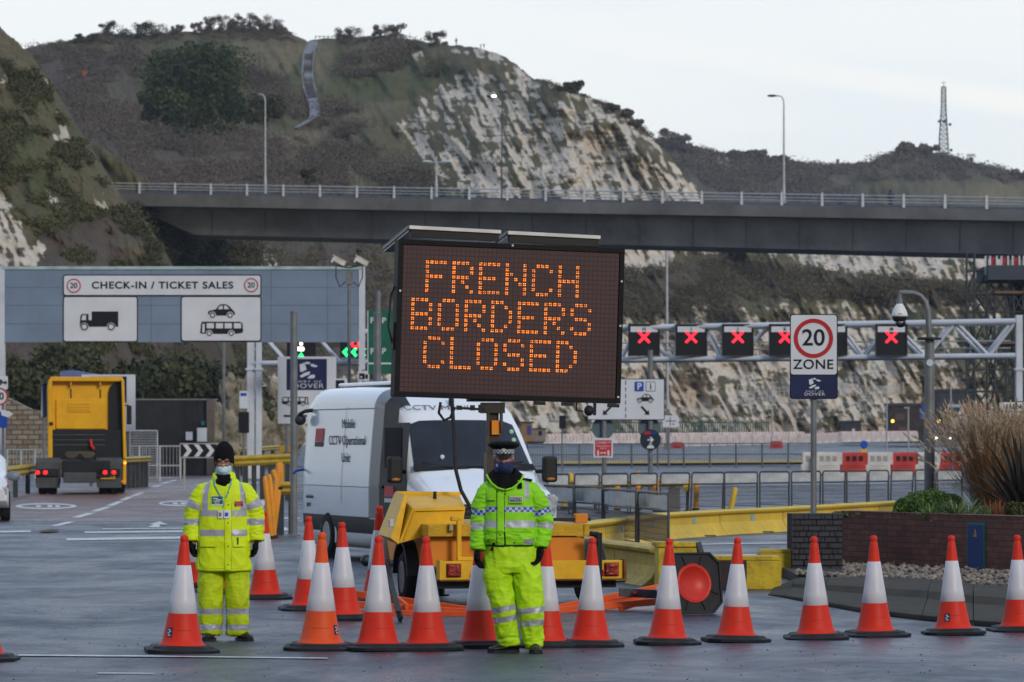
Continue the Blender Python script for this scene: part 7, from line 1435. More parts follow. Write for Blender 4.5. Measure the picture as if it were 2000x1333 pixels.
# 20 zone sign
Y = 53.0; o = GX(1589, Y); zs = thing('speed_limit_sign', 'white sign with red 20 roundel, ZONE and navy port panel on a pole', 'road sign', o); f = Flat(zs, Y, o, -.05)
mb = MB(); mb.tube((0,0,0),(0,0,f.q(0,620)[1]), .042, n=20); mb.build('post', M_POST, zs)
f.rrect('sign_border', 1542, 614, 1635.5, 780, 6, M_SGB, 0, .012); f.rrect('sign_face', 1544, 616, 1633.5, 732, 5, M_SGW, .013, .003); f.rrect('navy_face', 1544, 734, 1633.5, 778, 3, M_SGN, .013, .003)
f.ring('red_ring', 1588, 661.5, 38.5, 8, M_SGR, .018); f.text('20', 1588, 661.5, 31, M_SGB, .018, .012, 1.02); f.text('ZONE', 1588, 713, 18, M_SGB, .018, .012, 1.05, space=1.08); port_logo(f, 1549, 735, 1628, 776, M_SGW, .018)
for y in (640, 755): q = f.q(0, y)[1]; mb = MB(); mb.bx(-.06,.06,-.045,.05,q-.02,q+.02); mb.build('clip', M_GALV, zs, .004)
# dome camera pole
Y = 53.6; o = Vector(((1815.5-PX0)*Y/F, Y, .748)); cp = thing('dome_camera_pole', 'thick grey pole with swan-neck arm holding a white dome camera', 'camera pole', o); f = Flat(cp, Y, o, 0)
mb = MB(); zt = f.q(0,664)[1]; mb.tube((0,0,-.2),(0,0,zt), .077, .068, n=24); mb.build('pole', M_POST, cp)
mb = MB(); mb.lathe([(.04,zt),(.165,zt),(.165,zt+.03),(.05,zt+.04)], 28, caps=True); mb.build('flange', mat('flange_dark', (.05,.05,.05), .6, .4), cp)
mb = MB(); mb.path([(0,0,zt)]+[(*(lambda q: (q[0],0,q[1]))(f.q(x,y)),) for x, y in ((1814,640),(1813,610),(1808,590),(1798,578),(1785,573),(1770,572),(1757,572))], [.042]*3+[.036]*5, 14); mb.build('swan_neck', M_POST, cp)
cx_, cz_ = f.q(1757, 600); mb = MB(); q = lambda y: f.q(0, y)[1]
mb.tube((cx_,0,q(572)),(cx_,0,q(588)),.034); mb.tube((cx_,0,q(584)),(cx_,0,q(594)),.045); mb.build('drop_pipe', M_POST, cp)
mb = MB(); mb.lathe([(.028,q(591)),(.045,q(594)),(.07,q(600)),(.098,q(608)),(.112,q(615)),(.114,q(618)),(.10,q(619))], 32, (cx_,0,0), caps=True); dm = mb.build('dome_housing', mat('camera_white', (.72,.74,.74), .35, var=.03), cp)
mb = MB(); mb.lathe([(.103,q(618.5)),(.105,q(622)),(.085,q(627)),(.07,q(628))], 32, (cx_,0,0), caps=True); mb.build('dome_collar', M_SPK, cp)
mb = MB(); mb.ell((cx_+.015,0,q(631)),(.078,.078,.066),24); bl = mb.build('camera_ball', mat('camera_ball_black', (.012,.013,.016), .15, coat=.5), cp); mb = MB(); mb.lathe([(.0,-.082),(.022,-.080),(.026,-.07)], 20, (cx_+.0,0,q(631)), axis='y'); mb.build('lens', mat('lens_glint', (.12,.14,.16), .1), cp)
text('CCTV', .022, M_SGB, cp, (cx_, -.113, q(614)), bold=.02)
mb = MB(); mb.disc(f.q(1815,709), .048, -.078, -.070); mb.build('round_sticker', mat('sticker_pale', (.5,.62,.72), .4), cp)
# ------------------------------------------------ planting
def blades(name_, label, cat, base, n, L_, w_, m, seed, spread=1.0, droop=.6, up=.9, rad=.15, plume=None, nseg=6, leaf='leaf', az=(0,6.283)):
    g = np.random.default_rng(seed); t = thing(name_, label, cat, base); V = []; Q = []; T = []; off = 0; PV = []; PQ = []; PT = []; po = 0
    for k in range(n):
        a = g.uniform(*az); r0 = rad*math.sqrt(g.random()); L0 = L_*g.uniform(.55,1.05); th = abs(g.normal())*.33*spread; dr = droop*g.uniform(.4,1.3); p = np.array([r0*math.cos(a), r0*math.sin(a), 0.]); tw = g.uniform(-.6,.6); sd_ = np.array([-math.sin(a+tw), math.cos(a+tw), 0])
        pts = []
        for i in range(nseg+1):
            s = i/nseg; pts.append(p.copy()); ang = th + dr*s*s; p = p + np.array([math.sin(ang)*math.cos(a), math.sin(ang)*math.sin(a), math.cos(ang)*up])*L0/nseg
        tn = g.random()
        for i in range(nseg+1):
            s = i/nseg; ww = w_*(.55+.9*s*(1-s)*2)*(1-s**3)/2 + .0006; V += [pts[i]-sd_*ww, pts[i]+sd_*ww]; T += [tn*.7+.3*s]*2
        for i in range(nseg): b = off+2*i; Q.append((b,b+1,b+3,b+2))
        off += 2*(nseg+1)
        if plume and g.random() < plume and L0 > L_*.72:
            tip = pts[-1]; d = pts[-1]-pts[-2]; d /= np.linalg.norm(d)
            for j in range(70):
                u = g.random(); c = tip + d*(u-.35)*.40 + g.normal(size=3)*.009*(1.2-u); dd = d*.9 + g.normal(size=3)*.35*(1.1-u*.6); dd /= np.linalg.norm(dd); sd2 = np.cross(dd, g.normal(size=3)); sd2 /= np.linalg.norm(sd2); ln = .055
                PV += [c-sd2*.0038, c+sd2*.0038, c+dd*ln+sd2*.0014, c+dd*ln-sd2*.0014]; PQ.append((po,po+1,po+2,po+3)); po += 4; PT += [g.random()]*4
    fast_mesh(leaf, np.array(V), np.array(Q), m, t, attrs={'tone': np.array(T)})
    if PV: fast_mesh('plume', np.array(PV), np.array(PQ), leaf_mat('plume_cream', (.30,.21,.13), (.68,.56,.42), .8), t, attrs={'tone': np.array(PT)})
    return t
def bed(px, py, Y): p = P(px, py, Y); p.z = .75; return p
M_MISC = leaf_mat('dry_grass', (.11,.05,.022), (.38,.22,.10), .7)
blades('plume_grass', 'big clump of dry brown grass with cream plumes, left one above the planter', 'ornamental grass', bed(1950,960,52.6), 2600, 1.34, .007, M_MISC, 1, .78, .42, 1.0, .30, plume=.16, nseg=7)
blades('plume_grass', 'dry brown plume grass clump at the right edge behind the spiky plant', 'ornamental grass', bed(1995,960,53.4), 1600, 1.34, .007, M_MISC, 2, 1.0, .50, 1.0, .28, plume=.16, nseg=7)
blades('spiky_plant', 'dark purple-green sword-leaved plant at the right edge of the planter', 'plant', bed(2002,1000,51.0), 150, 1.30, .062, leaf_mat('sword_leaf', (.022,.022,.022), (.085,.075,.065), .45), 3, 2.1, .55, .95, .10, nseg=7)
M_AGA = leaf_mat('strap_leaf', (.045,.10,.032), (.21,.31,.12), .5)
for i, (px, n, L_, lb_) in enumerate(((1815,90,.30,'pale green strap-leaved clump, left one in front of the hedge'),(1868,150,.40,'largest green strap-leaved clump beneath the plume grass'),(1925,80,.28,'green strap-leaved clump above the blue wall panel'),(1893,60,.46,'upright green strap-leaved clump rising beneath the plume grass'))): blades('strap_leaf_plant', lb_, 'plant', bed(px,1000,50.2-i*.2+ (1.2 if i == 3 else 0)), n, L_, .020, M_AGA, 10+i, 2.2, 1.1, .85, .05, nseg=6)
blades('dry_weeds', 'rusty brown dead stems among the plants near the right edge', 'plant', bed(1945,1005,49.8), 50, .35, .022, leaf_mat('rust_leaf', (.10,.035,.015), (.26,.11,.04), .8), 20, 1.0, .4, 1.0, .12)
def bush(label, px, Y, rx, ry, rz_, n, m, size, seed, name='round_hedge', cat='bush', z=.75, nb=14):
    g = random.Random(seed); base = Vector(((px-PX0)*Y/F, Y, z)); t = thing(name, label, cat, base); cs = []; rs = []
    for i in range(nb): a = g.uniform(0,6.28); f_ = g.uniform(0,.75); cs.append((rx*f_*math.cos(a), ry*f_*math.sin(a), rz_*g.uniform(.2,.55))); q = g.uniform(.32,.5); rs.append((rx*q, ry*q, rz_*q*1.05))
    V, Q, T = cloud(cs, rs, n, size, seed, aspect=.6, shell=.55); fast_mesh('foliage', V, Q, m, t, attrs={'tone': T}); mb = MB()
    for i in range(6): a = i*1.05; mb.path([(0,0,-.05),(rx*.3*math.cos(a),ry*.3*math.sin(a),rz_*.3),(rx*.5*math.cos(a),ry*.5*math.sin(a),rz_*.55)], [.012,.008,.004], 5)
    mb.build('stem', M_BARK, t)
bush('low clipped dark green hedge at the left end of the planter bed', 1775, 51.0, .30, .3, .30, 1100, leaf_mat('hedge_leaf', (.03,.07,.014), (.12,.22,.04), .5), .011, 4)
bush('lighter green clipped hedge around the dome camera pole', 1822, 52.2, .50, .4, .38, 1300, MATS['hedge_leaf'], .012, 5)
bush('small bushy shrub at the far right edge of the bed', 1992, 49.2, .22, .2, .28, 500, leaf_mat('shrub_leaf', (.03,.045,.012), (.11,.12,.04), .6), .012, 6, name='shrub')
V, Q, T = cloud([( (px-PX0)*Y/F, Y, .80) for px, Y in ((1670,51.9),(1700,51.6),(1730,51.4),(1960,48.9),(1990,48.6),(1650,52.1))], [(.22,.12,.04)]*6, 350, .012, 9); tag(fast_mesh('moss', V, Q, leaf_mat('sedum', (.05,.07,.02), (.17,.19,.07), .7), attrs={'tone': T}), 'low yellow-green moss along the top of the planter', 'moss', kind='stuff')
# grit and specks on the road
g = np.random.default_rng(16); V = []; Q = []; T = []; off = 0
for k in range(420):
    px, py = g.uniform(0, 2000), 1090 + 240*g.random()**.7; p = G(px, py)
    if px > 1480 and py < 1240: continue
    r_ = g.uniform(.003, .008); vv = iv*np.array([r_*g.uniform(.8,1.6), r_, r_*.6])*(1+.2*g.normal(size=(len(iv),1))*.4); V.append(vv+np.array([p.x,p.y,p.z+r_*.4])); Q.append(it+off); T.append(np.full(len(iv), g.random()**3)); off += len(iv)
tag(fast_mesh('road_grit', np.concatenate(V), np.concatenate(Q), leaf_mat('grit', (.02,.02,.022), (.30,.28,.25), .7), attrs={'tone': np.concatenate(T)}), 'specks of grit scattered over the wet road', 'grit', kind='stuff')
p = G(97, 1040); t = thing('dead_leaf', 'flat brown leaf lying on the road near the left lane line', 'leaf', (p.x, p.y, .012)); mb = MB(); mb.add([(-.16,-.5,.0),(.02,-.75,.03),(.17,-.2,.05),(.12,.6,.02),(-.08,.75,.04),(-.18,.2,.03)], [(0,1,2,3,4,5)]); mb.build('blade', mat('leaf_brown', (.10,.06,.025), .8, var=.3), t)
# ================================================================== PEOPLE
from mathutils.bvhtree import BVHTree
def remesh(mb, voxel, it=3):
    me = bpy.data.meshes.new('tmp'); me.from_pydata(mb.v, [], mb.f); b = bmesh.new(); b.from_mesh(me); bmesh.ops.recalc_face_normals(b, faces=b.faces); b.to_mesh(me); b.free()
    o = bpy.data.objects.new('tmp', me); COL.objects.link(o); md = o.modifiers.new('r', 'REMESH'); md.mode = 'VOXEL'; md.voxel_size = voxel; md.adaptivity = 0
    if it: sm = o.modifiers.new('s', 'SMOOTH'); sm.factor = .5; sm.iterations = it
    r = bpy.data.meshes.new_from_object(o.evaluated_get(bpy.context.evaluated_depsgraph_get())); bpy.data.objects.remove(o); bpy.data.meshes.remove(me); return r
def finish(me, name, mats, parent, disp=None, cls=None):
    me.name = name; me.materials.clear()
    for m in mats: me.materials.append(m)
    if disp:
        ns = [v.normal.copy() for v in me.vertices]
        for v, n_ in zip(me.vertices, ns): v.co += n_*disp(v.co, n_)
        me.update()
    me.polygons.foreach_set('use_smooth', [True]*len(me.polygons))
    if cls: me.polygons.foreach_set('material_index', [cls(p.center, p.normal) for p in me.polygons])
    o = bpy.data.objects.new(name, me); COL.objects.link(o); o.parent = parent; return o
def ering(cx, cy, z, rx, ry, n=36, p=2.3, tilt=0.0):
    pts = []
    for k in range(n):
        a = 2*math.pi*k/n; c, s = math.cos(a), math.sin(a); x = rx*math.copysign(abs(c)**(2/p), c); y = ry*math.copysign(abs(s)**(2/p), s); pts.append((cx+x, cy+y, z + tilt*x))
    return pts
def limb(mb, pts, rs, n=20, flat=1.0): 
    P2 = [Vector(p) for p in pts]; out = []; ro = []
    for i in range(len(P2)-1):
        for k in range(6):
            t = k/6; p0 = P2[max(i-1,0)]; p1 = P2[i]; p2 = P2[i+1]; p3 = P2[min(i+2,len(P2)-1)]
            out.append(.5*((2*p1) + (-p0+p2)*t + (2*p0-5*p1+4*p2-p3)*t*t + (-p0+3*p1-3*p2+p3)*t**3)); ro.append(rs[i]*(1-t)+rs[i+1]*t)
    out.append(P2[-1]); ro.append(rs[-1]); mb.path(out, ro, n, 0, True, flat); return mb
NZ = mnoise.noise
def folds(p, A, fx, fz, seed=0, ridge=.5):
    q = Vector((p.x*fx+seed, p.y*fx, p.z*fz)); a = NZ(q); b = 1-2*abs(NZ(q*1.9+Vector((7,3,seed)))); c = NZ(q*3.7)
    return A*1.35*(a*.9 + ridge*1.2*max(b,.1) + .22*c)
def arc(p, chain):
    best = (9, 0); s0 = 0
    for a, b in zip(chain[:-1], chain[1:]):
        d = b-a; L_ = d.length; t = max(0, min(1, (p-a).dot(d)/(L_*L_))); q = (p-(a+d*t)).length
        if q < best[0]: best = (q, s0+t*L_)
        s0 += L_
    return best
class Surf:
    def __init__(s, o): me = o.data; s.b = BVHTree.FromPolygons([v.co[:] for v in me.vertices], [tuple(p.vertices) for p in me.polygons])
    def hit(s, x, z, y0=-1.2):
        h = s.b.ray_cast(Vector((x, y0, z)), Vector((0, 1, 0))); return h[0].y if h[0] is not None else None
    def patch(s, name, x0, x1, z0, z1, m, parent, eps=.004, nx=8, nz=6, th=.003, skew=0.0, fn=None):
        V = []; last = -.15
        for j in range(nz+1):
            for i in range(nx+1):
                z = z0+(z1-z0)*j/nz; x = x0+(x1-x0)*i/nx + skew*(z-z0); y = s.hit(x, z); y = last if y is None else y; last = y; V.append((x, y-eps, z))
        mb = MB(); mb.add(V, [(j*(nx+1)+i, j*(nx+1)+i+1, (j+1)*(nx+1)+i+1, (j+1)*(nx+1)+i) for j in range(nz) for i in range(nx)], 0, True); o = mb.build(name, m, parent)
        return o
    def line(s, name, pts, r, m, parent, eps=.003, n=6):
        out = []
        for (xa, za), (xb, zb) in zip(pts[:-1], pts[1:]):
            for k in range(6): x = xa+(xb-xa)*k/6; z = za+(zb-za)*k/6; y = s.hit(x, z); out.append((x, (y if y is not None else out[-1][1] if out else -.15)-eps, z))
        mb = MB(); mb.path(out, r, n); return mb.build(name, m, parent)
M_SKIN = mat('skin', (.42,.22,.155), .5, var=.08, vs=12); M_SKIN2 = mat('skin_ruddy', (.36,.17,.12), .5, var=.1, vs=12)
M_HV = mat('hi_vis_yellow', (.60,.78,.004), .6, var=.04, vs=6, bump=.18, bs=30); M_HVT = mat('hi_vis_trouser_yellow', (.46,.60,.004), .6, var=.10, vs=5, bump=.18, bs=30, dirt=.06)
M_HG = mat('hi_vis_green', (.25,.66,.008), .6, var=.06, vs=6, bump=.15, bs=30, dirt=.05); M_HGT = mat('hi_vis_lime', (.44,.74,.006), .6, var=.06, vs=5, bump=.15, bs=30, dirt=.08)
M_TAPE = mat('reflective_tape', (.36,.38,.43), .38, .15, var=.06, vs=9, bump=.1, bs=200)
M_GLV = mat('black_wool', (.008,.008,.009), .95, bump=.5, bs=400, spec=.1); M_BOOT = mat('boot_leather', (.014,.014,.015), .38, var=.2, bump=.1, bs=60); M_BLKC = mat('black_cloth', (.007,.007,.008), .9, bump=.3, bs=200, spec=.1)
M_CHK = bpy.data.materials.new('blue_white_check'); M_CHK.use_nodes = True
n_, l_, b_ = nodes_of(M_CHK); c_ = n_.new('ShaderNodeTexCoord'); mp_ = n_.new('ShaderNodeMapping'); mp_.inputs['Scale'].default_value = (1, .0001, 1); mp_.inputs['Location'].default_value = (.0, .5, -.011)
ck = n_.new('ShaderNodeTexChecker'); ck.inputs['Scale'].default_value = 1/.0245; ck.inputs['Color1'].default_value = (.02,.07,.36,1); ck.inputs['Color2'].default_value = (.38,.46,.60,1); l_.new(c_.outputs['Object'], mp_.inputs[0]); l_.new(mp_.outputs[0], ck.inputs['Vector']); l_.new(ck.outputs['Color'], b_.inputs['Base Color']); b_.inputs['Roughness'].default_value = .4
def hand(base, s, side_rot, parent, name='glove', m=M_GLV, curl=.5, tilt=(0,0)):
    """hanging gloved hand: wrist at base; palm down, four unequal bent fingers, thumb forward from the side of the palm"""
    mb = MB(); mb.path([(0,0,.05),(0,0,.0),(0,.002,-.03),(0,.002,-.055),(0,.0,-.075)], [.031,.030,.036,.040,.036], 16, 0, True, .62)
    mb.v = [(x*.75, y*1.18, z) for x, y, z in mb.v]
    for i, (yy, L_) in enumerate(((-.030,.070),(-.010,.078),(.011,.073),(.030,.058))):
        c = curl*(1+.12*i); p = Vector((0,yy,-.070)); a = .12; pts = [p.copy()]
        for k, f_ in enumerate((.42,.32,.26)):
            a += c*(.35 if k == 0 else .75); p = p + Vector((-s*math.sin(a), -.05*(i-1.5)*.0, -math.cos(a)))*L_*f_; pts.append(p.copy())
        mb.path(pts, [.0115,.0112,.0105,.0085], 10)
    mb.path([(0,-.024,-.020),(-s*.012,-.046,-.040),(-s*.020,-.050,-.062),(-s*.026,-.046,-.080)], [.014,.0135,.012,.010], 10)
    mb.move(Matrix.Translation(base) @ Matrix.Scale(1.32, 4) @ Matrix.Rotation(side_rot, 4, 'Z') @ Matrix.Rotation(tilt[0], 4, 'X') @ Matrix.Rotation(tilt[1], 4, 'Y'))
    return finish(remesh(mb, .0045, 1), name, [m], parent)
def head_parts(mb, hx, hy, hz, k=1.0):
    c = Vector((hx, hy, hz)); mb.ell(c+Vector((0,.012,.03))*k, (.076*k,.096*k,.098*k), 22); mb.ell(c+Vector((0,-.012,-.035))*k, (.062*k,.078*k,.085*k), 20); mb.ell(c+Vector((0,-.045,-.085))*k, (.032*k,.036*k,.028*k), 16)
    mb.path([c+Vector((0,-.086,.012))*k, c+Vector((0,-.104,-.018))*k, c+Vector((0,-.112,-.034))*k, c+Vector((0,-.094,-.044))*k], [.008*k,.011*k,.015*k,.010*k], 10)
    for s in (-1,1): mb.ell(c+Vector((s*.078,.012,-.010))*k, (.010*k,.020*k,.032*k), 12); mb.ell(c+Vector((s*.034,-.083,-.022))*k, (.022*k,.018*k,.018*k), 12); mb.path([c+Vector((s*.012,-.096,.022))*k, c+Vector((s*.034,-.095,.028))*k, c+Vector((s*.055,-.078,.02))*k], [.008*k,.009*k,.007*k], 8)
    mb.path([c+Vector((0,.02,-.07)), c+Vector((0,.03,-.13)), c+Vector((0,.035,-.19))], [.056,.056,.07], 18)
def eyes(hx, hy, hz, parent, dy=-.0865):
    for s in (-1, 1):
        mb = MB(); mb.ell((hx+s*.032, hy+dy, hz+.004), (.0135,.010,.0065), 14); e = mb.build('eye', mat('eye_white', (.45,.42,.40), .3), parent); mb = MB(); mb.ell((hx+s*.032, hy+dy-.0085, hz+.004), (.0058,.003,.0058), 12); mb.build('iris', mat('iris_dark', (.02,.015,.012), .2), e)
        mb = MB(); mb.path([(hx+s*.014,hy+dy-.006,hz+.022),(hx+s*.034,hy+dy-.008,hz+.027),(hx+s*.053,hy+dy+.008,hz+.021)], [.003,.004,.002], 6); mb.build('eyebrow', mat('hair_dark', (.04,.03,.025), .8), parent)
def face_mask(hx, hy, hz, m, parent, zt, zb, pleat=True, name='face_mask', wide=.074, bul=.022):
    V = []; nu, nv = 20, 12
    for j in range(nv+1):
        v = j/nv; z = zb+(zt-zb)*v
        for i in range(nu+1):
            u = -1+2*i/nu; a = u*R(74); top = (1-abs(u)**1.7); zz = zb + (z-zb)*(1-.22*(1-top)) + (.010*(1-top))
            r_ = .090 + bul*math.sin(math.pi*min(1,.15+.8*v))*(1-abs(u)**1.6) + (.0022*math.sin(v*22) if pleat else 0) - .018*(abs(v-.5)*2)**3
            V.append((hx+wide*math.sin(a)*1.04, hy-.004-r_*math.cos(a)*1.06 + .004, zz))
    mb = MB(); mb.add(V, [(j*(nu+1)+i, j*(nu+1)+i+1, (j+1)*(nu+1)+i+1, (j+1)*(nu+1)+i) for j in range(nv) for i in range(nu)], 0, True); o = mb.build(name, m, parent)
    for s in (-1, 1):
        mb = MB(); mb.path([(hx+s*wide*.99,hy-.03,zt-.012),(hx+s*(wide+.008),hy+.005,zt+.012),(hx+s*(wide+.008),hy+.02,hz-.02),(hx+s*wide*.99,hy-.03,zb+.014)], .0018, 5); mb.build('ear_loop', m, o)
    return o
def shoe(base, rz, parent, m=M_BOOT, L_=.28, H=.11, W=.052):
    mb = MB(); secs = []
    for t_, w_, h_ in ((0,.6,.62),(.10,.86,.98),(.30,.9,1.0),(.48,.86,.78),(.62,.98,.58),(.8,1.0,.48),(.93,.82,.40),(1,.45,.26)):
        y = .09 - t_*L_; secs.append([(W*w_*math.cos(a)*(1 if math.sin(a) < .2 else 1-.25*math.sin(a)), y, .016+max(0,(H-.016)*h_*(.5+.5*math.sin(a)))) for a in [2*math.pi*k/16 for k in range(16)]])
    mb.loft(secs, 0, True, True); mb.move(Matrix.Translation(base) @ Matrix.Rotation(rz, 4, 'Z')); b = mb.build('boot', m, parent)
    mb = MB(); out = [(W*1.06*x, .09-t*L_*1.02+.004, 0) for t, x in ((0,-.5),(.08,-.85),(.35,-.85),(.5,-.8),(.75,-1),(.9,-.9),(1,-.4),(1,.4),(.9,.9),(.75,1),(.5,.8),(.35,.85),(.08,.85),(0,.5))]
    mb.loft([out, [(x,y,.022) for x,y,z in out]], 0, True, False); mb.move(Matrix.Translation(base) @ Matrix.Rotation(rz, 4, 'Z')); mb.build('sole', M_SPK, b, .003); return b
# ---------------------------------------------------------------- worker
o = G(437.5, 1251); wk = thing('person', 'worker in yellow hi-vis coat, black beanie, glasses and pale blue face mask', 'person', o)
WA = [[Vector(p) for p in ((s*.10,.0,1.365),(s*.175,.0,1.33),(s*.248,.0,1.22),(s*.280,.01,1.10),(s*.286,-.02,.895))] for s in (-1,1)]
mb = MB(); head_parts(mb, 0, -.01, 1.60, .97)
mb.loft([ering(0,.03,z,rx,ry) for z,rx,ry in ((.84,.14,.09),(1.0,.13,.085),(1.25,.16,.10),(1.38,.17,.09),(1.44,.08,.06))])
for s, ch in zip((-1,1), WA): limb(mb, ch+[Vector((s*.285,-.03,.86))], [.05,.05,.045,.04,.033,.028]); limb(mb, [(s*.09,.03,.88),(s*.115,.0,.48),(s*.125,.02,.06)], [.08,.055,.038])
finish(remesh(mb, .009, 2), 'body', [M_SKIN], wk)
def worker_torso(z): return float(np.interp(z, [.63,.8,1.0,1.2,1.32,1.40,1.44], [.242,.240,.232,.225,.215,.185,.13]))
mb = MB(); mb.loft([ering(0,.01,z,rx,ry,p=2.6) for z,rx,ry in ((.625,.243,.165),(.65,.244,.168),(.75,.242,.168),(.9,.238,.165),(1.05,.232,.160),(1.2,.226,.152),(1.32,.208,.140),(1.385,.165,.122),(1.43,.128,.105),(1.455,.098,.098),(1.50,.085,.095),(1.515,.080,.09))])
for ch in WA: limb(mb, ch, [.045,.086,.084,.080,.073], 22)
def wdisp(p, n):
    sl = abs(p.x) > worker_torso(p.z)-.02
    if sl: return folds(p, .0075, 6, 13, 3, .55)
    return folds(p, .0075, 5, 4.5, 1, .5) + (.004*math.exp(-((p.z-.64)/.012)**2)) + (.0035 if (abs(p.x-.045) < .022 and n.y < -.3) else 0)
def wcls(p, n):
    for ch in WA:
        if abs(p.x) > worker_torso(p.z)-.018 and p.x*ch[0].x > 0:
            d, s = arc(p, ch)
            if .195 < s < .250 or .355 < s < .412: return 1
            return 0
    if abs(p.z-1.145) < .028 or abs(p.z-.967) < .028: return 1
    if p.z > 1.145:
        xo = .0 if p.z < 1.3 else (p.z-1.3)*-.14
        if (.135+xo < -p.x < .188+xo) or (.155+xo < p.x < .208+xo): return 1
    return 0
jk = finish(remesh(mb, .0065, 3), 'coat', [M_HV, M_TAPE], wk, wdisp, wcls); sf = Surf(jk)
sf.patch('front_placket', .018, .078, .64, 1.36, M_HV, jk, .006, 3, 50)
sf.line('zip_seam', [(.018,.64),(.018,1.0),(.02,1.36)], .0022, mat('seam_olive', (.30,.40,.01), .7), jk, .004); sf.line('seam', [(.078,.64),(.078,1.35)], .0018, MATS['seam_olive'], jk, .006)
sf.line('hem_seam', [(-.21,.655),(0,.652),(.21,.655)], .0016, MATS['seam_olive'], jk, .003)
fl = sf.patch('pocket_flap', -.205, -.045, .845, .905, M_HV, jk, .012); sf.line('flap_edge', [(-.205,.845),(-.045,.845)], .003, MATS['seam_olive'], fl, .012)
fl = sf.patch('pocket_flap', .095, .20, .845, .905, M_HV, jk, .012); sf.line('flap_edge', [(.095,.845),(.20,.845)], .003, MATS['seam_olive'], fl, .012); sf.patch('pen', .13, .142, .865, .93, M_TRIM, jk, .018, 2, 4)
for z in (1.33,1.22,1.06,.85,.685): mb = MB(); y = sf.hit(.05, z); mb.ell((.05, y-.009, z), (.006,.003,.006), 10); mb.build('button', M_SPK, jk)
fj = sf.patch('chest_badge_green', -.105, .004, 1.212, 1.300, mat('badge_pale', (.5,.7,.55), .5), jk, .007); sf.patch('badge_face', -.100, -.001, 1.228, 1.296, mat('badge_navy_green', (.01,.06,.09), .5, col2=(.03,.20,.13), vs=30), fj, .010)
for (x0,x1,z0,z1) in ((-.09,-.05,1.272,1.282),(-.06,-.015,1.262,1.27),(-.085,-.03,1.25,1.257)): sf.patch('wave_mark', x0, x1, z0, z1, M_SGW, fj, .013, 4, 2, skew=.8)
text('dover', .022, M_SGW, fj, (-.05, sf.hit(-.05,1.237)-.016, 1.237), bold=.02)
fj = sf.patch('chest_badge_red', .106, .178, 1.208, 1.252, M_TRIM, jk, .007); sf.patch('badge_face', .109, .175, 1.223, 1.250, MATS['logo_red'], fj, .010)
for x in (.131,.153): sf.patch('badge_line', x-.001, x+.001, 1.223, 1.250, M_TRIM, fj, .0125, 1, 4)
text('security', .013, M_SGW, fj, (.142, sf.hit(.142,1.215)-.013, 1.2155), bold=.02)
M_LAN = mat('lanyard_blue', (.02,.30,.55), .5, var=.3, vs=60)
for x0, x1 in ((-.085,.0),(.075,.02)): sf.line('lanyard', [(x0,1.455),(x0*.9+x1*.1,1.40),(x1,1.26)], .0045, M_LAN, wk, .012)
sf.line('lanyard', [(.008,1.26),(.006,1.175)], .003, M_LAN, wk, .012)
for x0, x1, m in ((-.040,.006,M_SGW),(.012,.064,M_SGW)):
    idc = sf.patch('id_card', x0, x1, 1.100, 1.172, m, wk, .018, 2, 2); sf.patch('card_print', x0+.008, x1-.016 if x0 < 0 else x1-.012, 1.118, 1.152, mat('card_face_tone', (.25,.12,.10), .5) if x0 < 0 else M_SGBL, idc, .021, 2, 2)
# collar
mb = MB(); mb.loft([ering(0,-.0,z,rx,ry,30,2.2) for z,rx,ry in ((1.43,.118,.112),(1.475,.106,.112),(1.505,.098,.108),(1.505,.088,.098),(1.45,.088,.095))], 0, False, True); mb.v = [(x,y,z-(.075 if (y < -.03) else 0)*max(0,1-abs(x)/.095)) for x,y,z in mb.v]; cl = mb.build('collar', M_HV, jk)
mb = MB(); mb.loft([ering(0,-.008,z,rx,ry,30,2.1) for z,rx,ry in ((1.37,.075,.10),(1.41,.086,.122),(1.44,.086,.122),(1.475,.080,.108),(1.505,.076,.090),(1.525,.072,.083),(1.525,.06,.07))], 0, True, True)
sc_ = remesh(mb, .006, 2); finish(sc_, 'black_snood', [M_BLKC], wk, lambda p, n: folds(p, .005, 12, 45, 5, .8))
mb = MB()
WL = [[Vector(p) for p in ((s*.105,.02,.86),(s*.112,.01,.60),(s*.118,.0,.40),(s*.122,.01,.20),(s*.124,.01,.055))] for s in (-1,1)]
mb.loft([ering(0,.015,z,rx,ry) for z,rx,ry in ((.70,.20,.13),(.80,.205,.135),(.92,.19,.13))])
for ch in WL: limb(mb, ch, [.115,.108,.102,.097,.098], 24)
def wtc(p, n):
    return 1 if (abs(p.z-.262) < .026 or abs(p.z-.118) < .027) else 0
tr_ = finish(remesh(mb, .0075, 3), 'trousers', [M_HVT, M_TAPE], wk, lambda p, n: folds(p, .010, 8, 3, 9, .7) + folds(p, .004, 6, 14, 2, .5), wtc)
shoe((-.128,.02,0), R(-6), wk, H=.12); shoe((.165,.02,0), R(24), wk, H=.12)
for s in (-1, 1): hand((s*.287,-.025,.915), s, R(20)*s, wk, curl=.62, tilt=(R(6),0))
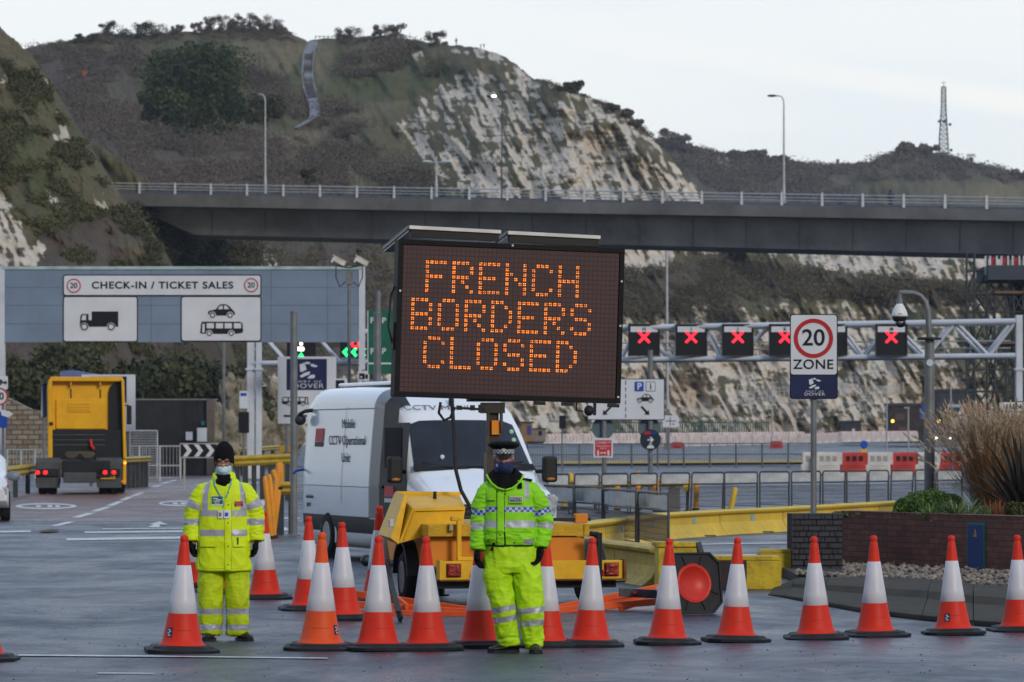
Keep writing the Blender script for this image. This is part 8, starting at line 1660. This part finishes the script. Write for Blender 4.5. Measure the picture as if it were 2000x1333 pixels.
# head wear
hz = 1.60
eyes(0, -.01, hz-.012, wk)
mb = MB(); pr = [(1.605,.088,.104),(1.62,.0905,.108),(1.65,.092,.111),(1.69,.088,.108),(1.725,.078,.096),(1.755,.060,.074),(1.778,.036,.045),(1.790,.012,.014)]
mb.loft([ering(0,-.002 + .018*(i/7),z,rx,ry,32,2.05,) for i,(z,rx,ry) in enumerate(pr)], 0, True, True); mb.v = [(x, y, z - (.075*max(0,(y+.02)/.12) if z < 1.66 else 0) + .012*(1 if (y < -.07 and z < 1.63) else 0)) for x, y, z in mb.v]
finish(remesh(mb, .006, 3), 'beanie', [M_GLV], wk, lambda p, n: folds(p, .003, 10, 20, 8))
face_mask(0, -.012, hz, mat('mask_pale_blue', (.36,.58,.66), .7, col2=(.52,.68,.73), vs=14), wk, 1.578, 1.482, wide=.072)
gl = MB()
for s in (-1, 1):
    c0 = Vector((s*.034,-.112,1.588)); pts = [(c0.x+.027*math.cos(a), c0.y+.006*abs(math.cos(a))*s*0+.003, c0.z+.017*math.sin(a)) for a in [2*math.pi*k/20 for k in range(21)]]; gl.path(pts, .0026, 6); gl.path([(s*.061,-.108,1.594),(s*.078,-.07,1.594),(s*.083,.0,1.588)], .0025, 5)
gl.path([(-.008,-.113,1.592),(0,-.116,1.595),(.008,-.113,1.592)], .0025, 5); gl.build('glasses_frame', mat('glasses_brown', (.06,.012,.010), .3), wk)
mb = MB(); mb.path([(-.066,-.07,1.612),(-.074,-.055,1.58),(-.073,-.05,1.55)], [.008,.010,.004], 8); mb.build('hair', mat('hair_brown', (.09,.045,.025), .7), wk)
# ---------------------------------------------------------------- police officer
o = G(1000, 1275); pc = thing('person', 'police officer in green hi-vis jacket, chequered peaked cap and navy face mask', 'person', o); hx, hz = -.070, 1.648
PA = [[Vector(p) for p in ((-.13,.0,1.41),(-.198,.0,1.37),(-.252,.0,1.25),(-.270,.01,1.10),(-.287,-.02,.875))], [Vector(p) for p in ((.09,.0,1.41),(.152,.0,1.37),(.222,.0,1.26),(.268,.015,1.10),(.244,-.03,.89))]]
PT = [[Vector(p) for p in ((-.105,.02,.88),(-.12,.0,.66),(-.075,-.02,.42),(-.045,.0,.24),(-.015,.02,.075))], [Vector(p) for p in ((.095,.02,.88),(.125,.0,.66),(.148,-.03,.42),(.165,-.01,.24),(.192,.0,.05))]]
mb = MB(); head_parts(mb, hx, -.02, hz, 1.02)
mb.loft([ering(cx,.03,z,rx,ry) for z,cx,rx,ry in ((.86,-.01,.15,.10),(1.0,-.015,.14,.10),(1.25,-.02,.17,.11),(1.40,-.025,.19,.09),(1.47,-.05,.10,.07))])
for ch in PA: limb(mb, ch, [.05,.055,.048,.042,.032])
for ch in PT: limb(mb, ch, [.085,.07,.055,.045,.038])
finish(remesh(mb, .009, 2), 'body', [M_SKIN2], pc)
pr = ((.905,-.018,.210,.150),(.925,-.018,.214,.158),(.96,-.018,.222,.168),(1.02,-.018,.228,.172),(1.10,-.018,.222,.166),(1.22,-.020,.218,.160),(1.34,-.022,.215,.150),(1.41,-.025,.195,.132),(1.455,-.03,.150,.112),(1.48,-.045,.115,.092),(1.495,-.058,.085,.07))
def pth(z): return float(np.interp(z, [q[0] for q in pr], [q[2] for q in pr]))
mb = MB(); mb.loft([ering(cx,.01,z,rx,ry,p=2.6) for z,cx,rx,ry in pr])
for ch in PA: limb(mb, ch, [.045,.080,.081,.076,.064], 22)
def insl(p): return abs(p.x+.02) > pth(p.z)-.012
def pdisp(p, n):
    if insl(p): return folds(p, .009, 6, 14, 13, .6)
    w_ = math.exp(-((p.z-.99)/.07)**2); return folds(p, .007, 5, 6, 11, .5) + w_*folds(p, .010, 5, 18, 4, .6) + (.006 if (-.125 < p.x < -.062 and n.y < -.2) else 0)
def pcls(p, n):
    if insl(p):
        ch = PA[0] if p.x < 0 else PA[1]; d, s = arc(p, ch)
        if .245 < s < .298: return 2
        if .372 < s < .428: return 1
        return 0
    if 1.192 < p.z < 1.241 and not (-.125 < p.x < -.062 and n.y < -.2): return 2
    if 1.062 < p.z < 1.120 and not (-.125 < p.x < -.062 and n.y < -.2): return 1
    if 1.30 < p.z and (-.232 < p.x < -.195 or .105 < p.x < .145): return 1
    if .925 < p.z < .965 and p.x > .10: return 1
    if p.z < .917: return 3
    return 0
jk = finish(remesh(mb, .0065, 3), 'jacket', [M_HG, M_TAPE, M_CHK, mat('hem_dark_green', (.02,.08,.03), .7)], pc, pdisp, pcls); sf = Surf(jk)
sf.line('zip_seam', [(-.062,.92),(-.064,1.2),(-.066,1.42)], .003, M_BLKC, jk, .002); sf.line('placket_seam', [(-.125,.93),(-.127,1.2),(-.128,1.42)], .002, MATS['hem_dark_green'], jk, .004)
sf.line('zip_gap', [(-.058,.915),(-.060,.99),(-.066,1.03)], .007, M_BLKC, jk, .002)
pk = sf.patch('pocket_flap', -.025, .10, 1.265, 1.335, M_HG, jk, .010); sf.line('flap_edge', [(-.025,1.265),(.10,1.265)], .003, MATS['hem_dark_green'], pk, .011); pk = sf.patch('pocket_flap', -.215, -.135, 1.29, 1.40, M_HG, jk, .010); sf.line('flap_edge', [(-.215,1.29),(-.135,1.29)], .003, MATS['hem_dark_green'], pk, .011)
pb = sf.patch('police_patch', -.020, .088, 1.278, 1.322, M_SGW, jk, .016, 3, 2); sf.patch('patch_face', -.015, .083, 1.283, 1.317, M_SGN, pb, .019, 3, 2)
text('POLICE', .028, M_SGW, pb, (.034, sf.hit(.034,1.30)-.024, 1.300), bold=.015)
sf.patch('radio_clip', .048, .085, 1.39, 1.44, M_BLKC, jk, .016, 3, 4); sf.patch('belt_strap', -.185, -.160, .865, .935, M_BLKC, pc, .020, 2, 4, skew=.3)
for x, z in ((-.12,1.365),(-.055,1.345),(-.035,1.46),(.06,1.475),(-.10,1.00),(-.20,.945),(.02,.935)):
    y = sf.hit(x, z); 
    if y is not None: mb = MB(); mb.ell((x, y-.005, z), (.0065,.003,.0065), 10); mb.build('snap_stud', M_SPK, jk)
for s, x in ((-1,-.175),(1,.130)):
    zt_ = [sf.b.ray_cast(Vector((x+d, 0, 2)), Vector((0, 0, -1)))[0].z for d in (-.03, .03)]; z0 = sum(zt_)/2; an_ = -math.atan2(zt_[1]-zt_[0], .06)
    mb = MB(); mb.box((x, 0, z0+.008),(.085,.10,.016),0,Matrix.Rotation(an_,3,'Y')); mb.build('epaulette', M_BLKC, jk, .005); mb = MB(); mb.ell((x,-.045,z0+.018),(.008,.008,.006),8); mb.build('epaulette_pip', M_GALV, jk)
# open black-lined collar
for s in (-1, 1):
    V = []; nu, nv = 8, 5; 
    for j in range(nv+1):
        for i in range(nu+1):
            u = i/nu; v = j/nv; a = R(-88 + 178*u) if s > 0 else R(180+88 - 178*u); rx = .090+.062*v; ry = .088+.062*v; V.append((hx+.012+rx*math.cos(a), -.005+ry*math.sin(a), 1.560 - .052*v - (.085*max(0,-math.sin(a))**1.5)*(1+.45*v)))
    mb = MB(); mb.add(V, [(j*(nu+1)+i, j*(nu+1)+i+1, (j+1)*(nu+1)+i+1, (j+1)*(nu+1)+i) for j in range(nv) for i in range(nu)], 0, True); c = mb.build('collar_lining', M_BLKC, jk); md = c.modifiers.new('t', 'SOLIDIFY'); md.thickness = .006
    mb = MB(); pts = [(V[nv*(nu+1)+i][0]*1.0, V[nv*(nu+1)+i][1]-.004, V[nv*(nu+1)+i][2]-.006) for i in range(nu+1)]; mb.path(pts, .013, 8, 0, True, .7); mb.build('collar', M_HG, jk)
mb = MB(); mb.loft([ering(hx,-.012,z,rx,ry,30,2.1) for z,rx,ry in ((1.40,.080,.135),(1.44,.082,.128),(1.475,.078,.112),(1.51,.073,.098),(1.545,.07,.088),(1.56,.068,.082))], 0, True, True); finish(remesh(mb, .006, 2), 'black_neck_warmer', [M_BLKC], pc, lambda p, n: folds(p, .004, 12, 40, 5, .8))
mb = MB(); mb.loft([ering(-.012,.015,z,rx,ry) for z,rx,ry in ((.68,.205,.14),(.80,.212,.15),(.93,.195,.14))])
for ch, rs in zip(PT, ([.122,.120,.098,.090,.084],[.122,.122,.106,.095,.068])): limb(mb, ch, rs, 24)
def ptc(p, n):
    if p.x < (PT[0][0].x+PT[1][0].x)/2 + .07*(1-p.z/.9): z = p.z + (p.x+.05)*-.20; return 1 if (.352 < z < .402 or .262 < z < .312) else 0
    z = p.z + (p.x-.16)*-.10; return 1 if (.335 < z < .385 or .228 < z < .278) else 0
finish(remesh(mb, .0075, 3), 'trousers', [M_HGT, M_TAPE], pc, lambda p, n: folds(p, .012, 6.5, 3.4, 21, .7) + folds(p, .004, 6, 13, 5, .6) + (.010*math.exp(-((p.z-.12)/.05)**2)*NZ(Vector((p.x*10,p.y*10,p.z*55)))), ptc)
shoe((-.03,.02,0), R(-62), pc); shoe((.195,-.02,0), R(4), pc)
mb = MB(); mb.path([(.232,-.055,.30),(.238,-.062,.22),(.222,-.066,.14),(.205,-.06,.08)], .004, 6); mb.build('leg_zip', M_BLKC, pc)
hand((-.298,-.025,.885), -1, R(-12), pc, curl=.55, tilt=(R(4),0)); hand((.238,-.04,.90), 1, R(40), pc, curl=.6, tilt=(R(4),R(14)))
# face and cap
eyes(hx, -.02, hz-.010, pc, -.088)
mk_ = face_mask(hx, -.025, hz, mat('mask_navy', (.010,.020,.075), .7), pc, 1.628, 1.520, pleat=False, wide=.076, bul=.030)
mb = MB(); mb.add([(hx-.066,-.10,1.60),(hx-.048,-.119,1.60),(hx-.048,-.119,1.575),(hx-.066,-.10,1.575)], [(0,1,2,3)]); mb.build('mask_logo', mat('logo_pale_blue', (.2,.35,.6), .5), mk_)
CT = Matrix.Translation((hx,-.015,0)); 
mb = MB(); mb.loft([ering(0,0,z,rx,ry,40,2.0) for z,rx,ry in ((1.672,.086,.105),(1.70,.087,.106),(1.728,.090,.109))], 0, False, True); mb.move(CT); cap = mb.build('cap', M_BLKC, pc)
n = 34
chk = MB()
for r_ in range(3):
    z0 = 1.686+.0135*r_; z1 = z0+.0135
    for k in range(n):
        a0, a1 = 2*math.pi*k/n, 2*math.pi*(k+1)/n; e_ = 1.02; chk.add([(.0875*e_*math.cos(a0),.1065*e_*math.sin(a0),z0),(.0875*e_*math.cos(a1),.1065*e_*math.sin(a1),z0),(.0885*e_*math.cos(a1),.1075*e_*math.sin(a1),z1),(.0885*e_*math.cos(a0),.1075*e_*math.sin(a0),z1)], [(0,1,2,3)], (k+r_) % 2, True)
chk.move(CT); chk.build('chequered_band', [M_SGW, M_BLKC], cap)
mb = MB(); mb.loft([ering(0,dy,z,rx,ry,44,2.0) for z,rx,ry,dy in ((1.722,.088,.107,0),(1.738,.112,.128,-.004),(1.752,.131,.146,-.008),(1.762,.134,.150,-.010),(1.774,.126,.142,-.008),(1.786,.10,.115,0),(1.792,.05,.06,0),(1.793,.01,.01,0))], 0, True, True); mb.move(CT); mb.build('crown', M_BLKC, cap)
V = []; nu, nv = 16, 5
for j in range(nv+1):
    for i in range(nu+1):
        a = R(-160 + 140*i/nu); v = j/nv; e_ = math.sin(-a)**.8 if math.sin(-a) > 0 else 0; V.append(((.087+.006*v)*math.cos(a), (.106+.062*v*e_)*math.sin(a), 1.686 - .030*v*e_ - .004))
mb = MB(); mb.add(V, [(j*(nu+1)+i, j*(nu+1)+i+1, (j+1)*(nu+1)+i+1, (j+1)*(nu+1)+i) for j in range(nv) for i in range(nu)], 0, True); mb.move(CT); pkk = mb.build('peak', mat('patent_black', (.006,.006,.007), .3, coat=.2), cap); md = pkk.modifiers.new('t', 'SOLIDIFY'); md.thickness = .004
mb = MB(); st8 = [(.020*(1 if k % 2 else .62)*math.cos(2*math.pi*k/16), 1.714+.022*(1 if k % 2 else .62)*math.sin(2*math.pi*k/16)) for k in range(16)]; mb.prism(st8[::-1], -.120, -.113); mb.ell((0,-.118,1.738),(.006,.004,.009),8); mb.move(CT); mb.build('cap_badge', mat('badge_silver', (.6,.6,.6), .3, .8), cap)
# ================================================================== AIR
mh = bpy.data.materials.new('pale_haze'); mh.use_nodes = True; n = mh.node_tree.nodes; l = mh.node_tree.links
for x in list(n): n.remove(x)
ho = n.new('ShaderNodeOutputMaterial'); hv = n.new('ShaderNodeVolumePrincipled'); hv.inputs['Color'].default_value = (.82,.90,1.0,1); hv.inputs['Density'].default_value = .00012; hv.inputs['Anisotropy'].default_value = .2; l.new(hv.outputs[0], ho.inputs['Volume'])
mb = MB(); mb.bx(-4100, 4100, -100, 9100, -3.2, 125); tag(mb.build('haze', mh), kind='stuff')
